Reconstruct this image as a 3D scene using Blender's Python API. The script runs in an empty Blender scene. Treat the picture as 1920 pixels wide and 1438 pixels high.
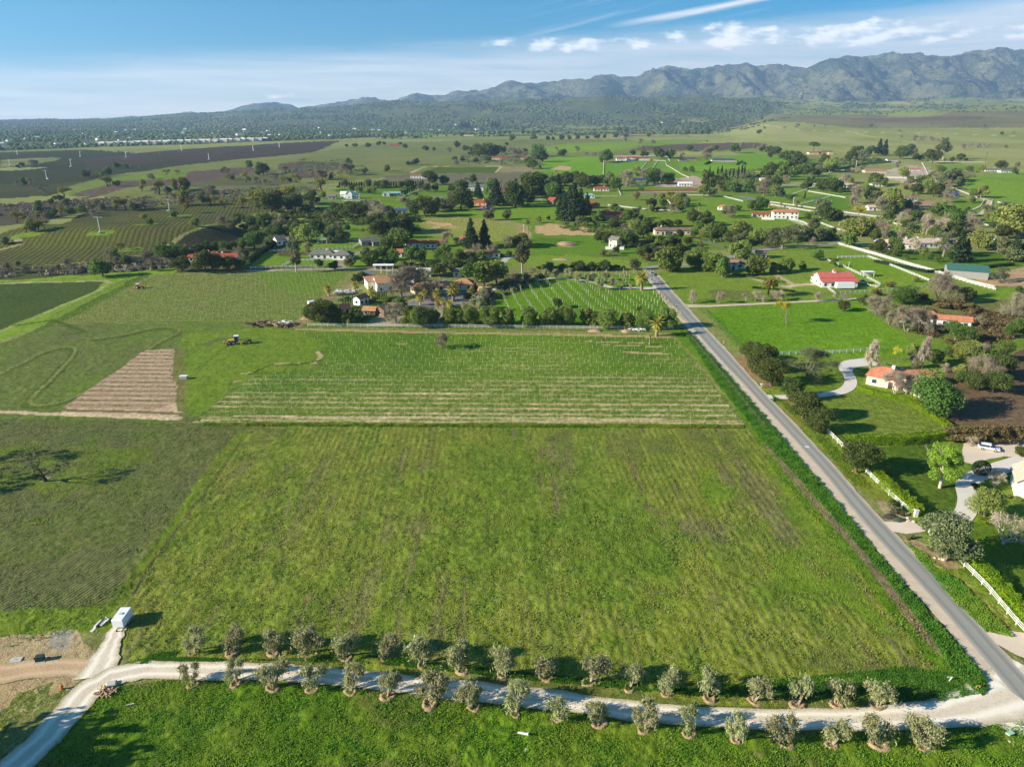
import bpy, math, random
import numpy as np
from mathutils import Vector, Matrix
R = math.radians
HAZE = 6.5e-5
# ------------------------------------------------------------------ camera, world, sun, exposure
CAM_H = 76.0; PITCH = R(20.6); FPX = 1331.0
SUN_EL = R(22.0); SHADOW_AZ = R(15.0)          # shadows fall towards this ground angle (from +X)
scene = bpy.context.scene
C = scene.collection
cd = bpy.data.cameras.new('camera'); cam = bpy.data.objects.new('camera', cd); C.objects.link(cam)
cam.location = (0, 0, CAM_H); cam.rotation_euler = (R(90) - PITCH, 0, 0)
cd.sensor_width = 36; cd.lens = FPX / 1920 * 36; cd.clip_start = 1; cd.clip_end = 80000
scene.camera = cam
sd = bpy.data.lights.new('sun', 'SUN'); sun = bpy.data.objects.new('sun', sd); C.objects.link(sun)
sd.energy = 5.0; sd.angle = R(0.5); sd.color = (1.0, 0.925, 0.79)
sdir = Vector((math.cos(SHADOW_AZ) * math.cos(SUN_EL), math.sin(SHADOW_AZ) * math.cos(SUN_EL), -math.sin(SUN_EL)))
sun.rotation_euler = sdir.to_track_quat('-Z', 'Y').to_euler()
scene.view_settings.view_transform = 'Standard'; scene.view_settings.look = 'None'
scene.view_settings.exposure = 1.12; scene.view_settings.gamma = 1.0
scene.render.engine = 'CYCLES'
try:
    scene.cycles.volume_bounces = 0; scene.cycles.max_bounces = 6; scene.cycles.transparent_max_bounces = 8
except Exception: pass

class NT:
    """tiny helper for node trees"""
    def __init__(s, nt): s.nt = nt; s.N = nt.nodes; s.L = nt.links
    def n(s, t, **kw):
        o = s.N.new(t)
        for k, v in kw.items(): setattr(o, k, v)
        return o
    def put(s, sock, v):
        if hasattr(v, 'links') or isinstance(v, bpy.types.NodeSocket): s.L.new(v, sock)
        elif isinstance(v, (tuple, list)) and len(v) == 3 and len(sock.default_value) == 4: sock.default_value = (*v, 1)
        else: sock.default_value = v
    def m(s, op, a, b=None, c=None, clamp=False):
        o = s.n('ShaderNodeMath', operation=op, use_clamp=clamp); s.put(o.inputs[0], a)
        if b is not None: s.put(o.inputs[1], b)
        if c is not None: s.put(o.inputs[2], c)
        return o.outputs[0]
    def ss(s, x, a, b):     # smoothstep
        o = s.n('ShaderNodeMapRange', interpolation_type='SMOOTHSTEP'); s.put(o.inputs[0], x)
        s.put(o.inputs[1], a); s.put(o.inputs[2], b); o.inputs[3].default_value = 0; o.inputs[4].default_value = 1
        return o.outputs[0]
    def mr(s, x, a, b, c, d):
        o = s.n('ShaderNodeMapRange'); s.put(o.inputs[0], x)
        for i, v in enumerate((a, b, c, d)): s.put(o.inputs[i + 1], v)
        return o.outputs[0]
    def mix(s, f, a, b, mode='MIX'):
        o = s.n('ShaderNodeMix', data_type='RGBA', blend_type=mode); s.put(o.inputs[0], f)
        s.put(o.inputs[6], a); s.put(o.inputs[7], b); return o.outputs[2]
    def noise(s, vec, scale, detail=3, rough=0.55, dist=0.0):
        o = s.n('ShaderNodeTexNoise'); s.put(o.inputs['Vector'], vec) if vec is not None else None
        o.inputs['Scale'].default_value = scale; o.inputs['Detail'].default_value = detail
        o.inputs['Roughness'].default_value = rough; o.inputs['Distortion'].default_value = dist
        return o.outputs[0]
    def comb(s, x, y, z=0.0):
        o = s.n('ShaderNodeCombineXYZ'); s.put(o.inputs[0], x); s.put(o.inputs[1], y); s.put(o.inputs[2], z); return o.outputs[0]

def lin(r, g, b):
    def f(v):
        v /= 255.0
        return v / 12.92 if v <= 0.04045 else ((v + 0.055) / 1.055) ** 2.4
    return (f(r), f(g), f(b))

def build_world():
    w = bpy.data.worlds.new('World'); scene.world = w; w.use_nodes = True
    t = NT(w.node_tree); t.N.clear()
    out = t.n('ShaderNodeOutputWorld'); bg = t.n('ShaderNodeBackground')
    sky = t.n('ShaderNodeTexSky', sky_type='NISHITA'); sky.sun_disc = False
    sky.sun_elevation = SUN_EL
    to_sun = Vector((-sdir.x, -sdir.y)); sky.sun_rotation = math.atan2(to_sun.x, to_sun.y)
    sky.altitude = 200; sky.air_density = 1.0; sky.dust_density = 0.6; sky.ozone_density = 2.2
    tc = t.n('ShaderNodeTexCoord'); sp = t.n('ShaderNodeSeparateXYZ'); t.L.new(tc.outputs['Generated'], sp.inputs[0])
    x, y, z = sp.outputs
    hyp = t.m('SQRT', t.m('ADD', t.m('MULTIPLY', x, x), t.m('MULTIPLY', y, y)))
    el = t.m('DIVIDE', z, hyp); az = t.m('ARCTAN2', x, y)
    base = t.mix(1.0, sky.outputs[0], (0.08, 0.55, 0.84), 'MULTIPLY')
    hsv = t.n('ShaderNodeHueSaturation'); hsv.inputs['Saturation'].default_value = 1.12; t.L.new(base, hsv.inputs['Color']); base = hsv.outputs[0]
    P = t.comb(az, t.m('MULTIPLY', el, 4.0))
    # high veil: white band whose upper edge climbs to the right
    wob = t.noise(t.comb(t.m('MULTIPLY', az, 2.2), t.m('MULTIPLY', el, 26.0)), 1.6, 5, 0.6)
    edge = t.m('ADD', t.m('MULTIPLY', az, 0.058), 0.090)
    e2 = t.m('SUBTRACT', t.m('ADD', edge, t.m('MULTIPLY', t.m('SUBTRACT', wob, 0.5), 0.030)), el)
    veil = t.ss(e2, -0.012, 0.022)
    tex = t.noise(t.comb(t.m('MULTIPLY', az, 3.0), t.m('MULTIPLY', el, 55.0)), 1.3, 6, 0.6, 0.4)
    veil = t.m('MULTIPLY', veil, t.mr(tex, 0.3, 0.7, 0.55, 1.05), clamp=True)
    veil = t.m('MULTIPLY', veil, t.mr(e2, 0.0, 0.10, .72, 1.0), clamp=True)
    # wisps above the veil
    rot = t.m('SUBTRACT', el, t.m('MULTIPLY', az, 0.20))
    wis = t.noise(t.comb(t.m('MULTIPLY', az, 2.0), t.m('MULTIPLY', rot, 70.0), 3.0), 1.0, 6, 0.62, 0.6)
    wis = t.m('MULTIPLY', t.ss(wis, 0.50, 0.85), t.ss(az, -0.25, 0.30), clamp=True)
    wis = t.m('MULTIPLY', wis, t.ss(el, 0.22, 0.10))
    streak = t.m('ABSOLUTE', t.m('SUBTRACT', el, t.m('ADD', t.m('MULTIPLY', az, 0.145), 0.088)))
    streak = t.m('MULTIPLY', t.ss(t.m('ADD', streak, t.m('MULTIPLY', t.m('SUBTRACT', wob, .5), .008)), 0.006, 0.0), t.m('MULTIPLY', t.ss(az, 0.10, 0.2), t.ss(az, 0.40, 0.30)))
    thin = t.m('ADD', t.m('MULTIPLY', wis, 0.6), t.m('MULTIPLY', streak, 0.7), clamp=True)
    soft = t.m('MAXIMUM', veil, thin)
    col = t.mix(t.m('MULTIPLY', soft, 0.86), base, (10.2, 9.3, 8.6))
    # cumulus
    cn = t.n('ShaderNodeTexNoise'); cv = t.comb(t.m('MULTIPLY', az, 30.0), t.m('MULTIPLY', el, 80.0), 1.7)
    t.L.new(cv, cn.inputs['Vector']); cn.inputs['Scale'].default_value = 1.0; cn.inputs['Detail'].default_value = 7; cn.inputs['Roughness'].default_value = 0.55
    cv2 = t.comb(t.m('MULTIPLY', t.m('SUBTRACT', az, 0.008), 30.0), t.m('MULTIPLY', t.m('ADD', el, 0.0035), 80.0), 1.7)
    n2 = t.noise(cv2, 1.0, 7, 0.55)
    body = None; low = None
    for (a0, e0, ra, re, k) in ((0.085, 0.0840, 0.150, 0.0130, 1.5), (0.272, 0.0900, 0.095, 0.0200, 1.7), (0.425, 0.0880, 0.120, 0.0220, 1.6),
                                (0.560, 0.0820, 0.10, 0.011, 1.3), (0.650, 0.1080, 0.08, 0.0140, 1.4), (-0.072, 0.0350, 0.030, 0.0070, 0.9), (-0.015, 0.0395, 0.022, 0.0060, 0.9), (-0.29, 0.0245, 0.03, 0.006, 0.8)):
        dx = t.m('DIVIDE', t.m('SUBTRACT', az, a0), ra); dy = t.m('DIVIDE', t.m('SUBTRACT', el, e0), re)
        dyl = t.m('MINIMUM', t.m('MULTIPLY', dy, 1.5), dy)
        q = t.m('MULTIPLY', t.m('SUBTRACT', 1.0, t.m('ADD', t.m('MULTIPLY', dx, dx), t.m('MULTIPLY', dyl, dyl))), k)
        q = t.m('MAXIMUM', q, -1.0)
        body = q if body is None else t.m('MAXIMUM', body, q)
    dens = t.m('ADD', t.m('MULTIPLY', body, 0.26), t.m('MULTIPLY', t.m('SUBTRACT', cn.outputs[0], 0.58), 1.5))
    cm = t.ss(dens, 0.0, 0.38)
    lit = t.m('ADD', t.m('MULTIPLY', t.m('SUBTRACT', cn.outputs[0], n2), 4.5), 0.62, clamp=True)
    ccol = t.mix(lit, (5.6, 6.5, 7.3), (10.6, 10.4, 10.1))
    col = t.mix(t.m('MULTIPLY', cm, 0.86), col, ccol)
    t.L.new(col, bg.inputs[0]); bg.inputs[1].default_value = 0.074
    t.L.new(bg.outputs[0], out.inputs[0])
build_world()

# ------------------------------------------------------------------ value noise
def _hash(ix, iy, s):
    n = (ix.astype(np.int64) * 374761393 + iy.astype(np.int64) * 668265263 + s * 974634777) & 0xffffffff
    n = ((n ^ (n >> 13)) * 1274126177) & 0xffffffff
    return ((n ^ (n >> 16)) & 0xffff) / 65535.0
def vnoise(x, y, s=0):
    ix = np.floor(x); iy = np.floor(y); fx = x - ix; fy = y - iy
    fx = fx * fx * (3 - 2 * fx); fy = fy * fy * (3 - 2 * fy)
    a = _hash(ix, iy, s); b = _hash(ix + 1, iy, s); c = _hash(ix, iy + 1, s); d = _hash(ix + 1, iy + 1, s)
    return (a + (b - a) * fx) * (1 - fy) + (c + (d - c) * fx) * fy
def fbm(x, y, s=0, o=4, g=0.5):
    v = 0; a = 1; t = 0
    for i in range(o):
        v = v + a * vnoise(x * 2 ** i + 13.7 * i, y * 2 ** i - 7.3 * i, s + i); t += a; a *= g
    return v / t
def sstep(a, b, x):
    t = np.clip((x - a) / (b - a), 0, 1); return t * t * (3 - 2 * t)

# ------------------------------------------------------------------ terrain
cp, sp_ = math.cos(PITCH), math.sin(PITCH)
def ray(px, py):
    u = (px - 960) / FPX; v = (719 - py) / FPX
    return (u, cp + sp_ * v, -sp_ + cp * v)
def P0(px, py, z=0.0):
    d = ray(px, py); t = (z - CAM_H) / min(d[2], -1e-4)
    return (d[0] * t, d[1] * t)
def tan_el(py):      # tangent of elevation on the centre column
    v = (719 - py) / FPX; return (-sp_ + cp * v) / (cp + sp_ * v)
# px on the skyline -> (X/Y); py -> tan elevation
def sky_profile(pts):
    a = []; e = []
    for (x, y) in pts:
        d = ray(x, y); a.append(d[0] / d[1]); e.append(d[2] / d[1])
    return np.array(a), np.array(e)
FOOT = sky_profile([(-900, 226), (-200, 222), (0, 227), (60, 226), (200, 224), (270, 219), (300, 217), (400, 213), (500, 208), (600, 204), (700, 199), (760, 193), (850, 190), (1000, 189), (1200, 187), (1300, 184), (1450, 186), (1540, 190), (1620, 194), (1750, 190), (1900, 187), (2800, 182)])
MOUNT = sky_profile([(-900, 232), (0, 230), (320, 217), (345, 209), (362, 211), (400, 212), (440, 205), (480, 194), (510, 194), (540, 198), (560, 204), (600, 195), (625, 192), (640, 191), (700, 182), (722, 184), (738, 188), (755, 181), (775, 177), (810, 182), (840, 175), (858, 170), (900, 172), (930, 163), (955, 153), (985, 155), (1010, 153), (1040, 151), (1080, 152), (1110, 148), (1130, 139), (1145, 138), (1200, 142), (1225, 131), (1250, 123), (1275, 132), (1300, 135), (1345, 129), (1380, 124), (1420, 126), (1460, 127), (1500, 128), (1530, 121), (1560, 110), (1600, 101), (1640, 103), (1700, 105), (1745, 107), (1780, 111), (1830, 101), (1850, 98), (1900, 97), (2000, 94), (2300, 100), (2900, 110)])
RIGHT = sky_profile([(-900, 226), (1200, 226), (1350, 224), (1430, 216), (1560, 213), (1650, 212), (1750, 205), (1920, 199), (2200, 190), (2800, 190)])
BUMPS = []     # (cx, cy, height, rx, ry, power)
def bump(px, py, h, rx, ry, pw=1.0):
    x, y = P0(px, py); BUMPS.append((x, y, h, rx, ry, pw))
bump(352, 450, 9, (170, 34), 40, 2.0)
bump(620, 330, 7, 110, 90); bump(760, 318, 5, 90, 60); bump(330, 360, 6, 90, 60); bump(150, 480, 3, 110, 60)
bump(1250, 300, 4, 120, 80); bump(1820, 350, 9, 110, 90); bump(1400, 318, 6, 90, 60); bump(650, 455, 4, 40, 30)
bump(1180, 280, 7, 200, 120); bump(930, 455, 3, 40, 20, 2.0); bump(560, 300, 5, 80, 80)
def H(x, y):
    x = np.asarray(x, float); y = np.asarray(y, float)
    a = x / np.maximum(y, 50.0)
    r1 = sstep(420, 1000, y)
    h = r1 * 5.0 * (fbm(x / 260 + 3.1, y / 330 + 1.7, 5, 3) - 0.5) * 1.3
    h = h + sstep(1400, 2600, y) * 12 * (fbm(x / 700, y / 900, 9, 3) - 0.5)
    for (cx, cy, hh, rx, ry, pw) in BUMPS:
        if isinstance(rx, tuple): rx = np.where(x < cx, rx[0], rx[1])
        q = ((x - cx) / rx) ** 2 + ((y - cy) / ry) ** 2
        h = h + hh * np.exp(-q ** pw)
    # plateau rising to the right beyond 2 km
    er = np.interp(a, RIGHT[0], RIGHT[1]); tr = sstep(1900, 5200, y)
    hr = np.maximum(CAM_H + er * 5200, 0) * tr * (0.93 + 0.14 * fbm(x / 500, y / 420, 21, 3)) * sstep(0.26, 0.36, a)
    hr = hr * (1 - 0.55 * sstep(5200, 6200, y))
    # foothills
    ef = np.interp(a, FOOT[0], FOOT[1]); tf = np.clip((y - 4600) / 2900, 0, 1)
    n = fbm(x / 620 + 9, y / 520, 31, 4, 0.55); rn = 1 - np.abs(2 * fbm(x / 330, y / 420 + 5, 37, 4, 0.5) - 1)
    top = np.maximum(CAM_H + ef * 7500, 20)
    hf = top * (tf ** 1.3) * (0.50 + 0.38 * n * 1.6 + 0.22 * (rn - 0.5) + 0.12 * tf) * sstep(0, 0.15, tf)
    return h + np.maximum(hr, hf)
def hz(x, y): return float(H(np.array([x]), np.array([y]))[0])
_D = 60 * (1.012 ** np.arange(0, 460))
def P(px, py):
    """photo pixel -> point on the terrain (first hit)"""
    d = ray(px, py); ts = _D / d[1]
    X = d[0] * ts; Y = d[1] * ts; Z = CAM_H + d[2] * ts
    g = H(X, Y); k = np.nonzero(Z < g)[0]
    if len(k) == 0: return (X[-1], Y[-1], g[-1])
    k = k[0]
    if k == 0: x, y = P0(px, py); return (x, y, hz(x, y))
    f0 = Z[k - 1] - g[k - 1]; f1 = Z[k] - g[k]; w = f0 / (f0 - f1)
    y0, y1 = Y[k - 1], Y[k]
    for _ in range(6):
        ym = y0 + (y1 - y0) * 0.5; t = ym / d[1]
        if CAM_H + d[2] * t < hz(d[0] * t, ym): y1 = ym
        else: y0 = ym
    ym = (y0 + y1) / 2; t = ym / d[1]; return (d[0] * t, ym, hz(d[0] * t, ym))
def depth_px(y, z=0.0):       # metres per photo pixel at ground distance y
    return (y * cp + (CAM_H - z) * sp_) / FPX
def smooth(pts, it=3):
    for _ in range(it):
        q = [pts[0]]
        for a, b in zip(pts, pts[1:]):
            q.append(tuple(a[k] * .75 + b[k] * .25 for k in range(len(a)))); q.append(tuple(a[k] * .25 + b[k] * .75 for k in range(len(a))))
        q.append(pts[-1]); pts = q
    return pts
# ------------------------------------------------------------------ ground sheet with the land cover laid out on it
us = np.concatenate([[-6, -4, -2.6, -1.8, -1.35], np.linspace(-1.02, 1.02, 900), [1.35, 1.8, 2.6, 4, 6]])
pys = np.concatenate([np.linspace(1900, 1460, 30), np.linspace(1458, 560, 520), np.linspace(558, 300, 230), np.linspace(299, 246, 90)])
ys = np.array([P0(960, q)[1] for q in pys]); ys = np.concatenate([[5, 18], ys[ys > 20], np.linspace(ys[-1] * 1.02, 8800, 110)]); ys = np.unique(ys)
GX = (us[None, :] * ys[:, None]); GY = np.repeat(ys[:, None], len(us), 1)
GZ = H(GX, GY)
shp = GX.shape; gx = GX.ravel(); gy = GY.ravel()
N = gx.size
col = np.zeros((N, 3)); col2 = np.zeros((N, 3)); mixa = np.zeros(N); rowa = np.zeros(N); phase = np.zeros(N); rough = np.zeros(N)
n_edge1 = fbm(gx / 9, gy / 9, 51, 3) - 0.5; n_edge2 = fbm(gx / 9 + 50, gy / 9, 57, 3) - 0.5
n_mac = fbm(gx / 38, gy / 55, 61, 4, 0.6); n_mac2 = fbm(gx / 13, gy / 17, 67, 4, 0.6); n_fine = fbm(gx / 3.1, gy / 3.9, 71, 3)
n_big = fbm(gx / 170, gy / 300, 73, 4, 0.55)
def inpoly(poly, x, y):
    m = np.zeros(x.shape, bool); n = len(poly)
    bx = [p[0] for p in poly]; by = [p[1] for p in poly]
    idx = np.nonzero((x >= min(bx)) & (x <= max(bx)) & (y >= min(by)) & (y <= max(by)))[0]
    if len(idx) == 0: return m
    xs = x[idx]; yy = y[idx]; r = np.zeros(len(idx), bool)
    for i in range(n):
        x0, y0 = poly[i]; x1, y1 = poly[(i + 1) % n]
        if y0 == y1: continue
        c = ((y0 > yy) != (y1 > yy)) & (xs < (x1 - x0) * (yy - y0) / (y1 - y0) + x0)
        r ^= c
    m[idx] = r; return m
def W(pts): return [P(*q)[:2] for q in pts]
def cc(r, g, b):
    if g > r: r += .47 * (g - r); b *= .90
    return np.array(lin(r, g, b))
def paint(pts, A, B=None, Cc=None, mix=0.5, row=0.0, rdir=0.0, sp=3.0, edge=1.0, rgh=0.0, mac=None, sel=None, blend=1.0, off=0.0):
    poly = W(pts) if pts is not None else None
    je = edge * (1 + gy / 260)
    m = inpoly(poly, gx + n_edge1 * 2 * je, gy + n_edge2 * 2 * je * (1 + gy / 500)) if poly is not None else np.ones(N, bool)
    if sel is not None: m &= sel
    if isinstance(Cc, float): mix = Cc; Cc = None
    B = A if B is None else B; Cc = B if Cc is None else Cc
    A, B, Cc = cc(*A), cc(*B), cc(*Cc)
    w = np.clip(((n_mac if mac is None else mac)[m] - 0.5) * 2.6 + 0.5, 0, 1)[:, None]
    k = A * (1 - w) + B * w
    col[m] = col[m] * (1 - blend) + k * blend; col2[m] = col2[m] * (1 - blend) + Cc * blend
    mixa[m] = mix; rowa[m] = row; rough[m] = rgh
    phase[m] = (gx[m] * -math.sin(R(rdir)) + gy[m] * math.cos(R(rdir))) / sp + off
    return m
def strip(pts, w, A, B=None, Cc=None, mix=0.4, edge=0.5, rgh=0.0, drop=None):
    """painted track of w metres along a pixel polyline"""
    q = W(pts); hit = np.zeros(N, bool)
    xj = gx + n_edge1 * edge * 2; yj = gy + n_edge2 * edge * 2
    for (x0, y0), (x1, y1) in zip(q, q[1:]):
        dx, dy = x1 - x0, y1 - y0; L = dx * dx + dy * dy + 1e-6
        t = np.clip(((xj - x0) * dx + (yj - y0) * dy) / L, 0, 1)
        hit |= ((xj - x0 - t * dx) ** 2 + (yj - y0 - t * dy) ** 2) < (w / 2) ** 2
    if drop is not None: hit &= (n_mac2 > drop)
    if isinstance(Cc, float): mix = Cc; Cc = None
    B = A if B is None else B; Cc = B if Cc is None else Cc
    A, B, Cc = cc(*A), cc(*B), cc(*Cc)
    wv = np.clip((n_mac2[hit] - 0.5) * 2.6 + 0.5, 0, 1)[:, None]
    col[hit] = A * (1 - wv) + B * wv; col2[hit] = Cc; mixa[hit] = mix; rowa[hit] = 0; rough[hit] = rgh
    return hit
# -- far country
paint(None, (140, 146, 86), (118, 126, 76), (128, 116, 86), 0.5, mac=n_big, rgh=.2)
G1 = (82, 130, 36); G2 = (98, 142, 48); OL = (104, 118, 58); BR = (118, 104, 80); DK = (66, 66, 46)
paint([(-400, 296), (0, 280), (200, 268), (540, 262), (960, 252), (960, 240), (-400, 240)], (112, 138, 66), (120, 130, 70), BR, .4)
# woodland floor
paint([(-600, 288), (0, 284), (190, 276), (620, 262), (760, 256), (900, 248), (980, 236), (1400, 222), (1460, 214), (1460, 180), (-600, 200)], (70, 84, 52), (84, 98, 60), (96, 100, 70), .5, mac=n_big)
paint([(760, 262), (1000, 255), (1200, 244), (1420, 236), (1420, 226), (1000, 240), (760, 250)], (120, 142, 74), (96, 128, 58), BR, .4)
# right plateau, tan green
paint([(1000, 262), (1300, 238), (1920, 234), (2700, 240), (2700, 420), (1920, 330), (1500, 290), (1150, 290)], (160, 158, 94), (132, 140, 74), (128, 112, 78), .45, mac=n_big)
paint([(1300, 240), (1400, 222), (1560, 216), (1920, 208), (2700, 210), (2700, 250), (1920, 240), (1600, 240)], (116, 108, 74), (130, 124, 80), (92, 80, 66), .5, mac=n_big)
paint([(1560, 224), (1800, 218), (1900, 222), (1700, 230)], (104, 84, 70), (112, 98, 74))
paint([(1640, 212), (1780, 212), (1740, 220), (1660, 219)], (132, 142, 84), (132, 142, 84))
# mid left dark vineyards
paint([(-500, 300), (0, 286), (160, 281), (240, 286), (300, 296), (300, 318), (180, 330), (60, 344), (-500, 360)], (60, 66, 40), (52, 58, 38), (44, 48, 32), .4, row=.25, rdir=70, sp=9)
paint([(160, 300), (250, 288), (420, 275), (640, 264), (600, 282), (520, 300), (330, 312), (160, 330)], (78, 62, 52), (64, 60, 42), (50, 50, 36), .4, row=.2, rdir=80, sp=9)
paint([(0, 345), (0, 318), (160, 316), (330, 308), (520, 298), (560, 290), (420, 306), (250, 320), (150, 350)], (54, 62, 36), (60, 66, 38), (44, 48, 32), .4, row=.25, rdir=60, sp=8)
paint([(0, 300), (110, 295), (112, 300), (40, 312), (0, 314)], (128, 136, 84), (104, 104, 68))
paint([(0, 315), (90, 314), (40, 320), (0, 320)], (150, 152, 100), (140, 146, 92))
paint([(90, 368), (0, 372), (-200, 380), (-200, 345), (100, 345), (220, 335), (160, 352)], (72, 74, 44), (62, 66, 40), (50, 52, 36), .4)
paint([(0, 385), (90, 378), (210, 370), (330, 372), (300, 386), (160, 398), (60, 420), (0, 424), (-300, 430), (-300, 390)], (88, 80, 62), (74, 74, 48), (60, 54, 46), .6)
# rolling grass between
paint([(215, 328), (330, 312), (600, 285), (700, 268), (900, 262), (1180, 262), (1250, 275), (1150, 300), (1010, 318), (760, 330), (480, 355), (340, 385), (270, 395), (120, 352)], (104, 118, 62), (120, 128, 76), (112, 96, 76), .5)
paint([(120, 366), (190, 336), (330, 320), (360, 318), (370, 330), (250, 345), (160, 368)], (98, 132, 52), (88, 122, 46), OL, .4)
# ploughed vineyards on the hill
paint([(130, 368), (225, 340), (330, 336), (345, 334), (355, 322), (470, 313), (490, 330), (400, 352), (260, 350), (178, 370)], (90, 72, 62), (80, 66, 56), (130, 112, 92), .3, row=.55, rdir=64, sp=10, edge=.6)
paint([(524, 308), (560, 303), (640, 305), (640, 316), (600, 336), (560, 334), (522, 318)], (88, 70, 60), (80, 66, 56), (122, 104, 84), .3, row=.5, rdir=80, sp=10, edge=.6)
paint([(350, 345), (510, 318), (560, 340), (480, 352), (380, 360)], (96, 96, 62), (84, 88, 52), BR, .6)
paint([(330, 372), (420, 348), (600, 342), (590, 360), (440, 372), (330, 386)], (124, 118, 84), (106, 110, 70), (110, 92, 76), .5)
# plateau vineyard with wind machines
paint([(-300, 445), (0, 438), (60, 424), (160, 398), (260, 388), (330, 384), (430, 372), (600, 372), (560, 392), (470, 402), (400, 420), (330, 452), (270, 478), (160, 492), (40, 500), (-300, 510)], (84, 84, 46), (94, 98, 44), (60, 54, 40), .4, row=.55, rdir=107, sp=3.2, edge=.8)
strip([(400, 424), (330, 450), (280, 478), (250, 486)], 3, (150, 140, 92), (128, 140, 70))
strip([(250, 487), (190, 492), (110, 496), (30, 502)], 3, (176, 156, 120), (160, 146, 104), drop=.42)
strip([(-60, 482), (10, 466), (40, 457), (30, 447)], 3.5, (170, 150, 114), (156, 140, 100))
strip([(560, 388), (520, 398), (440, 412)], 3, (140, 146, 84))
for (x, y, w) in ((45, 441, 8), (62, 436, 9), (272, 420, 7), (188, 436, 8), (336, 404, 8), (240, 468, 9)):
    strip([(x - 12, y + 2), (x + 14, y)], w, (84, 130, 44), (98, 132, 50))
# brush between plateau and crops
paint([(-300, 512), (0, 500), (120, 497), (240, 486), (330, 455), (470, 430), (640, 420), (760, 450), (690, 500), (270, 512), (0, 530), (-300, 540)], (92, 92, 58), (80, 86, 50), (72, 62, 52), .6)
m = paint([(318, 468), (340, 448), (372, 432), (420, 424), (462, 428), (472, 440), (455, 458), (400, 466), (350, 470)], (64, 62, 44), (60, 66, 42), (46, 44, 38), .3, row=.6, rdir=150, sp=3, edge=.4)  # dark vine-row soil, with the slope's shade painted into its colour
# ---------- farm land on the left
paint([(-400, 545), (0, 527), (270, 508), (280, 502), (330, 500), (330, 530), (100, 600), (0, 640), (-400, 740)], (92, 142, 44), (104, 150, 50), OL, .4, rgh=.4)
paint([(-400, 542), (0, 531), (196, 527), (178, 545), (0, 618), (-400, 780)], (52, 84, 36), (60, 92, 40), (66, 66, 44), .35, row=.45, rdir=71, sp=1.6, edge=.5)
strip([(-100, 536), (60, 530), (200, 527), (205, 531)], 2.2, (176, 164, 130), (160, 150, 112))
strip([(200, 535), (178, 548), (120, 572), (0, 622), (-60, 650)], 1.6, (150, 158, 112), (126, 140, 84))
paint([(268, 516), (655, 508), (600, 562), (560, 607), (92, 607)], (106, 120, 58), (84, 122, 46), (148, 128, 92), .5, row=.42, rdir=0.5, sp=3.7, edge=.8, rgh=.5)
paint([(480, 510), (660, 508), (600, 548), (560, 552), (500, 540)], (76, 124, 40), (84, 130, 44), (110, 120, 60), .45, row=.25, rdir=0.5, sp=3.7, blend=.85)
paint([(95, 602), (270, 512), (278, 516), (130, 596), (40, 640), (0, 660), (0, 650)], (66, 104, 34), (74, 112, 38), DK, .4)
# meadow with tracks
paint([(-500, 770), (0, 645), (110, 607), (575, 606), (620, 640), (600, 700), (480, 700), (400, 790), (-500, 790)], (96, 108, 62), (84, 122, 44), (104, 94, 76), .85, rgh=.9)
paint([(345, 625), (480, 615), (560, 618), (610, 650), (590, 690), (480, 705), (430, 730), (390, 785), (335, 770), (330, 660)], (82, 128, 38), (98, 134, 46), (90, 98, 56), .6, rgh=.9)
paint([(340, 622), (430, 612), (440, 628), (400, 645), (345, 640)], (108, 98, 84), (92, 96, 66), (80, 84, 58), .8, edge=5, blend=.55, sel=(n_mac2 > .42))
for tr in ([(-20, 712), (40, 685), (80, 662), (125, 652), (142, 657), (125, 683), (95, 713), (60, 745), (50, 756), (62, 764), (90, 762), (130, 752), (190, 722), (235, 695), (270, 662), (300, 642), (345, 622), (300, 614), (230, 632), (180, 638)],):
    tr = [(a_, b_) for a_, b_ in smooth(tr, 3)]
    strip(tr, 3.0, (62, 94, 34), (76, 106, 42), (70, 70, 50), edge=.6)
    strip([(x + 3, y - 4) for x, y in tr], 1.1, (128, 128, 82), (120, 124, 72), edge=.5)
strip([(30, 610), (100, 600), (160, 622), (120, 628)], 2, (64, 96, 36))
# bare tan vine block
paint([(272, 656), (324, 654), (326, 700), (345, 775), (300, 784), (110, 776), (180, 722)], (196, 170, 140), (184, 158, 126), (150, 130, 98), .25, row=0, edge=.4)
rows_t = paint([(272, 656), (324, 654), (324, 700), (335, 752), (290, 766), (120, 762), (180, 722)], (188, 158, 130), (178, 150, 122), (122, 108, 72), .3, row=.85, rdir=-1.2, sp=3.7, edge=.4)
strip([(-60, 770), (40, 773), (105, 777)], 2.0, (196, 172, 136)); strip([(110, 776), (200, 779), (335, 784)], 2.4, (200, 176, 142)); strip([(115, 768), (345, 775)], 1.6, (120, 104, 70))
paint([(325, 655), (345, 655), (350, 700), (352, 770), (335, 770), (328, 700)], (110, 116, 60), (128, 116, 76), (90, 108, 46), .8, rgh=.8)
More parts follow.
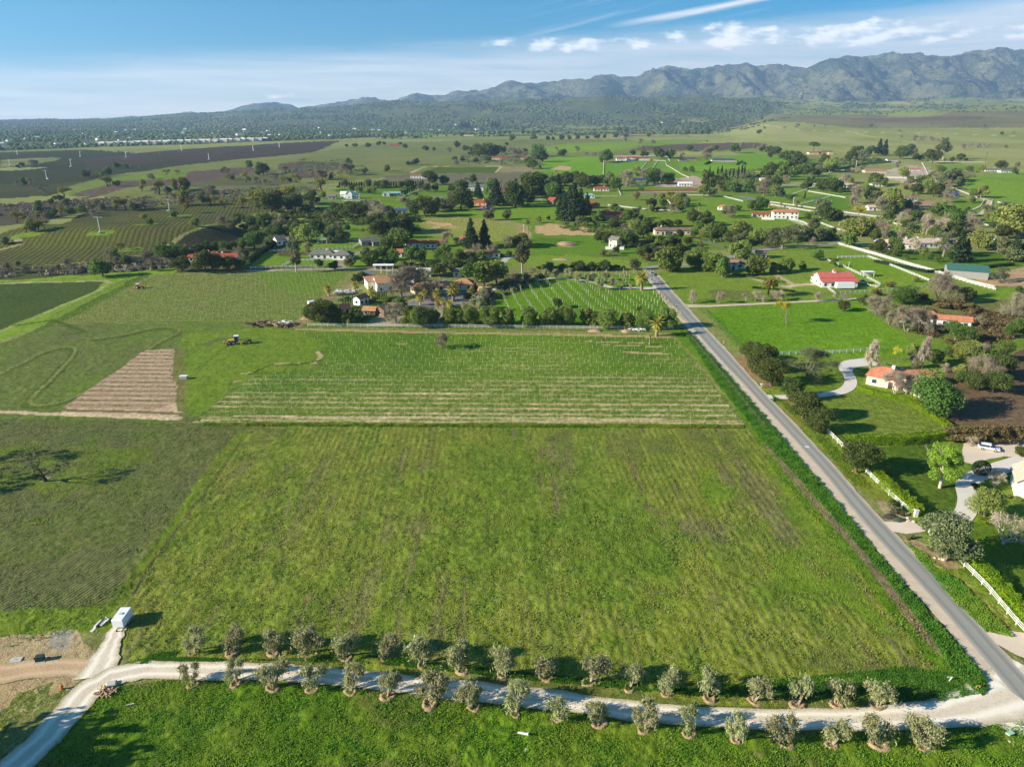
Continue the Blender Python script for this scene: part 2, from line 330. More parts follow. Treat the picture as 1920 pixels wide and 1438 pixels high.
# main vineyard
paint([(560, 618), (1262, 628), (1398, 797), (360, 792), (430, 735), (480, 700), (600, 690), (610, 650)], (58, 112, 34), (76, 128, 36), (110, 116, 64), .5, row=.28, rdir=-1.4, sp=3.7, edge=.9, rgh=.7)
paint([(380, 792), (430, 745), (700, 735), (880, 700), (1330, 690), (1398, 797)], (88, 120, 42), (80, 116, 40), edge=6, rgh=.5, blend=.45)
for (q, ww) in (([(1100, 640), (1210, 644)], .9), ([(1130, 647), (1240, 650)], .9), ([(1170, 660), (1250, 664)], 1.6), ([(690, 646), (760, 645)], .7), ([(520, 682), (590, 681), (603, 668), (596, 660)], 1.5), ([(455, 700), (470, 699)], 1.0), ([(440, 715), (450, 714)], 1.2)):
    strip(q, ww, (190, 166, 124), (170, 150, 108), (120, 124, 64), .5, edge=.4)
mV = inpoly(W([(560, 618), (1262, 628), (1398, 797), (360, 792), (430, 735), (480, 700), (600, 690), (610, 650)]), gx, gy)
gr_ = np.clip((232 - gy[mV]) / 58 + (n_mac[mV] - .5) * 1.1 + (fbm(gx[mV] / 26, gy[mV] / 3.7, 119, 3) - .5) * 1.3, 0, 1)
rowa[mV] = .16 + .74 * gr_; phase[mV] = (gx[mV] * math.sin(R(1.1)) + gy[mV] * math.cos(R(1.1))) / 3.7; col2[mV] = cc(98, 118, 60) * (1 - gr_[:, None]) + cc(190, 164, 126) * gr_[:, None]; mixa[mV] = .45
strip([(560, 617), (640, 620), (900, 625), (1100, 628), (1262, 632)], 2.6, (176, 152, 106), (160, 142, 96), (110, 128, 60), .35)
strip([(555, 612), (1262, 622)], 1.6, (66, 116, 34))
strip([(380, 787), (800, 790), (1100, 791), (1390, 794)], 1.0, (190, 170, 130), (176, 156, 110)); strip([(440, 780), (900, 783), (1250, 785)], .8, (200, 176, 138))
strip([(400, 795), (900, 798), (1392, 800)], 1.8, (112, 132, 46), (76, 108, 32), (60, 90, 30), .6, rgh=1)
strip([(470, 702), (500, 686), (560, 683), (600, 676)], 1.6, (50, 80, 30), (60, 96, 32)); strip([(485, 690), (540, 682), (595, 676)], .9, (110, 130, 60))
strip([(555, 612), (600, 570), (650, 540), (680, 522)], 4.5, (160, 136, 100), (140, 124, 84), (110, 120, 60), .4)
# right orchard
paint([(925, 600), (930, 545), (1000, 520), (1245, 512), (1292, 590), (1250, 612), (600, 612), (700, 560), (850, 560)], (62, 128, 22), (72, 140, 28), (56, 104, 24), .4, rgh=.5)
paint([(575, 608), (600, 580), (660, 560), (900, 545), (925, 600), (925, 612)], (74, 116, 36), (84, 118, 46), (120, 104, 76), .5)
paint([(680, 612), (720, 570), (800, 560), (860, 600), (850, 614)], (176, 160, 132), (120, 116, 76), (96, 112, 56), .4)
# big middle field
paint([(470, 797), (1398, 799), (1440, 838), (1560, 962), (1700, 1110), (1800, 1225), (1850, 1290), (1760, 1322), (1500, 1325), (1200, 1300), (900, 1262), (640, 1246), (240, 1246), (215, 1130), (300, 1020)],
      (84, 128, 34), (112, 134, 46), (106, 94, 72), .85, rgh=1)
F = [(470, 797), (1398, 799), (1440, 838), (1560, 962), (1700, 1110), (1800, 1225), (1850, 1290), (1760, 1322), (1500, 1325), (1200, 1300), (900, 1262), (640, 1246), (240, 1246), (215, 1130), (300, 1020)]
stk = fbm(gx / 2.0, gy / 46, 83, 4, .6); stk2 = fbm(gx / 6.0, gy / 40, 87, 3, .6)
paint(F, (142, 148, 50), (116, 130, 46), (112, 98, 74), .85, rgh=1, edge=0, sel=(n_mac + stk2 * .5 > .82), blend=.6)
paint(F, (56, 108, 30), (66, 116, 34), (70, 98, 40), .6, rgh=1.2, edge=0, sel=(.6 * n_mac + .5 * n_mac2 + .25 * stk2 < .64), blend=.55)
br = (stk * .8 + .75 * n_mac2 + .3 * fbm(gx / 60, gy / 90, 93, 3) > 1.07)
paint(F, (124, 106, 86), (112, 104, 70), (92, 100, 54), .85, rgh=1, edge=0, sel=br, blend=.65)
mF = inpoly(W(F), gx, gy); phase[mF] = (gx[mF] * math.cos(R(2)) + gy[mF] * math.sin(R(2))) / 1.45; rowa[mF] = .07 + .24 * sstep(.46, .62, n_mac[mF]); col2[mF] = .6 * col2[mF] + .4 * cc(96, 92, 62)
wl_ = .40 * (1 - sstep(-50, 40, gx[mF]))[:, None]; col[mF] = col[mF] * (1 - wl_) + cc(126, 136, 58) * wl_; col[mF] *= np.array([1.04, 1.06, 1.0])
paint([(1040, 808), (1390, 815), (1380, 850), (1150, 860), (1080, 840)], (120, 104, 82), (96, 106, 58), (74, 110, 38), .8, sel=(stk > .45), blend=.65, edge=3)
paint([(1000, 1210), (1400, 1190), (1640, 1230), (1500, 1280), (1200, 1262), (1050, 1240)], (116, 100, 78), (98, 106, 56), (84, 116, 42), .85, sel=(n_mac2 > .43), blend=.65, edge=4)
paint([(1300, 870), (1440, 860), (1640, 1090), (1700, 1200), (1500, 1120), (1350, 980)], (64, 124, 30), (84, 140, 34), (92, 110, 50), .7, sel=(n_mac2 < .56), blend=.7, edge=4)
paint([(1398, 790), (1420, 790), (1470, 850), (1620, 1030), (1740, 1175), (1860, 1290), (1850, 1320), (1780, 1300), (1700, 1180), (1560, 1010), (1440, 870)], (54, 110, 24), (66, 124, 26), (60, 96, 30), .5, rgh=1.2)
strip([(1438, 838), (1500, 906), (1560, 975), (1620, 1040), (1680, 1112), (1730, 1175), (1775, 1225)], 2.0, (134, 116, 92), (122, 104, 84), (100, 96, 60), .7, edge=.8, rgh=1)
paint([(1262, 622), (1290, 618), (1340, 690), (1400, 760), (1430, 800), (1398, 797), (1340, 710)], (60, 122, 26), (72, 132, 30), (60, 100, 34), .5, rgh=1)
# left furrowed field
LF = [(-900, 800), (0, 786), (350, 792), (470, 798), (300, 1010), (215, 1140), (150, 1185), (-100, 1240), (-900, 1500)]
paint(LF, (96, 108, 56), (90, 118, 46), (104, 96, 74), .9, row=.35, rdir=68, sp=.66, rgh=.9)
paint(LF, (112, 104, 80), (100, 100, 68), (74, 92, 44), .8, row=.6, rdir=68, sp=.66, rgh=.8, edge=0, sel=(n_mac + .3 * n_mac2 > .66), blend=.6)
paint([(-100, 838), (250, 828), (330, 850), (100, 930), (-100, 930)], (86, 122, 40), (98, 124, 48), (88, 92, 58), .8, rgh=.8, edge=5, sel=(n_mac2 > .4), blend=.8)
strip([(455, 812), (400, 880), (330, 985), (262, 1080), (222, 1128)], 3.5, (84, 124, 38), (100, 130, 44), (84, 90, 50), .7, rgh=1)
strip([(450, 830), (380, 930), (305, 1030), (250, 1110)], .7, (100, 92, 66), (96, 100, 56), .6)
paint([(-500, 1180), (0, 1140), (140, 1130), (230, 1120), (235, 1170), (120, 1200), (0, 1215), (-500, 1260)], (82, 128, 34), (96, 134, 42), (92, 96, 56), .7, rgh=1, edge=3)
# junk yard corner
paint([(-700, 1280), (0, 1205), (110, 1185), (150, 1190), (175, 1215), (180, 1240), (120, 1290), (60, 1345), (-100, 1400), (-700, 1500)], (170, 142, 104), (176, 152, 118), (120, 124, 66), .55, edge=1.5, rgh=.3)
paint([(-600, 1225), (0, 1206), (60, 1200), (60, 1222), (0, 1232), (-600, 1262)], (84, 120, 44), (110, 120, 66), (160, 140, 104), .8, sel=(n_mac2 > .45), edge=2, rgh=.8)
paint([(0, 1345), (40, 1290), (100, 1268), (150, 1262), (150, 1272), (60, 1345), (0, 1400), (-300, 1500), (-300, 1400)], (78, 112, 40), (112, 116, 66), (160, 138, 104), .8, sel=(n_mac2 > .40), edge=1.5, rgh=.9)
paint([(92, 1190), (120, 1180), (140, 1184), (136, 1200), (125, 1222), (95, 1215)], (150, 140, 122), (158, 148, 130), (132, 120, 98), .3, edge=.5)
# bottom meadow
BM = [(190, 1300), (330, 1276), (600, 1286), (900, 1316), (1200, 1352), (1500, 1376), (1900, 1362), (2400, 1400), (2400, 2200), (-600, 2200), (-200, 1600), (100, 1400)]
paint(BM, (70, 118, 30), (84, 126, 34), (96, 98, 56), .7, rgh=1.1)
paint(BM, (104, 112, 54), (92, 104, 50), (98, 86, 64), .85, rgh=1, edge=0, sel=(fbm(gx / 16, gy / 5, 97, 3) > .56), blend=.7)
paint(BM, (58, 110, 26), (70, 128, 28), (66, 92, 38), .5, rgh=1.2, edge=0, sel=(n_mac2 < .42), blend=.7)
# verge along the gravel road
paint([(240, 1244), (640, 1246), (1000, 1280), (1400, 1316), (1750, 1322), (1750, 1330), (1400, 1328), (1000, 1295), (640, 1262), (240, 1256)], (84, 112, 44), (96, 112, 54), (90, 82, 60), .7, rgh=.6)
# ---------- east of the road
paint([(1225, 512), (1290, 500), (1500, 470), (2600, 520), (2600, 2000), (2050, 1440), (1900, 1200), (1700, 980), (1440, 700), (1310, 580)], (84, 130, 42), (98, 138, 50), (110, 110, 64), .5, rgh=.6)
paint([(1318, 586), (1400, 574), (1620, 562), (1640, 590), (1700, 635), (1800, 655), (1780, 668), (1460, 668), (1385, 655)], (56, 132, 24), (78, 144, 34), (84, 128, 44), .5, rgh=.9)
paint([(1230, 512), (1300, 510), (1440, 540), (1520, 552), (1580, 560), (1300, 572), (1285, 570)], (84, 138, 36), (104, 140, 52), (100, 110, 56), .5, rgh=.8)
paint([(1330, 543), (1420, 545), (1480, 556), (1330, 560)], (112, 114, 64), (96, 116, 52), BR, .7, sel=(n_mac2 > .42))
paint([(1380, 500), (1440, 470), (1560, 460), (1580, 462), (1700, 500), (1860, 545), (1620, 555), (1420, 540)], (96, 140, 46), (110, 142, 60), OL, .4, rgh=.5)
paint([(1540, 490), (1620, 480), (1740, 525), (1700, 545), (1620, 550), (1600, 520)], (84, 142, 34), (110, 148, 44), OL, .4, rgh=.6)
paint([(1840, 540), (1930, 535), (2600, 560), (2600, 640), (1900, 590)], (86, 142, 40), (98, 146, 48), OL, .4)
paint([(1700, 655), (1930, 640), (2600, 640), (2600, 700), (1900, 655)], (72, 128, 40), (84, 132, 44), (122, 104, 70), .5)
paint([(1700, 580), (1900, 560), (1930, 600), (1900, 650), (1800, 640), (1740, 610)], (120, 110, 72), (98, 116, 54), (128, 108, 80), .6)
paint([(1770, 690), (1930, 655), (2700, 680), (2700, 850), (1900, 800), (1780, 800)], (120, 98, 74), (104, 84, 64), (90, 74, 56), .5, row=.3, rdir=10, sp=2.5, edge=.8)
paint([(1830, 520), (1930, 498), (2400, 500), (2400, 550), (1900, 538), (1836, 534)], (192, 156, 122), (182, 148, 114), (170, 138, 104), .3, edge=.5)
paint([(1420, 712), (1500, 690), (1560, 700), (1580, 735), (1510, 738), (1440, 735)], (72, 120, 34), (84, 124, 40), (98, 108, 52), .4, rgh=.5)
paint([(1520, 742), (1600, 732), (1700, 760), (1780, 810), (1760, 822), (1580, 830)], (96, 126, 50), (84, 122, 42), (138, 130, 76), .45, rgh=.5)
paint([(1590, 838), (1770, 832), (1790, 880), (1800, 930), (1780, 960), (1740, 965), (1640, 890)], (58, 98, 32), (68, 108, 38), (60, 96, 34), .35, row=.35, rdir=12, sp=1.6, rgh=.4)
paint([(1800, 975), (1940, 985), (2300, 1000), (2300, 1300), (1930, 1160), (1800, 1060)], (66, 108, 32), (74, 116, 36), (60, 96, 34), .35, rgh=.4)
paint([(1405, 690), (1500, 735), (1560, 800), (1700, 960), (1690, 975), (1600, 900), (1480, 790), (1400, 705)], (98, 134, 36), (84, 130, 34), (150, 128, 88), .6, rgh=1)
paint([(1375, 665), (1400, 668), (1455, 720), (1440, 728), (1400, 700)], (158, 126, 88), (150, 122, 84), (110, 122, 50), .5, edge=.5)
paint([(1450, 745), (1480, 745), (1530, 795), (1500, 800)], (150, 122, 84), (120, 122, 56), (98, 130, 40), .6, edge=.8)
paint([(1600, 880), (1650, 910), (1710, 985), (1680, 975), (1615, 915)], (170, 146, 104), (120, 130, 56), (84, 124, 36), .75, sel=(n_mac2 > .45), edge=1)
paint([(1640, 935), (1700, 955), (1715, 990), (1670, 985)], (176, 158, 124), (160, 140, 108), edge=.4)
paint([(1690, 1010), (1770, 1040), (1930, 1195), (1860, 1180), (1780, 1110)], (88, 124, 36), (112, 128, 50), (160, 136, 96), .75, edge=1, rgh=1)
paint([(1690, 1002), (1760, 1030), (1810, 1060), (1780, 1065), (1700, 1020)], (172, 150, 116), (160, 138, 104), (120, 124, 60), .5, edge=.5)
# ---------- middle distance farms
paint([(600, 380), (900, 330), (1030, 320), (1200, 300), (1500, 285), (1560, 320), (1600, 380), (1500, 470), (1300, 470), (1240, 500), (950, 500), (700, 500), (560, 470)], (96, 134, 46), (84, 130, 40), OL, .5, rgh=.3)
paint([(470, 500), (500, 470), (520, 482), (690, 470), (690, 503)], (84, 138, 34), (98, 142, 46), OL, .4)
paint([(590, 440), (620, 405), (700, 400), (700, 450), (640, 470)], (84, 134, 40), (98, 138, 52), OL, .4)
paint([(850, 396), (900, 388), (1040, 385), (1050, 418), (900, 410)], (84, 144, 34), (92, 142, 42), OL, .4)
paint([(1015, 300), (1050, 292), (1130, 294), (1130, 330), (1015, 322)], (72, 146, 30), (84, 150, 36), OL, .3)
paint([(1030, 318), (1050, 311), (1072, 314), (1066, 320)], (190, 156, 118), edge=.3)
paint([(1134, 306), (1210, 304), (1200, 320), (1190, 332), (1134, 332)], (64, 140, 36), (72, 144, 36), OL, .3, edge=.3)
paint([(1225, 304), (1250, 305), (1290, 332), (1220, 330)], (72, 146, 40), (72, 140, 36), OL, .3, edge=.3)
paint([(1270, 306), (1320, 300), (1400, 286), (1470, 292), (1480, 300), (1440, 325), (1360, 336), (1310, 334), (1280, 320)], (78, 146, 36), (84, 150, 40), OL, .3, edge=.5)
paint([(1180, 290), (1320, 283), (1500, 290), (1500, 282), (1340, 274), (1200, 280)], (112, 142, 66), (104, 136, 60), OL, .4)
paint([(1010, 278), (1060, 270), (1250, 262), (1330, 262), (1300, 270), (1150, 284), (1040, 288)], (104, 150, 54), (96, 142, 50), (84, 120, 44), .3, row=.35, rdir=80, sp=12)
paint([(1180, 282), (1260, 271), (1370, 268), (1360, 280), (1300, 281), (1240, 284)], (104, 84, 70), (98, 78, 64))
paint([(1280, 275), (1360, 268), (1420, 268), (1440, 272), (1400, 280), (1300, 283)], (98, 80, 66), (104, 88, 68))
paint([(1160, 244), (1290, 240), (1290, 256), (1160, 258)], (116, 92, 76), (110, 96, 72), sel=(n_big > .4))
paint([(780, 326), (830, 314), (940, 312), (935, 324), (860, 325)], (72, 100, 42), (78, 104, 44), (60, 84, 36), .3, row=.4, rdir=85, sp=5, edge=.3)
paint([(720, 330), (860, 326), (1000, 322), (1000, 342), (860, 345), (720, 345)], (118, 112, 84), (110, 104, 78), (96, 92, 66), .4)
strip([(770, 324), (820, 312), (860, 313), (940, 312)], 4, (196, 176, 136)); strip([(930, 324), (940, 312), (950, 313)], 4, (190, 170, 130))
paint([(940, 312), (1000, 312), (1000, 322), (940, 323)], (140, 128, 90), (150, 134, 96))
paint([(600, 368), (700, 360), (860, 352), (960, 350), (960, 372), (760, 385), (610, 385)], (84, 132, 40), (78, 128, 36), OL, .4)
paint([(625, 355), (760, 345), (790, 352), (760, 364), (640, 364)], (60, 120, 30), (70, 126, 34))
paint([(800, 410), (850, 408), (950, 412), (1000, 425), (985, 445), (990, 456), (900, 455), (800, 440), (780, 430)], (122, 136, 60), (110, 138, 52), (196, 160, 114), .8, rgh=.3)
paint([(800, 415), (860, 420), (880, 430), (850, 436), (808, 428)], (196, 160, 114), (120, 136, 62), (196, 160, 114), .6, sel=(n_mac2 > .45), edge=1)
strip([(800, 411), (870, 410), (950, 416), (980, 428), (986, 445)], 9, (180, 148, 108), (140, 136, 76), edge=1.5)
paint([(1010, 424), (1040, 420), (1120, 428), (1150, 434), (1120, 442), (1060, 440), (1005, 440)], (204, 168, 122), (190, 156, 112), (104, 136, 50), .45, edge=1.5)
paint([(1005, 442), (1100, 442), (1200, 435), (1200, 480), (1100, 485), (1000, 482)], (66, 130, 34), (74, 134, 38), OL, .4)
paint([(1030, 462), (1060, 452), (1085, 458), (1070, 464)], (180, 150, 110), (120, 130, 60), edge=.8)
paint([(960, 484), (1060, 478), (1170, 486), (1220, 492), (1215, 500), (960, 500)], (110, 146, 54), (104, 142, 50), OL, .4)
paint([(1060, 378), (1130, 368), (1300, 366), (1320, 388), (1240, 396), (1100, 390)], (104, 136, 60), (100, 130, 54), OL, .5)
paint([(1290, 372), (1400, 366), (1420, 380), (1500, 400), (1520, 425), (1400, 432), (1310, 425), (1290, 400)], (84, 138, 42), (96, 142, 48), OL, .4)
paint([(1190, 358), (1310, 354), (1306, 361), (1190, 362)], (150, 88, 66), (140, 84, 62), edge=.3)
paint([(1230, 342), (1300, 330), (1330, 340), (1310, 352), (1230, 350)], (190, 166, 144), (176, 150, 128), edge=.8)
paint([(1470, 345), (1500, 340), (1640, 345), (1620, 360), (1500, 372), (1450, 372)], (82, 138, 42), (96, 140, 50), OL, .4)
paint([(1510, 372), (1570, 362), (1600, 394), (1520, 390)], (66, 130, 44), (62, 126, 40), edge=.5)
paint([(1450, 346), (1560, 338), (1610, 345), (1520, 352)], (182, 170, 146), (110, 130, 60), (160, 150, 120), .5)
paint([(1640, 325), (1700, 310), (1740, 315), (1760, 345), (1700, 345), (1660, 335)], (196, 176, 150), (176, 164, 140), edge=.8)
paint([(1740, 310), (1850, 308), (1850, 322), (1760, 320)], (84, 142, 48), (96, 146, 52))
paint([(1830, 330), (1880, 322), (1960, 325), (2600, 350), (2600, 450), (1960, 395), (1860, 375), (1800, 350)], (94, 146, 50), (102, 150, 56), (84, 130, 44), .4, rgh=.4)
paint([(1790, 372), (1850, 378), (1860, 390), (1810, 400), (1790, 395)], (78, 128, 38), (84, 134, 40))
paint([(1820, 410), (1880, 380), (1960, 400), (1900, 420), (1850, 418)], (84, 140, 38), (90, 144, 42))
strip([(1806, 404), (1840, 402), (1852, 392), (1856, 378), (1842, 372)], 5, (196, 180, 150), edge=.4)
paint([(1690, 388), (1720, 376), (1752, 376), (1750, 385), (1700, 400)], (176, 142, 112), (160, 132, 100))
paint([(1660, 468), (1900, 475), (1920, 500), (1800, 500), (1690, 484)], (60, 110, 34), (70, 118, 36))
strip([(1350, 252), (1430, 262), (1480, 274), (1560, 280)], 8, (120, 158, 104), (140, 164, 112)); strip([(1350, 238), (1480, 243), (1700, 250), (1920, 256)], 9, (190, 180, 130))
strip([(1600, 248), (1640, 258), (1720, 268)], 10, (186, 176, 112)); strip([(640, 262), (760, 258), (900, 250)], 10, (180, 176, 140))
strip([(1130, 262), (1165, 258), (1180, 250)], 9, (190, 176, 140)); strip([(620, 378), (900, 372)], 2, (170, 158, 126), drop=.4)
strip([(470, 508), (560, 505), (640, 504), (720, 506), (790, 510)], 4, (186, 164, 140), (150, 140, 124)); strip([(635, 504), (638, 492), (650, 480), (690, 470)], 6, (150, 136, 112), (160, 146, 122))
strip([(1480, 540), (1430, 528), (1400, 517)], 3, (190, 168, 134)); strip([(1480, 537), (1500, 534), (1560, 533)], 4, (196, 176, 146)); strip([(1455, 516), (1485, 532)], 3, (186, 166, 130))
strip([(740, 570), (760, 552), (900, 548), (925, 560), (890, 572)], 5, (128, 124, 118)); paint([(745, 575), (800, 555), (905, 552), (900, 566), (820, 578)], (134, 130, 124), (124, 122, 116), edge=.5)
strip([(840, 520), (930, 512)], 3, (96, 92, 66)); strip([(935, 505), (948, 485), (960, 482)], 4.5, (190, 182, 168))
strip([(1000, 372), (1200, 392), (1290, 398)], 3, (170, 150, 116)); strip([(1300, 445), (1380, 470), (1470, 462), (1570, 458)], 4, (120, 116, 104))
strip([(1480, 412), (1560, 440), (1620, 460)], 3.5, (200, 186, 156)); strip([(1420, 382), (1520, 396), (1640, 408), (1660, 412)], 7, (172, 156, 132)); strip([(1390, 368), (1430, 380)], 9, (130, 128, 130))
strip([(1600, 380), (1680, 400), (1740, 410)], 4, (186, 166, 140)); strip([(1690, 420), (1760, 440)], 4, (186, 176, 156))
# shallow relief of grass and clods, kept off where sheets of road lie
lum_keep = sstep(3.0, 30.0, gy) * np.exp(-gy / 420.0)
GZf = GZ.ravel() + rough * lum_keep * ((n_fine - 0.5) * 0.55 + (fbm(gx / .9, gy / .9, 101, 2) - .5) * 0.32)
# ------------------------------------------------------------------ roads as sheets
def resample(pts, step):
    out = []
    for (a, b) in zip(pts, pts[1:]):
        L = math.dist(a, b); n = max(1, int(L / step))
        for i in range(n): t = i / n; out.append(tuple(a[k] + (b[k] - a[k]) * t for k in range(len(a))))
    out.append(tuple(pts[-1])); return out
def smooth(pts, it=3):
    for _ in range(it):
        q = [pts[0]]
        for a, b in zip(pts, pts[1:]):
            q.append(tuple(a[k] * .75 + b[k] * .25 for k in range(len(a)))); q.append(tuple(a[k] * .25 + b[k] * .75 for k in range(len(a))))
        q.append(pts[-1]); pts = q
    return pts
MATS = {}
def mesh_obj(name, verts, faces, mat, parent=None, smooth_=False):
    me = bpy.data.meshes.new(name); me.from_pydata(verts, [], faces); me.update()
    if smooth_: me.polygons.foreach_set('use_smooth', [True] * len(me.polygons))
    if isinstance(mat, (list, tuple)):
        for mm in mat: me.materials.append(mm)
    elif mat: me.materials.append(mat)
    o = bpy.data.objects.new(name, me); C.objects.link(o)
    if parent is not None: o.parent = parent
    return o
def tag(o, label=None, cat=None, group=None, kind=None):
    if label: o['label'] = label
    if cat: o['category'] = cat
    if group: o['group'] = group
    if kind: o['kind'] = kind
    return o
ROADMASK = np.zeros(N, bool)
rj = random.Random(5)
def ribbon(name, ctr, mat, z=0.06, rag=0.0, label=None, lower=True, step=1.5, fade=0.0):
    """ctr: list of (x, y, halfwidth) in metres; across: 5 verts"""
    q = resample(ctr, step); V = []; Fc = []; n = len(q); K = 14
    for i, (x, y, w) in enumerate(q):
        a = q[max(0, i - 1)]; b = q[min(n - 1, i + 1)]; dx, dy = b[0] - a[0], b[1] - a[1]; L = math.hypot(dx, dy) or 1
        nx, ny = -dy / L, dx / L
        wl = w + rag * (float(fbm(np.array([i * step / 2.2]), np.array([3.1 + z * 9]), 7, 3)[0]) - .5) * 2
        wr = w + rag * (float(fbm(np.array([i * step / 2.2]), np.array([9.1 + z * 9]), 8, 3)[0]) - .5) * 2
        for k in range(K + 1):
            t = -wr + (wl + wr) * k / K; X, Y = x + nx * t, y + ny * t
            V.append((X, Y, z))
    A = np.array(V); A[:, 2] += H(A[:, 0], A[:, 1])
    for i in range(n - 1):
        for k in range(K): a = i * (K + 1) + k; Fc.append((a, a + 1, a + K + 2, a + K + 1))
    o = mesh_obj(name, A.tolist(), Fc, mat); tag(o, label, None, None, 'structure')
    at = o.data.attributes.new('across', 'FLOAT', 'POINT'); at.data.foreach_set('value', np.tile(np.linspace(-1, 1, K + 1), n).astype(np.float32))
    if lower:
        hit = np.zeros(N, bool)
        for (x0, y0, w0), (x1, y1, w1) in zip(ctr, ctr[1:]):
            dx, dy = x1 - x0, y1 - y0; L = dx * dx + dy * dy + 1e-6
            t = np.clip(((gx - x0) * dx + (gy - y0) * dy) / L, 0, 1)
            hit |= ((gx - x0 - t * dx) ** 2 + (gy - y0 - t * dy) ** 2) < (w0 + (w1 - w0) * t + .5) ** 2
        global ROADMASK; ROADMASK |= hit
    return o
def mat_surf(name, a, b, c=None, s1=.25, s2=3.0, bump=.2, rough=.95, streak=None, wear=None):
    m = bpy.data.materials.new(name); m.use_nodes = True; t = NT(m.node_tree); bs = t.N['Principled BSDF']
    g = t.n('ShaderNodeNewGeometry').outputs['Position']
    if streak:
        mp = t.n('ShaderNodeMapping'); t.L.new(g, mp.inputs[0]); mp.inputs['Scale'].default_value = streak; gs = mp.outputs[0]
    else: gs = g
    n1 = t.noise(gs, s1, 5, .6); n2 = t.noise(g, s2, 4, .65)
    cl = t.mix(t.ss(n1, .35, .65), lin(*a), lin(*b))
    if c: cl = t.mix(t.m('MULTIPLY', t.ss(n2, .5, .72), .6), cl, lin(*c))
    cl = t.mix(t.mr(n2, .3, .7, .0, .22), cl, tuple(v * .6 for v in lin(*a)))
    if wear:
        ac = t.n('ShaderNodeAttribute', attribute_name='across').outputs['Fac']; ab = t.m('ABSOLUTE', t.m('ADD', ac, t.m('MULTIPLY', t.m('SUBTRACT', t.noise(g, .35, 2, .5), .5), .22)))
        ln = t.ss(t.m('ABSOLUTE', t.m('SUBTRACT', ab, wear[0])), wear[1], .02); cl = t.mix(t.m('MULTIPLY', ln, wear[2]), cl, lin(*wear[3]))
        eg = t.m('MULTIPLY', t.ss(ab, .72, 1.0), t.mr(n2, .35, .65, .2, 1.0)); cl = t.mix(t.m('MULTIPLY', eg, wear[4]), cl, lin(*wear[5]))
    t.L.new(cl, bs.inputs['Base Color']); bs.inputs['Roughness'].default_value = rough
    bs.inputs['Specular IOR Level'].default_value = .2
    if bump:
        bn = t.n('ShaderNodeBump'); bn.inputs['Strength'].default_value = bump; bn.inputs['Distance'].default_value = .15
        t.L.new(n2, bn.inputs['Height']); t.L.new(bn.outputs[0], bs.inputs['Normal'])
    return m
M_asph = mat_surf('asphalt', (146, 143, 132), (158, 154, 142), (136, 132, 122), .5, 6, .05, .9, streak=(1.4, .03, 1), wear=(.5, .26, .8, (126, 123, 114), .9, (190, 176, 152)))
M_should = mat_surf('shoulder_gravel', (196, 176, 150), (208, 188, 162), (176, 156, 132), .4, 5, .3)
M_grav = mat_surf('gravel', (206, 190, 164), (220, 204, 178), (176, 158, 130), .12, 4, .4, wear=(.45, .3, .9, (236, 224, 202), 1.0, (140, 134, 88)))
M_conc = mat_surf('concrete_drive', (210, 200, 186), (218, 208, 194), (196, 186, 172), .2, 2, .1)
M_beige = mat_surf('beige_gravel', (212, 192, 166), (220, 200, 176), (198, 178, 152), .2, 4, .2)
M_dirt = mat_surf('dirt', (182, 152, 114), (196, 166, 128), (150, 124, 90), .2, 3, .4, wear=(.5, .3, .6, (206, 178, 142), .8, (140, 132, 88)))
M_should2 = mat_surf('pad_gravel', (192, 176, 150), (206, 190, 162), (168, 150, 122), .3, 4, .4)
def PX(l): return [P(x, y)[:2] for x, y in l]
# main road: both edges traced from the photograph, laid as strips across the ground
EAST = [(1231, 514), (1237, 520), (1252, 539), (1279, 568), (1292, 583), (1320, 614), (1373, 670), (1431, 736), (1450, 756), (1515, 822), (1577, 890), (1633, 955), (1675, 1000), (1744, 1070), (1805, 1134), (1844, 1180), (1868, 1210), (1925, 1272), (2000, 1350)]
WEST = [(1209, 512), (1233, 543), (1262, 575), (1300, 618), (1346, 670), (1380, 706), (1478, 812), (1549, 892), (1606, 966), (1636, 1000), (1689, 1058), (1744, 1116), (1789, 1170), (1835, 1225), (1890, 1290), (1940, 1350)]
SHW = [(1205, 512), (1228, 543), (1255, 577), (1292, 620), (1333, 672), (1376, 722), (1430, 785), (1500, 866), (1577, 950), (1618, 1000), (1657, 1049), (1712, 1107), (1767, 1170), (1826, 1240), (1852, 1270), (1880, 1310), (1930, 1370)]
def edge_ribbon(name, we, ea, mat, z, rag):
    w = sorted([(p[1], p[0]) for p in PX(we)]); e = sorted([(p[1], p[0]) for p in PX(ea)])
    yy = np.arange(max(w[0][0], e[0][0]), min(w[-1][0], e[-1][0]), 2.0); k = np.ones(9) / 9
    xw = np.interp(yy, [p[0] for p in w], [p[1] for p in w]); xe = np.interp(yy, [p[0] for p in e], [p[1] for p in e])
    sm = lambda v: np.convolve(np.pad(v, 4, 'edge'), k, 'valid'); xw, xe = sm(xw), sm(xe)
    return ribbon(name, [((a + b) / 2, y, (b - a) / 2) for a, b, y in zip(xw, xe, yy)], mat, z, rag)
edge_ribbon('road_shoulder', SHW, [(x + 3, y) for x, y in EAST], M_should, .045, .35)
edge_ribbon('road', WEST, EAST, M_asph, .075, .12)
ribbon('road', [(x, y, 2.3) for x, y in PX([(1222, 516), (1212, 508), (1214, 502), (1236, 499)])], M_asph, .09, .1)
ribbon('road_branch', [(x, y, 2.4) for x, y in PX([(1236, 500), (1290, 497), (1330, 492), (1385, 478), (1450, 466), (1570, 457)])], M_asph, .11, .1)
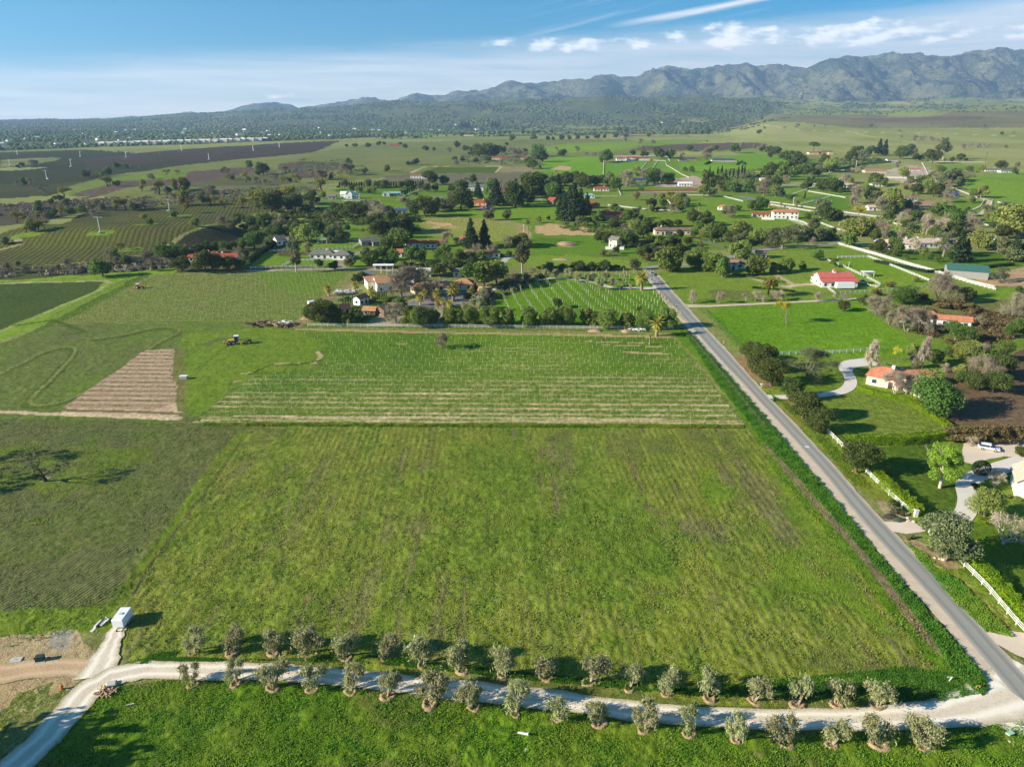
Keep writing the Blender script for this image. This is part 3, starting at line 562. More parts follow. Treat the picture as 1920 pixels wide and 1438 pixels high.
gr = [(-150, 20, 2.5), (-62, 57, 2.4), (-57.5, 66, 2.5), (-55.5, 74, 2.6), (-51, 80, 2.6), (-44, 82.6, 2.5), (-36, 83, 2.3), (-25, 82.6, 2.2), (-12, 80.7, 2.2), (3, 78.3, 2.2), (18, 76, 2.2), (39, 73, 2.3), (52, 72.4, 2.6), (64, 73.5, 3.2), (74, 76, 4.2), (80, 78, 4.5)]
def onpx(l, ws): return [(*P(x, y)[:2], w) for (x, y), w in zip(l, ws)]
gr = onpx([(-120, 1560), (-20, 1475), (40, 1425), (88, 1380), (130, 1330), (170, 1290), (215, 1266), (260, 1257), (300, 1256), (400, 1256), (560, 1264), (700, 1276), (850, 1293), (1000, 1308), (1150, 1328), (1320, 1345), (1480, 1350), (1620, 1350), (1740, 1343), (1840, 1322), (1900, 1300)],
          [2.8, 2.6, 2.5, 2.4, 2.3, 2.3, 2.2, 2.0, 1.9, 1.8, 1.7, 1.7, 1.8, 1.8, 1.8, 1.8, 1.8, 2.0, 2.4, 3.4, 4.2])
ribbon('gravel_road', smooth(gr, 2), M_grav, .10, .5)
ribbon('gravel_pad', smooth(onpx([(178, 1270), (192, 1240), (203, 1215), (213, 1192), (222, 1176)], [3.0, 2.3, 1.7, 1.45, 1.2]), 2), M_grav, .085, .6)
ribbon('gravel_apron', smooth(onpx([(1925, 1250), (1880, 1290), (1850, 1320), (1900, 1345), (1990, 1370)], [2.5, 3.2, 3.4, 3.2, 3]), 2), M_grav, .068, .5)
ribbon('dirt_track', onpx([(-200, 1290), (0, 1262), (90, 1250), (160, 1252), (180, 1256)], [2.4, 2.4, 2.0, 1.8, 1.2]), M_dirt, .055, .6)
ribbon('side_apron', onpx([(1850, 1190), (1900, 1205), (1960, 1220), (2060, 1235)], [1.0, 3.0, 4.0, 4.5]), M_beige, .058, .2)
ribbon('driveway', onpx([(1648, 985), (1690, 990), (1722, 985)], [1.5, 2.2, 2.2]), M_beige, .06, .1)
ribbon('curved_driveway', smooth(onpx([(1745, 985), (1805, 975), (1818, 940), (1806, 905), (1835, 890), (1900, 870), (1990, 850)], [1.8, 1.8, 2.0, 2.0, 2.0, 2.6, 3]), 2), M_conc, .055, .1)
ribbon('parking_court', onpx([(1815, 868), (1830, 852), (1850, 840), (1900, 835), (2010, 838)], [1.0, 3.0, 5.0, 6.0, 6.0]), M_beige, .035, .3)
ribbon('driveway_entry', smooth(onpx([(1440, 744), (1470, 745), (1540, 741), (1580, 735), (1596, 722), (1594, 706), (1584, 694), (1590, 682), (1640, 678)], [1.6, 1.5, 1.5, 1.7, 1.8, 1.7, 1.8, 3.2, 4]), 2), M_conc, .055, .1)
ribbon('barn_lane', onpx([(1288, 574), (1330, 574), (1400, 571), (1500, 566), (1600, 561), (1640, 558)], [2.6, 1.6, 1.4, 1.4, 1.4, 1.4]), M_should, .055, .3)
ribbon('orchard_lane', smooth(onpx([(1252, 539), (1222, 541), (1180, 540), (1145, 540), (1115, 530), (1080, 524), (1040, 522), (990, 526), (930, 540), (900, 552)], [3.0, 1.9, 1.6, 1.6, 1.6, 1.6, 1.6, 1.6, 1.8, 2]), 2), M_conc, .055, .2)
ribbon('verge_path', onpx([(1238, 548), (1250, 565), (1275, 590), (1290, 605)], [.9, .8, .8, .8]), M_dirt, .05, .2)
# ------------------------------------------------------------------ ground object
GZf = np.where(ROADMASK, GZ.ravel() - 0.03, GZf)
R_, K_ = shp
ii = np.arange(R_ * K_).reshape(R_, K_)
quads = np.stack([ii[:-1, :-1], ii[:-1, 1:], ii[1:, 1:], ii[1:, :-1]], -1).reshape(-1, 4)
def grid_mesh(name, X, Y, Z, quads, mat):
    me = bpy.data.meshes.new(name); me.vertices.add(len(X)); me.vertices.foreach_set('co', np.stack([X, Y, Z], 1).astype(np.float32).ravel())
    me.loops.add(quads.size); me.loops.foreach_set('vertex_index', quads.astype(np.int32).ravel())
    me.polygons.add(len(quads)); me.polygons.foreach_set('loop_start', np.arange(0, quads.size, 4, dtype=np.int32))
    try: me.polygons.foreach_set('loop_total', np.full(len(quads), 4, dtype=np.int32))
    except Exception: pass
    me.update(); me.polygons.foreach_set('use_smooth', np.ones(len(quads), bool)); me.materials.append(mat)
    o = bpy.data.objects.new(name, me); C.objects.link(o); return o, me
def ground_mat():
    m = bpy.data.materials.new('ground_cover'); m.use_nodes = True; t = NT(m.node_tree); bs = t.N['Principled BSDF']
    g = t.n('ShaderNodeNewGeometry').outputs['Position']
    a1 = t.n('ShaderNodeAttribute', attribute_name='cov_a').outputs['Color']; a2 = t.n('ShaderNodeAttribute', attribute_name='cov_b').outputs['Color']
    pr = t.n('ShaderNodeAttribute', attribute_name='cov_p').outputs['Vector']; sp = t.n('ShaderNodeSeparateXYZ'); t.L.new(pr, sp.inputs[0])
    mx, rw, ph = sp.outputs
    mp = t.n('ShaderNodeMapping'); t.L.new(g, mp.inputs[0]); mp.inputs['Scale'].default_value = (1.0, .55, 1)
    n1 = t.noise(mp.outputs[0], 1.0, 6, .74); n2 = t.noise(g, .22, 4, .6); n3 = t.noise(g, 3.6, 4, .72)
    raw = t.m('SINE', t.m('MULTIPLY', t.m('ADD', ph, t.m('MULTIPLY', t.m('SUBTRACT', n1, .5), .30)), 6.28318))
    wave = t.ss(raw, -.1, .65)
    nn = t.m('ADD', t.m('MULTIPLY', n1, .5), t.m('MULTIPLY', n3, .5))
    fm = t.m('MULTIPLY', t.ss(nn, .50, .58), mx)
    fr = t.m('MULTIPLY', t.m('MULTIPLY', wave, rw), t.mr(n2, .35, .6, .25, 1.15))
    f = t.m('MAXIMUM', fm, fr, clamp=True)
    c = t.mix(f, a1, a2)
    br = t.mr(nn, .38, .62, .34, 1.68)
    c = t.mix(1.0, c, t.comb(br, br, br), 'MULTIPLY')
    br2 = t.mr(n2, .3, .7, .84, 1.14); c = t.mix(1.0, c, t.comb(br2, br2, t.m('MULTIPLY', br2, .95)), 'MULTIPLY')
    t.L.new(c, bs.inputs['Base Color']); bs.inputs['Roughness'].default_value = 1; bs.inputs['Specular IOR Level'].default_value = .05
    bn = t.n('ShaderNodeBump'); bn.inputs['Strength'].default_value = .8; bn.inputs['Distance'].default_value = .5
    t.L.new(t.m('ADD', nn, t.m('MULTIPLY', t.m('MULTIPLY', raw, rw), .30)), bn.inputs['Height']); t.L.new(bn.outputs[0], bs.inputs['Normal'])
    return m
ground, gme = grid_mesh('ground', gx, gy, GZf, quads, ground_mat())
KC = 1.0
for nm, arr in (('cov_a', col), ('cov_b', col2)):
    at = gme.attributes.new(nm, 'FLOAT_COLOR', 'POINT'); at.data.foreach_set('color', np.concatenate([arr * KC, np.ones((N, 1))], 1).astype(np.float32).ravel())
at = gme.attributes.new('cov_p', 'FLOAT_VECTOR', 'POINT'); at.data.foreach_set('vector', np.stack([mixa, rowa, phase], 1).astype(np.float32).ravel())
ground['kind'] = 'structure'
print('GROUND', N)
# ------------------------------------------------------------------ mountains
mu = np.linspace(-1.5, 1.5, 900); my = np.concatenate([np.linspace(8200, 12000, 110), np.linspace(12030, 15000, 30)])
MX = mu[None, :] * my[:, None] * np.linspace(1, 1, len(my))[:, None]; MY = np.repeat(my[:, None], len(mu), 1)
a = np.repeat(mu[None, :], len(my), 0)
em = np.interp(a, MOUNT[0], MOUNT[1]); top = np.maximum(CAM_H + em * 12000, 0)
t = np.clip((MY - 8200) / 3800, 0, 1); back = np.clip((MY - 12000) / 3000, 0, 1)
rid = 1 - np.abs(2 * fbm(MX / 900 + .35 * fbm(MX / 700, MY / 700, 3, 3), MY / 2600, 201, 5, .55) - 1)
rid2 = 1 - np.abs(2 * fbm(MX / 350, MY / 520, 207, 4, .55) - 1)
prof = t ** 1.15
z = top * (prof + prof * (1 - t) ** .55 * 2.3 * (rid - .76) + .34 * (1 - t) * sstep(0, .2, t) * (rid2 - .5)) + 40 * sstep(.1, .5, t) * (1 - t) * (rid2 - .5)
crest = (fbm(MX / 120, MY / 120, 211, 5, .65) - .5) * 62 * sstep(.3, 1, t) + (1 - np.abs(2 * fbm(MX / 420, MY / 420, 215, 3) - 1) - .6) * 60 * sstep(.2, .8, t)
z = (z + crest) * (1 - .8 * back) - 25
z = np.where(MY < 8300, -25, z)
def mount_mat():
    m = bpy.data.materials.new('mountain_scrub'); m.use_nodes = True; t = NT(m.node_tree); bs = t.N['Principled BSDF']
    g = t.n('ShaderNodeNewGeometry').outputs['Position']
    n1 = t.noise(g, .0016, 6, .62); n2 = t.noise(g, .008, 5, .65); n3 = t.noise(g, .03, 3, .6)
    c = t.mix(t.ss(n1, .40, .60), lin(62, 70, 54), lin(112, 112, 80))
    c = t.mix(t.ss(n2, .54, .66), c, lin(40, 48, 34)); c = t.mix(t.m('MULTIPLY', t.ss(n3, .55, .68), .6), c, lin(164, 142, 118))
    t.L.new(c, bs.inputs['Base Color']); bs.inputs['Roughness'].default_value = 1; bs.inputs['Specular IOR Level'].default_value = 0
    bn = t.n('ShaderNodeBump'); bn.inputs['Strength'].default_value = 1; bn.inputs['Distance'].default_value = 110
    t.L.new(n2, bn.inputs['Height']); t.L.new(bn.outputs[0], bs.inputs['Normal']); return m
print('MTOP', z.max())
r2, k2 = MX.shape; jj = np.arange(r2 * k2).reshape(r2, k2)
q2 = np.stack([jj[:-1, :-1], jj[:-1, 1:], jj[1:, 1:], jj[1:, :-1]], -1).reshape(-1, 4)
mo, _ = grid_mesh('mountains', MX.ravel(), MY.ravel(), z.ravel(), q2, mount_mat()); mo['kind'] = 'structure'
# ------------------------------------------------------------------ vegetation builders
def leaf_mat(name, a, b, c=None, trans=.3, var=.12, clump=.7):
    br_ = lambda q: tuple(min(255, v * 1.10 + 4) for v in q); a, b = br_(a), br_(b); c = br_(c) if c else None
    m = bpy.data.materials.new(name); m.use_nodes = True; t = NT(m.node_tree); N_ = t.N; N_.clear()
    out = t.n('ShaderNodeOutputMaterial'); tc = t.n('ShaderNodeTexCoord').outputs['Object']
    n1 = t.noise(tc, clump, 2, .5)
    gi = t.n('ShaderNodeNewGeometry'); oi = t.n('ShaderNodeObjectInfo')
    col_ = t.mix(t.ss(n1, .38, .62), lin(*a), lin(*b))
    col_ = t.mix(t.mr(gi.outputs['Random Per Island'], 0, 1, 0, .55), col_, lin(*(c or b)))
    hs = t.n('ShaderNodeHueSaturation'); t.L.new(col_, hs.inputs['Color'])
    hs.inputs['Hue'].default_value = .5
    t.put(hs.inputs['Hue'], t.mr(oi.outputs['Random'], 0, 1, .5 - .018, .5 + .018)); t.put(hs.inputs['Value'], t.m('ADD', t.mr(oi.outputs['Random'], 0, 1, 1 - var, 1 + var), t.mr(gi.outputs['Random Per Island'], 0, 1, -.25, .25)))
    d = t.n('ShaderNodeBsdfDiffuse'); t.L.new(hs.outputs[0], d.inputs[0]); tr = t.n('ShaderNodeBsdfTranslucent'); t.L.new(hs.outputs[0], tr.inputs[0])
    mx = t.n('ShaderNodeMixShader'); mx.inputs[0].default_value = trans; t.L.new(d.outputs[0], mx.inputs[1]); t.L.new(tr.outputs[0], mx.inputs[2])
    t.L.new(mx.outputs[0], out.inputs[0]); return m
def flat_mat(name, rgb, rough=.8, spec=.3, var=.12, vs=2.0, metal=0.0):
    m = bpy.data.materials.new(name); m.use_nodes = True; t = NT(m.node_tree); b = t.N['Principled BSDF']
    n = t.noise(t.n('ShaderNodeTexCoord').outputs['Object'], vs, 4, .6); f = t.mr(n, .3, .7, 1 - var, 1 + var)
    t.L.new(t.mix(1.0, lin(*rgb), t.comb(f, f, f), 'MULTIPLY'), b.inputs['Base Color'])
    b.inputs['Roughness'].default_value = rough; b.inputs['Specular IOR Level'].default_value = spec; b.inputs['Metallic'].default_value = metal
    return m
BARK = {'oak': flat_mat('bark_oak', (96, 84, 70), .95, .1), 'olive': flat_mat('bark_olive', (150, 136, 114), .95, .1), 'white': flat_mat('bark_white', (178, 166, 150), .9, .1),
        'grey': flat_mat('bark_grey', (128, 116, 100), .95, .1), 'palm': flat_mat('bark_palm', (148, 126, 98), .95, .1), 'dark': flat_mat('bark_dark', (70, 58, 48), .95, .1)}
LEAF = {
 'olive': leaf_mat('leaf_olive', (124, 128, 82), (146, 146, 100), (166, 162, 122), trans=.35),
 'dk': leaf_mat('leaf_live_oak', (56, 70, 32), (80, 92, 44), (94, 100, 54)),
 'gr': leaf_mat('leaf_grey_green', (88, 98, 60), (104, 110, 72), (118, 118, 84)),
 'g': leaf_mat('leaf_mid_green', (72, 96, 40), (92, 112, 52), (104, 116, 60)),
 'yg': leaf_mat('leaf_yellow_green', (104, 118, 52), (128, 136, 66), (132, 134, 76)),
 'y': leaf_mat('leaf_spring_oak', (112, 112, 40), (134, 130, 52), (120, 112, 56)),
 'b': leaf_mat('twigs_grey', (112, 102, 82), (128, 118, 96), (140, 130, 108), trans=.1),
 'bw': leaf_mat('twigs_pale', (138, 124, 104), (154, 140, 118), (166, 154, 132), trans=.1),
 'con': leaf_mat('leaf_conifer', (40, 54, 34), (56, 70, 42), (66, 80, 50)),
 'cyp': leaf_mat('leaf_cypress', (36, 52, 28), (48, 64, 34)),
 'euc': leaf_mat('leaf_eucalyptus', (82, 88, 58), (98, 102, 66), (110, 108, 76)),
 'pep': leaf_mat('leaf_pepper', (86, 106, 44), (106, 122, 54), (114, 120, 62)),
 'pal': leaf_mat('leaf_palm', (118, 122, 52), (146, 138, 62), (160, 140, 70)),
 'palt': leaf_mat('leaf_palm_dark', (76, 84, 44), (96, 98, 52)),
 'umb': leaf_mat('leaf_umbrella', (62, 84, 34), (84, 100, 42)),
 'brn': leaf_mat('leaf_brown_shrub', (100, 84, 56), (116, 96, 66), (92, 96, 56)),
 'lime': leaf_mat('leaf_lime', (118, 144, 48), (140, 162, 62), (104, 134, 44), trans=.3),
 'hedge': leaf_mat('leaf_hedge', (104, 126, 20), (122, 138, 26), (84, 108, 24)),
 'vg': leaf_mat('leaf_vivid', (66, 92, 38), (82, 108, 46), (92, 112, 56)),
 'yel': leaf_mat('leaf_gold', (172, 164, 46), (186, 176, 62), (140, 146, 50)),
 'grass': leaf_mat('blade_grass', (72, 112, 32), (94, 128, 40), (80, 116, 44), trans=.45, clump=.3),
 'mead': leaf_mat('blade_meadow', (84, 132, 30), (122, 146, 42), (122, 126, 56), trans=.45, clump=.12),
 'weed': leaf_mat('blade_weed', (84, 122, 38), (136, 138, 58), (128, 112, 82), trans=.4, clump=.10),
 'wsoil': leaf_mat('blade_brown', (112, 98, 78), (132, 114, 92), (104, 104, 62), trans=.3, clump=.2),
 'wdry': leaf_mat('blade_dry', (104, 124, 58), (128, 120, 88), (96, 130, 50), trans=.4, clump=.10),
 'soil': None}
def np_mesh(name, V, F, mat, smooth_=False):
    me = bpy.data.meshes.new(name); V = np.asarray(V, np.float32); F = np.asarray(F, np.int32)
    me.vertices.add(len(V)); me.vertices.foreach_set('co', V.ravel()); me.loops.add(F.size); me.loops.foreach_set('vertex_index', F.ravel())
    me.polygons.add(len(F)); me.polygons.foreach_set('loop_start', np.arange(0, F.size, F.shape[1], dtype=np.int32))
    me.update(); me.materials.append(mat); return me
def leafcloud(rs, blobs, n, size, inner=.66, up=.0, elong=1.0, droop=0.0, wd=.55, soft=False):
    """blobs: (cx,cy,cz,rx,ry,rz). n quads scattered near the blob surfaces"""
    B = np.array(blobs, float); w = (B[:, 3] * B[:, 4] * B[:, 5]) ** (2 / 3); w /= w.sum()
    k = rs.choice(len(B), n, p=w); d = rs.normal(size=(n, 3)); d[:, 2] += up; d /= np.linalg.norm(d, axis=1)[:, None]
    r = inner + (1.08 - inner) * rs.random(n) ** .6
    if soft: r = np.abs(rs.normal(size=n)) * .62
    c = B[k, :3] + d * B[k, 3:] * r[:, None]
    nn = d * .8 + rs.normal(size=(n, 3)) * .75; nn /= np.linalg.norm(nn, axis=1)[:, None]
    t = np.cross(nn, rs.normal(size=(n, 3))); t /= np.linalg.norm(t, axis=1)[:, None] + 1e-9
    if droop: t[:, 2] -= droop; t /= np.linalg.norm(t, axis=1)[:, None]
    b = np.cross(nn, t); s = size * (.6 + .8 * rs.random(n))[:, None]
    t = t * s * elong; b = b * s * wd
    V = np.stack([c - t, c + b * 1.0, c + t, c - b], 1).reshape(-1, 3); F = np.arange(4 * n).reshape(-1, 4)
    return V, F
class Tube:
    def __init__(s): s.V = []; s.F = []
    def seg(s, p, q, r0, r1, n=5):
        p = Vector(p); q = Vector(q); d = (q - p)
        if d.length < 1e-5: return
        d.normalize(); a = d.orthogonal().normalized(); b = d.cross(a); o = len(s.V)
        for c, r in ((p, r0), (q, r1)):
            for i in range(n):
                t = 2 * math.pi * i / n; v = c + (a * math.cos(t) + b * math.sin(t)) * r; s.V.append(tuple(v))
        for i in range(n): j = (i + 1) % n; s.F.append((o + i, o + j, o + n + j, o + n + i))
def limbs(rng, T, p, d, L, r, depth, spread=.6, kids=(2, 3), tips=None, seg=2, curl=.25, up=.12, n=5, shrink=.72):
    q = Vector(p); d = Vector(d).normalized(); rr = r
    for i in range(seg):
        d2 = (d + Vector((rng.uniform(-curl, curl), rng.uniform(-curl, curl), rng.uniform(-curl, curl) + up))).normalized()
        q2 = q + d2 * (L / seg); r2 = rr * (.85 if i < seg - 1 else .78); T.seg(q, q2, rr, r2, n); q, d, rr = q2, d2, r2
    if depth == 0:
        if tips is not None: tips.append(tuple(q))
        return
    for k in range(rng.randint(*kids)):
        v = Vector((rng.uniform(-1, 1), rng.uniform(-1, 1), rng.uniform(-.4, .9))); nd = (d + v * spread * 1.3).normalized()
        limbs(rng, T, q, nd, L * rng.uniform(shrink - .12, shrink + .1), rr * .68, depth - 1, spread, kids, tips, seg, curl, up, max(3, n - 1), shrink)
TREES = {}
def tree_variant(kind, v):
    key = (kind, v)
    if key in TREES: return TREES[key]
    rng = random.Random(hash(kind) % 1 + sum(map(ord, kind)) * 31 + v * 7); rs = np.random.RandomState(sum(map(ord, kind)) * 17 + v * 101)
    T = Tube(); blobs = []; bark = 'oak'; leaf = kind; n = 1400; size = .40; kw = {}
    def round_crown(Rr, z0, z1, k, br=(.36, .55), flat=1.0, tips=None):
        for i in range(k):
            a = rng.uniform(0, 6.283); q = math.sqrt(rng.random()); zz = rng.random()
            rad = Rr * (1 - .55 * abs(zz - .35) ** 1.3 * 1.3) * q * .72; r = Rr * rng.uniform(*br)
            z_ = z0 + r * .5 + (z1 - z0 - r * 1.2) * zz
            blobs.append((rad * math.cos(a), rad * math.sin(a), z_, r, r, r * .8 * flat))
    if kind == 'olive':
        bark = 'olive'; tips = []
        for k in range(rng.randint(2, 4)):
            a = rng.uniform(0, 6.28); limbs(rng, T, (0.15 * math.cos(a), .15 * math.sin(a), -.1), (math.cos(a) * .5, math.sin(a) * .5, 1), 1.15, .14, 2, .55, (2, 3), tips, 2, .25)
        for t_ in tips: r = rng.uniform(.34, .66); blobs.append((t_[0] * 1.15, t_[1] * 1.15, t_[2] * .93, r, r, r * 1.0))
        for k in range(5): a = rng.uniform(0, 6.28); blobs.append((math.cos(a) * .8, math.sin(a) * .8, rng.uniform(.9, 1.7), .6, .6, .5))
        n = 4300; size = .13; kw = dict(soft=True, elong=1.25, wd=.30)
    elif kind in ('dk', 'g', 'gr', 'yg', 'vg', 'brn'):
        tips = []; limbs(rng, T, (0, 0, -.3), (rng.uniform(-.15, .15), 0, 1), 2.2, .32, 2, .75, (3, 4), tips, 2, .2)
        round_crown(3.6, 1.2, 6.9, 13 + 3 * v % 11, (.22, .56), .85 + .12 * (v % 4)); n = 2600; size = .32; kw = dict(inner=.5)
        if kind in ('yg', 'gr', 'g'): kw = dict(inner=.5); bark = 'grey'
        if kind == 'brn': kw = dict(inner=.4)
    elif kind == 'y':
        bark = 'dark'; tips = []; limbs(rng, T, (0, 0, -.3), (rng.uniform(-.2, .2), 0, 1), 2.0, .34, 3, .85, (2, 3), tips, 2, .3, .05)
        for t_ in tips: r = rng.uniform(.8, 1.4); blobs.append((t_[0], t_[1], t_[2], r, r, r * .7))
        n = 2600; size = .27; kw = dict(soft=True)
    elif kind in ('b', 'bw'):
        bark = 'grey' if kind == 'b' else 'white'; tips = []
        for k in range(rng.randint(1, 3)):
            a = rng.uniform(0, 6.28); limbs(rng, T, (0, 0, -.2), (math.cos(a) * .3, math.sin(a) * .3, 1), 2.0, .24 if kind == 'b' else .2, 4, .5, (2, 3), tips, 2, .25, .1, 4)
        for t_ in tips[:260]: r = rng.uniform(.5, 1.0); blobs.append((t_[0] * 1.1, t_[1] * 1.1, t_[2] * .95, r, r, r))
        for k in range(14): a = rng.uniform(0, 6.28); q = 1.9 * math.sqrt(rng.random()); r = rng.uniform(.8, 1.4); blobs.append((q * math.cos(a), q * math.sin(a), rng.uniform(1.6, 5.2) - q * .3, r, r, r))
        n = 2700 if kind == 'b' else 2200; size = .30; kw = dict(soft=True, elong=2.2, wd=.10)
    elif kind == 'lone':
        bark = 'dark'; leaf = 'gr'; tips = []; T.seg((0, 0, -.3), (-.5, 0, 1.7), .42, .32, 7)
        for k in range(3): limbs(rng, T, (-.5, 0, 1.6), (math.cos(k * 2.1), math.sin(k * 2.1), .8), 2.3, .24, 4, .65, (2, 3), tips, 3, .4, .05, 5)
        for t_ in tips: blobs.append((t_[0], t_[1], t_[2], .6, .6, .4))
        n = 1500; size = .17; kw = dict(soft=True)
    elif kind == 'sk':      # leafless pale tree with crooked limbs
        bark = 'white'; leaf = 'bw'; tips = []
        for k in range(6):
            a = k * 1.05 + rng.uniform(-.3, .3); limbs(rng, T, (0, 0, .4), (math.cos(a) * 1.0, math.sin(a) * 1.0, .9), 1.7, .16, 3, .55, (2, 3), tips, 3, .35, .1, 4)
        T.seg((0, 0, -.2), (0, 0, .6), .32, .26, 7)
        for t_ in tips: blobs.append((t_[0], t_[1], t_[2], .4, .4, .4))
        n = 700; size = .3; kw = dict(inner=.1, elong=2, wd=.1)
    elif kind in ('pop', ):   # leafless poplar, upright
        bark = 'white'; leaf = 'bw'; T.seg((0, 0, -.2), (0, 0, 4), .22, .12); T.seg((0, 0, 4), (.2, 0, 9), .12, .03)
        for k in range(60):
            z_ = rng.uniform(1.2, 8.4); a = rng.uniform(0, 6.28); L = (9 - z_) * .28 + .5; T.seg((0, 0, z_), (math.cos(a) * L * .55, math.sin(a) * L * .55, z_ + L * 1.2), .05, .015, 3)
            blobs.append((math.cos(a) * L * .4, math.sin(a) * L * .4, z_ + L * .9, .35, .35, .8))
        n = 1600; size = .3; kw = dict(inner=.1, elong=2.2, droop=-1.2, wd=.14)
    elif kind in ('con', ):
        bark = 'dark'; T.seg((0, 0, -.3), (0, 0, 10.5), .35, .05, 6)
        for k in range(46):
            z_ = 1 + 9.3 * (k / 46); Rr = (11 - z_) * .30 + .25; a = k * 2.4 + rng.uniform(-.4, .4); q = rng.uniform(.35, .75)
            blobs.append((Rr * q * math.cos(a), Rr * q * math.sin(a), z_, Rr * .62, Rr * .62, .55))
        n = 2600; size = .36; kw = dict(inner=.3, droop=.4)
    elif kind == 'cyp':
        bark = 'dark'; T.seg((0, 0, -.2), (0, 0, 5), .1, .03, 5)
        for k in range(12): z_ = .5 + k * .5; r = .52 * math.sin(min(1, (k + 2.2) / 9) * 1.57) * (1 - max(0, k - 7) * .17); blobs.append((0, 0, z_, r, r, .6))
        n = 700; size = .2
    elif kind == 'euc':
        bark = 'white'; T.seg((0, 0, -.3), (.2, 0, 5), .26, .18, 6); T.seg((.2, 0, 5), (-.1, 0, 9.5), .18, .06, 5)
        for k in range(12): a = rng.uniform(0, 6.28); z_ = rng.uniform(4.2, 10); q = rng.uniform(.5, 1.9); r = rng.uniform(.7, 1.25); T.seg((0, 0, z_ - 1), (q * math.cos(a), q * math.sin(a), z_), .07, .03, 4); blobs.append((q * math.cos(a), q * math.sin(a), z_, r, r, r * 1.1))
        n = 1700; size = .28; kw = dict(inner=.3, droop=.5)
    elif kind == 'pep':
        tips = []; limbs(rng, T, (0, 0, -.3), (0, 0, 1), 1.8, .34, 2, .7, (3, 4), tips, 2, .2); bark = 'grey'
        round_crown(3.0, .5, 6.6, 16, (.32, .46), 1.25); n = 3000; size = .32; kw = dict(inner=.55, droop=.9)
    elif kind in ('pal', 'palt', 'deadpal'):
        bark = 'palm'; h = {'pal': 3.4, 'palt': 10.5, 'deadpal': 4.2}[kind]; r = .38 if kind != 'palt' else .24
        for k in range(6): T.seg((0, 0, h * k / 6 - .1), (0.03 * k, 0, h * (k + 1) / 6), r * (1.15 - .05 * k), r * (1.05 - .05 * k), 8)
        T.seg((.15, 0, h - .5), (.15, 0, h + .25), r * 1.1, r * 1.7, 8)
        V = []; F = []
        nf = {'pal': 46, 'palt': 34, 'deadpal': 10}[kind]; LL = {'pal': 2.7, 'palt': 1.9, 'deadpal': .9}[kind]
        for k in range(nf):
            a = k * 2.399; e = math.radians(85 - 120 * (k / nf)); L = LL * rng.uniform(.8, 1.05); pv = Vector((.15, 0, h + .2)); dr = Vector((math.cos(a) * math.cos(e), math.sin(a) * math.cos(e), math.sin(e)))
            side = Vector((-math.sin(a), math.cos(a), 0)); prev = None
            for j in range(7):
                t_ = j / 6; w = .26 * LL / 2.7 * math.sin(math.pi * (t_ * .9 + .08)) + .02; c = pv; sag = Vector((0, 0, -.12 * w))
                row = (c - side * w + sag * 4, c, c + side * w + sag * 4); o = len(V); V += [tuple(x) for x in row]
                if prev is not None: F.append((prev, prev + 1, o + 1, o)); F.append((prev + 1, prev + 2, o + 2, o + 1))
                prev = o; dr = (dr + Vector((0, 0, -.20))).normalized(); pv = pv + dr * (L / 6)
        cm = np_mesh('crown_' + kind, V, F, LEAF['palt' if kind != 'pal' else 'pal']); tm = np_mesh('trunk_' + kind, T.V, T.F, BARK[bark])
        zs = [v_[2] for v_ in V]; xs = [abs(v_[0]) for v_ in V]; TREES[key] = (tm, cm, max(zs), max(xs)); return TREES[key]
    elif kind == 'umb':
        limbs(rng, T, (0, 0, -.3), (.1, 0, 1), 3.4, .36, 2, .9, (3, 4), None, 2, .15)
        for k in range(16): a = rng.uniform(0, 6.28); q = 3.2 * math.sqrt(rng.random()); blobs.append((q * math.cos(a), q * math.sin(a), 6.3 - q * q * .13, 1.5, 1.5, 1.1))
        n = 2400; size = .34
    elif kind == 'lime':
        bark = 'white'; tips = []; limbs(rng, T, (0, 0, -.3), (0, 0, 1), 2.6, .30, 3, .55, (3, 3), tips, 2, .2)
        round_crown(2.9, 1.9, 7.4, 26, (.22, .36)); n = 5200; size = .2; kw = dict(inner=.3)
    elif kind == 'yel':
        bark = 'grey'; tips = []; limbs(rng, T, (0, 0, -.3), (.25, 0, 1), 3.0, .26, 3, .75, (2, 3), tips, 2, .25)
        for t_ in tips: r = rng.uniform(.9, 1.5); blobs.append((t_[0], t_[1], t_[2], r, r, r * .8))
        n = 3200; size = .2; kw = dict(soft=True)
    elif kind == 'top':     # clipped ball shrub
        T.seg((0, 0, -.1), (0, 0, .5), .1, .1); leaf = 'con'; blobs.append((0, 0, 1.15, 1.15, 1.15, 1.25)); n = 2600; size = .09; kw = dict(inner=.93)
    elif kind == 'shr':
        leaf = 'gr'; T.seg((0, 0, -.1), (0, 0, .6), .08, .05); round_crown(1.2, .0, 1.7, 6, (.4, .6)); n = 700; size = .16; kw = dict(inner=.4)
    elif kind == 'spread':   # old valley oak, very wide
        bark = 'grey'; leaf = 'gr'; tips = []
        T.seg((0, 0, -.3), (.3, 0, 2.2), .62, .5, 8)
        for k in range(6):
            a = k * 1.05; limbs(rng, T, (.3, 0, 2.1), (math.cos(a), math.sin(a), .55), 2.9, .26, 3, .7, (2, 3), tips, 3, .4, .06, 5)
        for t_ in tips: r = rng.uniform(.9, 1.6); blobs.append((t_[0], t_[1], t_[2], r, r, r * .7))
        for k in range(16): a = rng.uniform(0, 6.28); q = 4.6 * math.sqrt(rng.random()); blobs.append((q * math.cos(a), q * math.sin(a), 5.6 - q * q * .09, 1.3, 1.3, .8))
        n = 9000; size = .2; kw = dict(soft=True)
    lm = LEAF.get(leaf) or LEAF['g']
    if v >= 10: n = int(n * 3.2); size *= .52
    V, F = leafcloud(rs, blobs, n, size, **kw)
    cm = np_mesh('crown_' + kind, V, F, lm); tm = np_mesh('trunk_' + kind, T.V, T.F, BARK[bark])
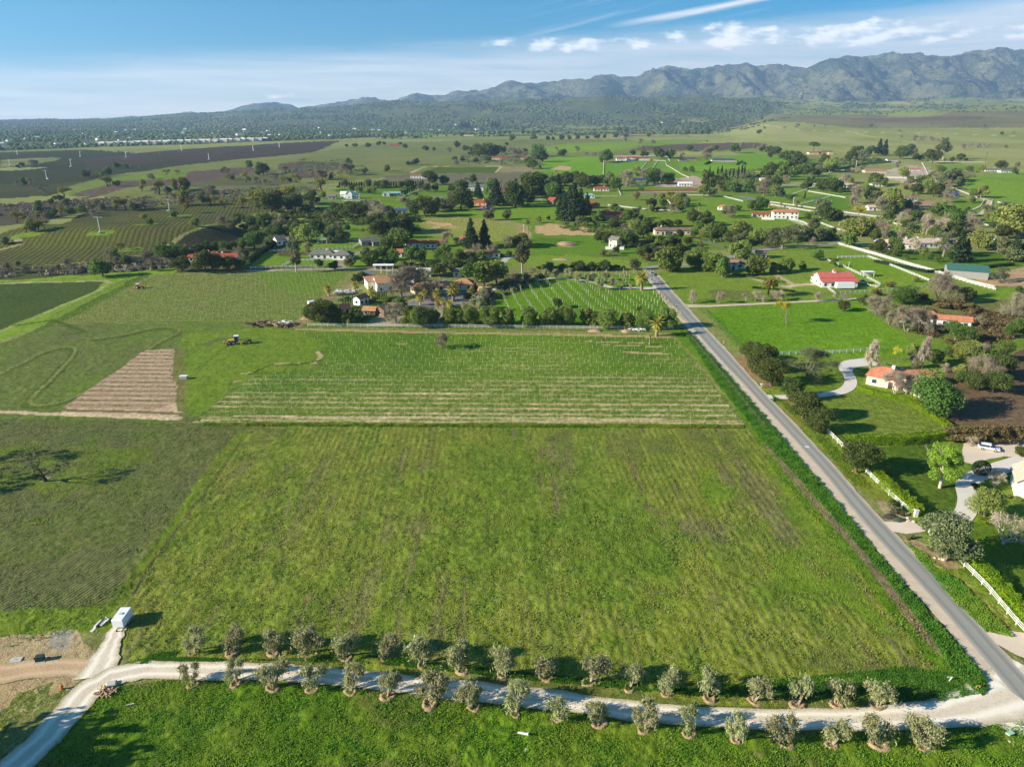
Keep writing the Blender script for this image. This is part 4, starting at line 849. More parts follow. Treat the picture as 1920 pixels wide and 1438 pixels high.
    top_ = float(np.percentile(V[:, 2], 99.5)); wid = float(np.percentile(np.hypot(V[:, 0], V[:, 1]), 98))
    TREES[key] = (tm, cm, top_, wid); return TREES[key]
NV = {'olive': 7, 'dk': 4, 'g': 4, 'gr': 3, 'yg': 4, 'y': 4, 'b': 4, 'bw': 3, 'con': 3, 'cyp': 1, 'euc': 2, 'pep': 4, 'pal': 2, 'palt': 1}
DESC = {'olive': ('wispy grey green olive tree', 'olive_tree', 'olive tree'), 'dk': ('round dark green oak', 'oak_tree', 'tree'), 'g': ('bushy mid green tree', 'leafy_tree', 'tree'), 'gr': ('grey green tree', 'leafy_tree', 'tree'),
        'yg': ('yellow green tree', 'leafy_tree', 'tree'), 'y': ('golden green oak with dark limbs', 'oak_tree', 'tree'), 'b': ('leafless grey twiggy tree', 'bare_tree', 'tree'), 'bw': ('leafless pale barked tree', 'bare_tree', 'tree'),
        'sk': ('leafless white tree with crooked limbs', 'bare_tree', 'tree'), 'pop': ('leafless upright poplar', 'poplar_tree', 'tree'), 'con': ('dark pointed conifer', 'conifer_tree', 'tree'), 'cyp': ('slim dark cypress', 'cypress_tree', 'tree'),
        'euc': ('tall slender eucalyptus', 'eucalyptus_tree', 'tree'), 'pep': ('drooping pepper tree', 'pepper_tree', 'tree'), 'pal': ('stout palm with golden fronds', 'palm_tree', 'palm'), 'palt': ('tall thin dark palm', 'palm_tree', 'palm'), 'deadpal': ('short palm with cropped top', 'palm_tree', 'palm'),
        'umb': ('flat topped umbrella tree', 'umbrella_tree', 'tree'), 'lime': ('bright lime green sycamore', 'sycamore_tree', 'tree'), 'yel': ('pale gold open crowned tree', 'leafy_tree', 'tree'), 'top': ('clipped round dark shrub', 'topiary_shrub', 'shrub'),
        'shr': ('low grey green shrub', 'shrub', 'shrub'), 'spread': ('wide old oak with twisting limbs', 'oak_tree', 'tree'), 'vg': ('vivid green round oak', 'oak_tree', 'tree'), 'lone': ('gnarled nearly leafless oak', 'oak_tree', 'tree'), 'brn': ('brownish shrub', 'shrub', 'shrub')}
PLURAL = lambda s: s.replace('tree', 'trees').replace('oak', 'oaks').replace('shrub', 'shrubs').replace('palm', 'palms') if 'tree' in s or 'oak' in s or 'shrub' in s or 'palm' in s else s + 's'
def plural(s):
    for w in ('tree', 'oak', 'shrub', 'palm', 'conifer', 'cypress', 'eucalyptus', 'poplar', 'sycamore'):
        if w in s.split(): return s.replace(w, 'cypresses' if w == 'cypress' else w + 's' if w != 'eucalyptus' else 'eucalyptus trees', 1)
    return s
RATIO = {'olive': 1.08, 'dk': 1.15, 'g': 1.08, 'gr': 1.12, 'yg': 1.12, 'y': 1.25, 'b': 1.15, 'bw': 1.0, 'pep': .98, 'con': .6, 'lime': .92, 'spread': 1.55, 'lone': 1.3, 'vg': 1.15, 'umb': 1.25, 'yel': 1.2, 'sk': 1.35, 'brn': 1.5, 'pop': .38, 'euc': .55, 'shr': 1.4}
REG = []        # (object, desc, px, py)
cnt = 0
def put_tree(kind, px, py, hpx, wf=1.0, label=None, group=None, xyz=None, hm=None):
    global cnt; cnt += 1
    rr = random.Random(cnt * 77 + int(px))
    hd = kind in ('dk', 'g', 'gr', 'yg', 'vg', 'y', 'b', 'bw', 'pep', 'spread', 'lime', 'con', 'yel') and hpx > 34 and py > 560
    tm, cm, top_, wid = tree_variant(kind, rr.randrange(NV.get(kind, 1)) + (10 if hd else 0))
    x, y, z = P(px, py) if xyz is None else xyz
    ra = RATIO.get(kind)
    if hm is None:
        d = math.sqrt(x * x + y * y + CAM_H ** 2); de = math.asin(min(1, CAM_H / d)); dep = depth_px(y, z)
        hm = hpx * dep / (math.cos(de) + .30 * (ra or .4) * math.sin(de))
    if xyz is None and 300 < py < 640: hm *= 1.1
    s = hm / top_
    d_, nm, cat = DESC[kind]
    if kind == 'dk' and py < 352 and xyz is None: d_, nm = 'small dark evergreen tree', 'evergreen_tree'
    o = bpy.data.objects.new(nm, None); C.objects.link(o); o.location = (x, y, z); o.rotation_euler = (0, 0, rr.uniform(0, 6.28)); w_ = (s if ra is None else hm * ra / 2 / wid) * wf * rr.uniform(.92, 1.12); o.scale = (w_ * rr.uniform(.84, 1.18), w_ * rr.uniform(.84, 1.18), s)
    if kind in ('olive', 'b', 'bw', 'dk', 'g', 'gr', 'yg', 'y'): o.rotation_euler = (rr.uniform(-.13, .13), rr.uniform(-.13, .13), rr.uniform(0, 6.28))
    for n_, me in (('trunk', tm), ('crown', cm)):
        c = bpy.data.objects.new(n_, me); C.objects.link(c); c.parent = o
    o['category'] = cat
    if label: o['label'] = label
    else: REG.append((o, d_, px, py, group))
    if group: o['group'] = group
    return o
# ------------------------------------------------------------------ trees traced from the photograph
OA = [(362, 1222, 58), (435, 1221, 52), (511, 1222, 50), (583, 1225, 56), (646, 1230, 60), (724, 1233, 52), (792, 1244, 60), (865, 1254, 58), (943, 1261, 64), (1022, 1268, 48), (1104, 1277, 66), (1180, 1288, 50), (1250, 1298, 56), (1330, 1306, 62), (1414, 1312, 56), (1495, 1319, 66), (1568, 1319, 54), (1645, 1320, 60)]
OB = [(362, 1282, 48), (442, 1280, 50), (511, 1288, 62), (585, 1291, 54), (657, 1295, 56), (727, 1303, 60), (806, 1316, 60), (887, 1324, 58), (966, 1336, 62), (1043, 1345, 60), (1125, 1355, 54), (1207, 1363, 60), (1292, 1373, 58), (1379, 1384, 58), (1470, 1390, 60), (1559, 1394, 58), (1648, 1394, 66), (1731, 1399, 68)]
M_soil = mat_surf('basin_soil', (156, 132, 98), (178, 150, 116), (92, 82, 52), .8, 5, .9)
def basin_mesh(seed):
    r_ = random.Random(seed); V = []; F = []; n = 28; prof = [(1.25, -.05), (1.05, .16), (.86, .26), (.66, .17), (.45, .04), (.12, .06), (.0, .08)]
    for j, (r, z_) in enumerate(prof):
        for i in range(n):
            a = 2 * math.pi * i / n; q = r * (1 + .14 * math.sin(a * 2 + seed) + r_.uniform(-.06, .06)); V.append((q * math.cos(a), q * math.sin(a) * .95, z_ * (1 + r_.uniform(-.45, .45)) if j else z_))
    for j in range(len(prof) - 1):
        for i in range(n): a, b = j * n + i, j * n + (i + 1) % n; F.append((a, b, b + n, a + n))
    return np_mesh('basin', V, F, M_soil)
BAS = [basin_mesh(k) for k in range(4)]
words = ['first', 'second', 'third', 'fourth', 'fifth', 'sixth', 'seventh', 'eighth', 'ninth', 'tenth', 'eleventh', 'twelfth', 'thirteenth', 'fourteenth', 'fifteenth', 'sixteenth', 'seventeenth', 'eighteenth', 'nineteenth', 'twentieth']
numw = ['zero', 'one', 'two', 'three', 'four', 'five', 'six', 'seven', 'eight', 'nine', 'ten', 'eleven', 'twelve', 'thirteen', 'fourteen', 'fifteen', 'sixteen', 'seventeen', 'eighteen', 'nineteen', 'twenty']
for side, lst in (('far', OA), ('near', OB)):
    for i, (x, y, h) in enumerate(lst):
        put_tree('olive', x, y, h * .87, 1.0, '%s olive tree from the left, %s side of the gravel road' % (words[i], side), 'olive trees lining the gravel road')
        p = P(x, y + 2); b = bpy.data.objects.new('soil_basin', BAS[i % 4]); C.objects.link(b); b.location = p; s_ = random.Random(i * 3 + len(side)).uniform(.68, 1.1); b.rotation_euler = (0, 0, i * 1.3); b.scale = (s_, s_, s_)
        tag(b, 'tan soil ring under the %s olive tree from the left, %s side of gravel road' % (words[i], side), 'soil ring', 'soil rings round the olive trees')
Z = [  # (x0, y0, scale, 'kind x y h; ...') positions read off enlarged crops
(0, 240, 4.8, 'y 155 855 95;y 235 945 92;y 345 925 85;y 408 908 72;y 560 800 80;g 640 790 70;g 735 775 75;y 335 815 60;b 405 820 60;b 895 745 95;y 1035 750 100;y 1135 740 95;b 1260 740 60;b 1350 735 80;y 1310 855 75;y 1580 800 50;y 1650 770 85;y 1640 700 125;b 1765 640 55;y 1895 690 70;yg 1755 890 75;y 578 635 95;b 380 585 60;dk 500 655 40;y 990 525 62;y 1275 575 100;y 1430 600 105;dk 1520 595 60;y 1620 570 110;dk 1690 560 80;b 1345 462 46;y 1500 425 45;y 1600 420 35;g 970 435 75;g 900 440 50;b 770 445 60;y 1090 355 30;b 290 342 52;b 210 345 30;b 275 525 75;b 150 515 40;y 1080 1100 60;b 1000 1210 120;b 640 1290 120;g 930 1340 150;b 80 1310 100;gr 40 1050 70;gr 160 1240 40;b 740 1300 60;b 820 1300 50;b 470 1290 50;b 380 1300 50;b 1140 1240 80;b 1200 1230 80;vg 1560 1170 130;b 1370 1250 140;dk 1390 1285 70;b 520 1290 60;b 240 1310 70;dk 470 690 50;b 600 700 60;b 700 690 50;b 350 720 60;b 800 720 60;b 560 740 50;b 230 800 40;b 1500 600 60;b 1900 600 80;b 1700 690 80;b 1560 650 60'),
(300, 300, 4.8, 'dk 1000 478 185;y 940 445 150;y 830 372 82;y 740 430 85;y 585 435 80;y 460 405 75;b 430 300 60;b 570 350 70;b 690 365 60;y 920 335 70;y 1200 400 150;dk 1230 440 130;dk 1150 460 110;dk 1380 405 120;y 1460 275 95;g 1470 350 60;g 800 82 68;b 600 130 50;y 620 180 50;y 780 205 85;dk 930 135 100;y 1130 112 50;y 1230 208 78;y 1100 205 50;b 1460 180 90;b 1560 160 50;b 1650 115 80;g 1720 100 60;dk 1840 120 40;g 1700 50 60;dk 710 560 72;b 570 590 85;g 320 600 72;dk 780 570 70;dk 900 570 72;dk 1000 575 62;dk 860 650 55;g 980 690 75;dk 1090 690 115;dk 1190 650 85;yg 1230 745 135;yg 1330 745 155;dk 1420 665 112;gr 1500 575 90;gr 1550 725 135;dk 1640 735 95;g 850 795 135;g 740 805 95;dk 420 835 95;dk 500 835 95;dk 640 825 85;vg 80 900 150;vg 200 900 130;vg 30 880 100;dk 200 1000 130;dk 420 1010 185;dk 480 995 150;dk 620 1000 130;dk 700 985 100;g 800 960 60;dk 1240 960 62;dk 1430 970 72;dk 1570 990 78;gr 1710 960 92;gr 1850 870 82;b 1340 860 110;dk 975 790 50;dk 1560 520 60;dk 1600 485 92;dk 1690 525 135;gr 1740 505 120;dk 1800 505 112;b 1880 450 92;dk 820 600 70;dk 940 620 70;dk 1040 620 80;dk 1130 560 60;dk 760 640 60;b 640 600 60;g 900 730 80;g 1000 740 60;dk 560 800 70;dk 350 850 90;b 250 880 80;dk 780 880 60;dk 1270 470 80;dk 1050 470 100;b 1330 460 60;b 860 200 40;b 980 230 40;b 1010 170 50;b 1500 520 60;g 1680 640 60'),
(600, 300, 4.8, 'dk 300 292 72;yg 345 302 60;yg 470 304 60;dk 985 225 112;dk 1120 222 72;dk 1040 285 62;b 950 282 50;dk 1280 292 102;dk 1180 292 62;dk 1370 212 72;con 1420 352 135;yg 1540 262 92;con 1590 412 205;con 1760 422 215;b 1650 385 155;dk 1270 452 185;gr 1200 432 135;gr 1100 452 95;dk 950 512 165;dk 860 505 135;b 800 442 105;dk 1010 505 105;b 500 562 165;b 440 505 135;dk 520 685 125;dk 570 685 145;dk 640 660 180;dk 740 645 150;g 700 805 175;dk 780 765 115;dk 600 835 125;g 560 905 125;g 640 965 145;dk 480 975 155;dk 420 962 85;gr 400 872 65;g 840 922 135;g 910 922 125;g 1100 935 155;g 1140 955 125;g 1250 905 95;con 1360 805 245;con 1480 792 225;b 1120 785 135;b 1230 765 65;b 1390 872 115;b 1530 882 115;dk 760 1025 105;dk 830 1015 95;dk 1000 1035 125;dk 1080 1055 125;dk 1240 1035 135;umb 1400 1165 225;yg 1480 1155 235;yg 1590 1125 205;euc 1820 1022 245;b 740 1232 265;b 790 1132 155;b 960 1212 235;pal 320 1205 115;pal 465 1255 125;pal 75 1222 105;pal 1200 1275 175;pal 1050 1272 115;pal 1355 1245 105;pal 1395 1242 75;pal 940 1262 105;pal 900 1305 105;pal 1060 1345 95;pal 1160 1340 90;dk 390 480 100;dk 460 600 90;g 700 560 60;gr 640 500 80;b 580 470 70;dk 1340 450 80;dk 1040 470 120;gr 890 440 90;b 1480 470 40;dk 1900 300 80;dk 1870 400 100;b 1680 330 100;g 1550 360 80;dk 1650 290 90;g 1620 1080 60;g 1700 880 60;b 1730 1080 60;b 1790 1100 70;gr 1850 1080 60;dk 1340 980 90;dk 1170 1000 100;g 1300 920 80;dk 920 1000 80;g 1410 900 80;b 1500 1260 90;b 1440 1290 90;gr 1460 1340 90'),
(900, 280, 4.8, 'b 150 465 100;dk 310 524 205;dk 430 435 195;dk 390 300 70;dk 500 405 155;con 560 425 145;g 640 445 135;con 700 410 160;dk 760 335 115;dk 830 335 125;dk 900 340 115;dk 960 355 105;dk 1040 335 85;dk 1100 305 65;gr 1150 325 105;g 1215 375 115;g 1120 124 92;b 1330 335 135;b 1290 305 105;yg 1410 245 85;g 1350 325 72;b 1510 255 72;dk 1570 315 92;b 1620 285 82;dk 1710 305 72;g 1450 385 52;y 1400 462 62;gr 1210 555 62;con 840 645 290;con 760 645 210;con 900 625 235;con 960 595 175;con 720 600 150;con 800 540 180;gr 90 642 102;gr 240 632 82;g 1480 755 125;yg 1390 745 112;g 1320 800 62;dk 1090 845 95;dk 1160 855 95;dk 1220 835 85;dk 1310 885 135;dk 1370 885 115;dk 1480 975 105;dk 1540 965 95;dk 1430 965 85;g 1540 855 72;g 1620 875 92;dk 1700 905 112;dk 1760 965 112;gr 1840 965 82;dk 340 875 85;dk 420 885 85;palt 430 820 175;euc 380 1112 255;dk 880 1092 85;dk 990 1092 75;dk 1110 1092 88;g 740 1092 60;gr 620 1102 82;gr 1390 1085 95;pal 1455 1272 185;pal 1425 1225 120;pep 1680 1097 195;dk 1100 952 28;b 1180 962 62;pep 1890 1032 105;palt 560 292 75;palt 615 284 62;palt 650 284 68;palt 685 276 80;olive 590 1172 92;olive 690 1162 82;olive 800 1172 92;olive 880 1192 82;olive 960 1202 92;olive 1080 1262 112;olive 1200 1242 82;olive 1130 1180 70;olive 1290 1180 60;olive 1020 1180 70;olive 520 1180 70;b 430 1200 80;b 470 1130 60;dk 620 640 40;g 900 690 40;shr 860 685 40;shr 960 680 40;shr 1040 690 45;g 1100 660 50;g 1180 670 50;shr 1240 690 50;g 1290 690 50;g 1340 700 50;shr 780 690 40;shr 1200 700 40;gr 1350 640 60;gr 1450 640 50;dk 1620 700 50;dk 1700 700 60;dk 1790 700 60;gr 1560 740 80;dk 560 330 100;dk 490 340 120;dk 620 360 100;dk 680 330 90;dk 1000 300 60;g 380 420 100;dk 470 440 110;b 210 420 120;g 100 420 110;dk 1550 560 40;dk 1600 560 40;dk 1650 555 40;dk 1800 560 60;y 1700 500 70;y 1760 520 70;y 1720 440 50;gr 1800 470 40;g 1440 550 35;dk 540 1180 60;b 340 1170 60'),
(1200, 260, 4.8, 'umb 1560 112 78;dk 1100 122 52;dk 1170 132 62;dk 1240 152 72;dk 1380 245 112;dk 1420 255 105;dk 1170 345 112;yel 1050 345 45;g 1340 375 155;g 1470 345 105;g 1260 295 82;yg 1700 295 105;dk 1500 455 95;dk 1220 445 92;b 1110 515 135;gr 1220 525 95;g 960 495 92;g 830 485 105;dk 750 475 115;g 720 455 135;dk 600 465 155;yg 570 525 105;b 600 195 102;g 460 305 52;g 120 415 132;g 260 405 92;b 180 335 62;b 30 365 82;dk 445 112 52;g 680 105 45;g 830 132 62;b 920 85 50;b 370 175 52;g 250 175 72;dk 150 145 62;cyp 1480 545 62;cyp 575 352 70;cyp 622 354 92;cyp 658 356 60;cyp 695 356 90;cyp 730 356 100;cyp 770 356 76;cyp 805 356 76;cyp 838 356 76;cyp 880 356 92;cyp 912 350 104;cyp 935 356 104;palt 520 762 175;pal 1265 622 52;yel 1170 692 82;g 460 702 82;dk 480 762 102;dk 590 785 122;g 640 905 132;g 700 885 122;g 540 885 112;yg 900 905 155;yg 1050 945 135;dk 830 945 122;spread 1280 992 180;gr 1420 925 132;gr 1600 925 112;g 1700 915 102;dk 1520 905 102;gr 1620 725 165;dk 1690 742 120;dk 1780 740 90;b 810 715 112;g 880 655 52;g 1050 645 112;g 1000 645 82;g 1110 645 92;pep 240 1195 205;pep 300 1185 155;pep 510 1165 165;pep 570 1175 145;pep 620 1195 155;pep 740 1245 175;pep 680 1205 155;yg 850 1085 135;yg 930 1080 155;pep 1010 1225 165;pep 1070 1225 150;pep 1290 1205 112;pep 1200 1215 95;pep 1330 1195 112;pep 1460 1180 75;g 1610 1098 92;g 1740 1155 72;pal 1090 1135 65;pal 1150 1135 65;yg 960 880 100;dk 80 960 80;dk 30 900 110;dk 60 830 100;g 250 860 60;dk 180 800 60;dk 230 790 60;dk 350 790 60;dk 420 960 70;dk 290 990 110;g 400 1060 80;dk 340 900 80;g 480 900 70;yg 540 960 40;g 1350 900 110;gr 1460 880 90;g 1560 840 60;g 1350 560 50;b 1400 620 60;g 1150 400 60;g 1000 420 60;b 1290 350 60;b 900 480 70;b 1030 470 60;g 1400 320 80;g 1520 300 60;b 1600 300 60;dk 1180 180 70;dk 1300 190 70;dk 1340 200 80;g 1650 200 60;g 1750 230 50;b 1850 400 70;g 1700 460 100;g 1780 480 90;dk 1620 460 90;gr 200 540 40;y 300 600 70;y 350 620 60;g 330 560 50'),
(1520, 260, 4.8, 'con 610 145 135;con 660 155 135;dk 540 155 85;dk 400 195 112;gr 470 205 92;dk 340 205 62;dk 800 185 112;gr 900 155 102;dk 1000 205 62;dk 950 205 62;dk 1090 225 112;euc 1190 195 175;euc 1140 195 125;dk 1270 212 42;dk 1340 205 62;b 1370 102 52;dk 1760 88 27;b 1560 82 32;dk 1710 275 68;g 1860 255 37;yg 1540 305 62;g 1830 325 62;yg 170 305 112;yg 830 355 92;yg 1150 305 62;gr 1230 405 112;gr 1300 385 102;gr 1420 305 52;yg 1050 485 112;dk 960 505 92;dk 1100 525 102;b 860 455 82;g 560 425 102;g 620 425 92;b 340 405 82;dk 180 485 112;dk 110 475 102;dk 260 505 62;b 400 585 155;dk 540 575 135;gr 590 595 112;yg 690 625 165;yg 740 645 145;b 640 655 125;yg 1530 535 102;b 1230 575 92;vg 1180 695 112;vg 1110 695 102;vg 1250 735 122;vg 1320 765 122;dk 950 745 92;b 890 725 82;dk 700 745 112;bw 790 765 92;yel 420 725 102;yg 350 875 142;yg 450 885 162;yg 530 865 132;b 650 895 152;bw 800 905 82;dk 340 955 92;g 300 935 62;bw 1040 865 172;bw 1100 875 132;bw 1210 835 112;dk 1300 855 122;b 1430 855 132;dk 1640 805 52;gr 1720 705 122;yg 1800 875 252;yg 1850 865 232;dk 1740 905 122;yg 1900 725 92;spread 1190 1062 215;bw 930 1042 142;con 1320 1112 255;con 1380 1112 185;yg 1500 985 152;yg 1580 1005 132;gr 1740 1062 162;con 1820 1102 205;con 1890 1092 155;spread 1700 1285 120;dk 1880 1392 62;dk 600 1025 72;dk 550 1005 52;g 1050 1085 62;g 700 1050 50;g 760 1060 50;g 850 1090 50;g 1130 1110 50;g 1000 1060 60;b 1350 850 100;g 1400 700 80;b 1600 700 100;yg 1680 760 110;yg 1620 740 80;gr 1330 420 70;gr 1180 440 90;b 1250 460 80;g 1000 420 80;g 900 420 70;b 450 300 50;b 780 270 60;b 1100 360 60;g 60 340 60;g 20 420 70;dk 250 440 60;b 350 480 70;g 1450 580 50;b 950 640 70;gr 880 640 60;yg 1260 690 80;dk 850 820 80;dk 1250 860 90'),
(500, 460, 4.8, 'dk 490 705 205;dk 560 705 185;dk 430 685 150;dk 600 695 150;dk 870 325 85;dk 800 345 85;b 1160 692 165;g 1100 565 95;g 1200 575 112;pal 560 455 98;pal 690 705 62;pal 735 725 62;pal 785 705 52;pal 1385 545 120;pal 1540 550 90;pal 1590 560 90;pal 1650 590 100;pep 1290 712 152;pep 1385 735 175;pep 1480 705 135;pep 1640 725 145;pep 1740 715 125;b 1573 928 155;euc 266 243 245;palt 480 895 75;dk 840 325 70;b 1300 330 80;g 700 640 50;g 760 650 50;b 820 660 60;olive 1870 640 130;olive 1800 610 90;dk 1120 210 60'),
(860, 460, 4.8, 'pep 95 725 165;pep 280 728 170;pep 440 728 150;pep 630 730 165;pep 810 732 160;pep 965 728 175;pep 1165 722 150;pep 1330 742 165;pep 1520 742 130;pep 1680 752 170;pep 1870 742 165;dk 880 565 85;dk 1630 600 50;olive 160 600 130;olive 230 470 90;olive 280 450 80;olive 200 540 80;pal 1780 818 185;deadpal 1718 892 100;b 60 640 80;dk 90 500 70;olive 330 330 70;olive 250 300 60'),
(1200, 460, 4.8, 'yel 1320 715 205;bw 470 522 112;bw 710 518 112;bw 955 502 72;bw 1035 502 92;bw 1105 512 62;bw 1200 502 92;bw 1275 492 82;bw 1590 502 82;bw 1750 495 60;bw 1840 500 60;y 1155 442 155;dk 1815 592 92'),
(1380, 640, 3.556, 'dk 95 142 122;dk 170 202 172;dk 235 297 162;dk 355 397 142;dk 445 517 172;dk 545 612 145;dk 800 877 195;spread 490 247 235'),
(1520, 460, 4.8, 'vg 820 535 172;b 660 645 195;b 580 625 155;b 860 775 225;b 960 765 185;b 1040 795 195;b 1140 485 235;b 1250 525 185;dk 1380 515 135;brn 1300 575 92;brn 1170 565 82;brn 1450 605 82;brn 1000 505 82;brn 920 500 70;g 1290 865 185;g 1380 875 165;b 1800 645 205;b 1880 625 185;g 1830 835 172;g 1900 835 142;g 470 535 92;brn 590 455 62;pop 530 1145 300;pop 1000 1115 300;yel 790 1035 130;yg 900 1005 135;b 920 1115 132;b 600 1185 135;dk 1100 1065 155;yg 1330 1025 175;yg 1430 1045 195;dk 1240 1005 105;b 1530 1205 225;b 1470 1165 175;dk 1640 1185 225;g 1710 1045 205;b 1580 1000 120;yg 1350 1185 125;bw 1200 1145 92;bw 760 1345 235;bw 850 1335 215;dk 1500 1305 185;dk 1640 1325 205;g 1560 1120 150;brn 1100 790 60;brn 1160 790 60;dk 900 780 60;b 760 740 120;b 700 720 120;b 1520 740 100;b 1080 700 90;yg 940 330 50;brn 720 380 50;b 1140 400 100;dk 1410 930 130;dk 1380 1240 120;g 1700 1160 140'),
(1380, 640, 3.556, 'vg 1310 487 292;brn 1440 660 90;brn 1500 665 100;brn 1570 670 110;brn 1640 668 112;brn 1710 668 115;brn 1780 665 112;brn 1850 662 110;brn 1910 660 110;bw 1560 700 80'),
(1560, 800, 5.333, 'lime 1075 612 488;top 1480 472 140;sk 1620 602 200;yg 1520 895 310;sk 1710 1168 345;gr 1115 1332 545;dk 1420 640 90;shr 600 850 100;dk 610 790 70;shr 1010 1240 40;shr 1090 1250 60;shr 800 1120 50;shr 760 1130 40;dk 700 890 60;dk 1890 300 120;shr 960 1230 50;yg 1760 720 60;yg 1850 740 60'),
]
for (x0, y0, sc, txt) in Z:
    for it in txt.split(';'):
        k, a, b, h = it.split(); put_tree(k, x0 + float(a) / sc, y0 + float(b) / sc, float(h) / sc * (1.16 if x0 == 1380 and k == 'dk' else 1), 1.0 if k not in ('lime',) else .9)
# far scattered trees (crops at 3x)
FAR = [(640, 0, 3.0, 'con 680 728 44;con 700 728 40;con 715 726 42;con 850 722 40;con 868 722 38;con 885 722 36;dk 680 772 25;dk 722 762 15;dk 800 760 14;dk 830 760 16;dk 860 758 18;dk 890 758 18;dk 920 756 20;dk 945 756 20;dk 1020 756 20;dk 1050 756 18;dk 1080 752 18;dk 1110 752 20;dk 1140 750 16;dk 1180 752 18;g 960 796 40;g 1080 792 36;dk 150 832 26;dk 215 822 26;dk 75 830 22;dk 30 828 16;dk 360 836 26;dk 240 818 20;dk 330 818 18;dk 475 852 30;dk 520 850 20;dk 650 832 36;dk 700 852 32;dk 740 880 50;dk 780 884 66;dk 820 885 76;dk 860 886 70;dk 900 870 50;gr 760 850 40;dk 930 822 20;b 980 892 60;b 1030 884 52;g 1100 884 70;dk 1130 912 62;dk 1245 884 42;b 1212 852 26;b 1330 854 30;b 1380 880 24;b 1420 880 24;b 1600 800 25;g 1490 912 62;dk 420 928 32;dk 260 962 30;b 130 982 30;b 40 980 60;dk 1160 790 24;dk 1190 790 20;dk 1240 790 28;dk 1280 788 24;dk 1330 786 26;dk 1380 784 20;dk 1440 782 24;dk 1480 780 24;dk 1540 778 22;dk 1600 776 24;dk 1730 774 24;g 1560 746 32;g 1600 748 32;g 1820 768 36;dk 1480 736 20;dk 1690 726 16;b 1680 812 30;b 1750 812 26;dk 1780 892 60;g 1850 892 52;dk 1700 884 34;dk 1640 876 30;b 1700 860 40;b 1000 860 30;b 610 860 30;b 640 930 30;dk 820 910 30;dk 640 912 28;b 900 930 30;g 1050 930 40;g 1080 950 50;dk 380 932 20;dk 680 910 28;dk 760 920 28;b 460 750 14;g 340 772 22;b 180 775 14;dk 60 776 14;dk 120 776 22;g 590 770 14;g 540 770 12;b 1340 740 14;dk 1420 742 14'),
 (1280, 0, 3.0, 'dk 40 852 32;dk 140 757 32;dk 30 757 20;dk 70 757 16;dk 110 755 20;dk 430 757 26;b 640 722 26;b 570 727 16;b 800 722 18;b 990 722 16;g 1060 717 18;b 740 715 12;b 1220 747 18;b 1230 777 16;b 1300 792 30;b 1350 792 28;b 1400 794 24;b 1440 802 22;dk 1795 760 18;b 1855 757 16;b 1580 837 30;b 1610 832 26;b 1660 832 26;b 1710 832 22;b 1820 838 16;g 290 862 50;g 170 852 30;b 400 837 26;b 450 837 30;dk 480 862 36;dk 520 866 40;dk 135 800 10;b 700 700 8;b 1580 700 10;b 1400 705 10;b 1750 705 10;b 460 727 14;b 330 735 16;b 350 735 14;b 240 725 14;b 1510 710 12;dk 1700 712 8;b 90 725 14'),
 (0, 0, 3.0, 'dk 125 940 22;b 185 935 32;y 675 945 22;b 740 945 14;b 790 943 14;b 665 862 14;b 900 872 16;b 1235 862 16;dk 480 1000 40;y 610 1052 50;b 840 1006 28')]
for (x0, y0, sc, txt) in FAR:
    for it in txt.split(';'):
        k, a, b, h = it.split(); put_tree(k, x0 + float(a) / sc, y0 + float(b) / sc, float(h) / sc, 1.15)
# rows of small cypress
for i in range(34): put_tree('cyp', 637 + i * 4.6, 351.2 - i * .04, 9.5, 2.0, group='clipped cypress row in front of the pale farmhouse')
for i in range(9): put_tree('cyp', 793 - i * 4.2, 349 + i * 2.2, 11, 2.0, group='clipped cypress row in front of the pale farmhouse')
for i, (a, b) in enumerate([(985, 482), (1000, 482), (1015, 480), (1032, 478), (1048, 474), (1063, 470), (1078, 466), (690, 540), (710, 535), (735, 530), (755, 524), (720, 510), (740, 500), (775, 500)]): put_tree('cyp', 500 + a / 4.8, 460 + b / 4.8, 11, 1.0)
for i in range(16): put_tree('dk', 1010 + i * 10.5, 505 + (i % 2), 6 + (i * 7 % 4), 1.3)

# undergrowth and companions between the traced trees of the farm belt
fr = random.Random(41); base_list = [(d, px, py) for (o, d, px, py, g) in REG if 300 < py < 500 and not (1560 < px < 1860 and 480 < py) ]
for (d, px, py) in base_list:
    if fr.random() < .62:
        k = fr.choice(['gr', 'g', 'b', 'yg', 'dk', 'shr', 'b', 'brn', 'gr', 'g', 'pep', 'dk']); sc_ = (py - 215) / 200
        put_tree(k, px + fr.uniform(-26, 26) * sc_, py + fr.uniform(-3, 5) * sc_, fr.uniform(9, 21) * sc_ * (.5 if k in ('shr', 'brn') else 1))
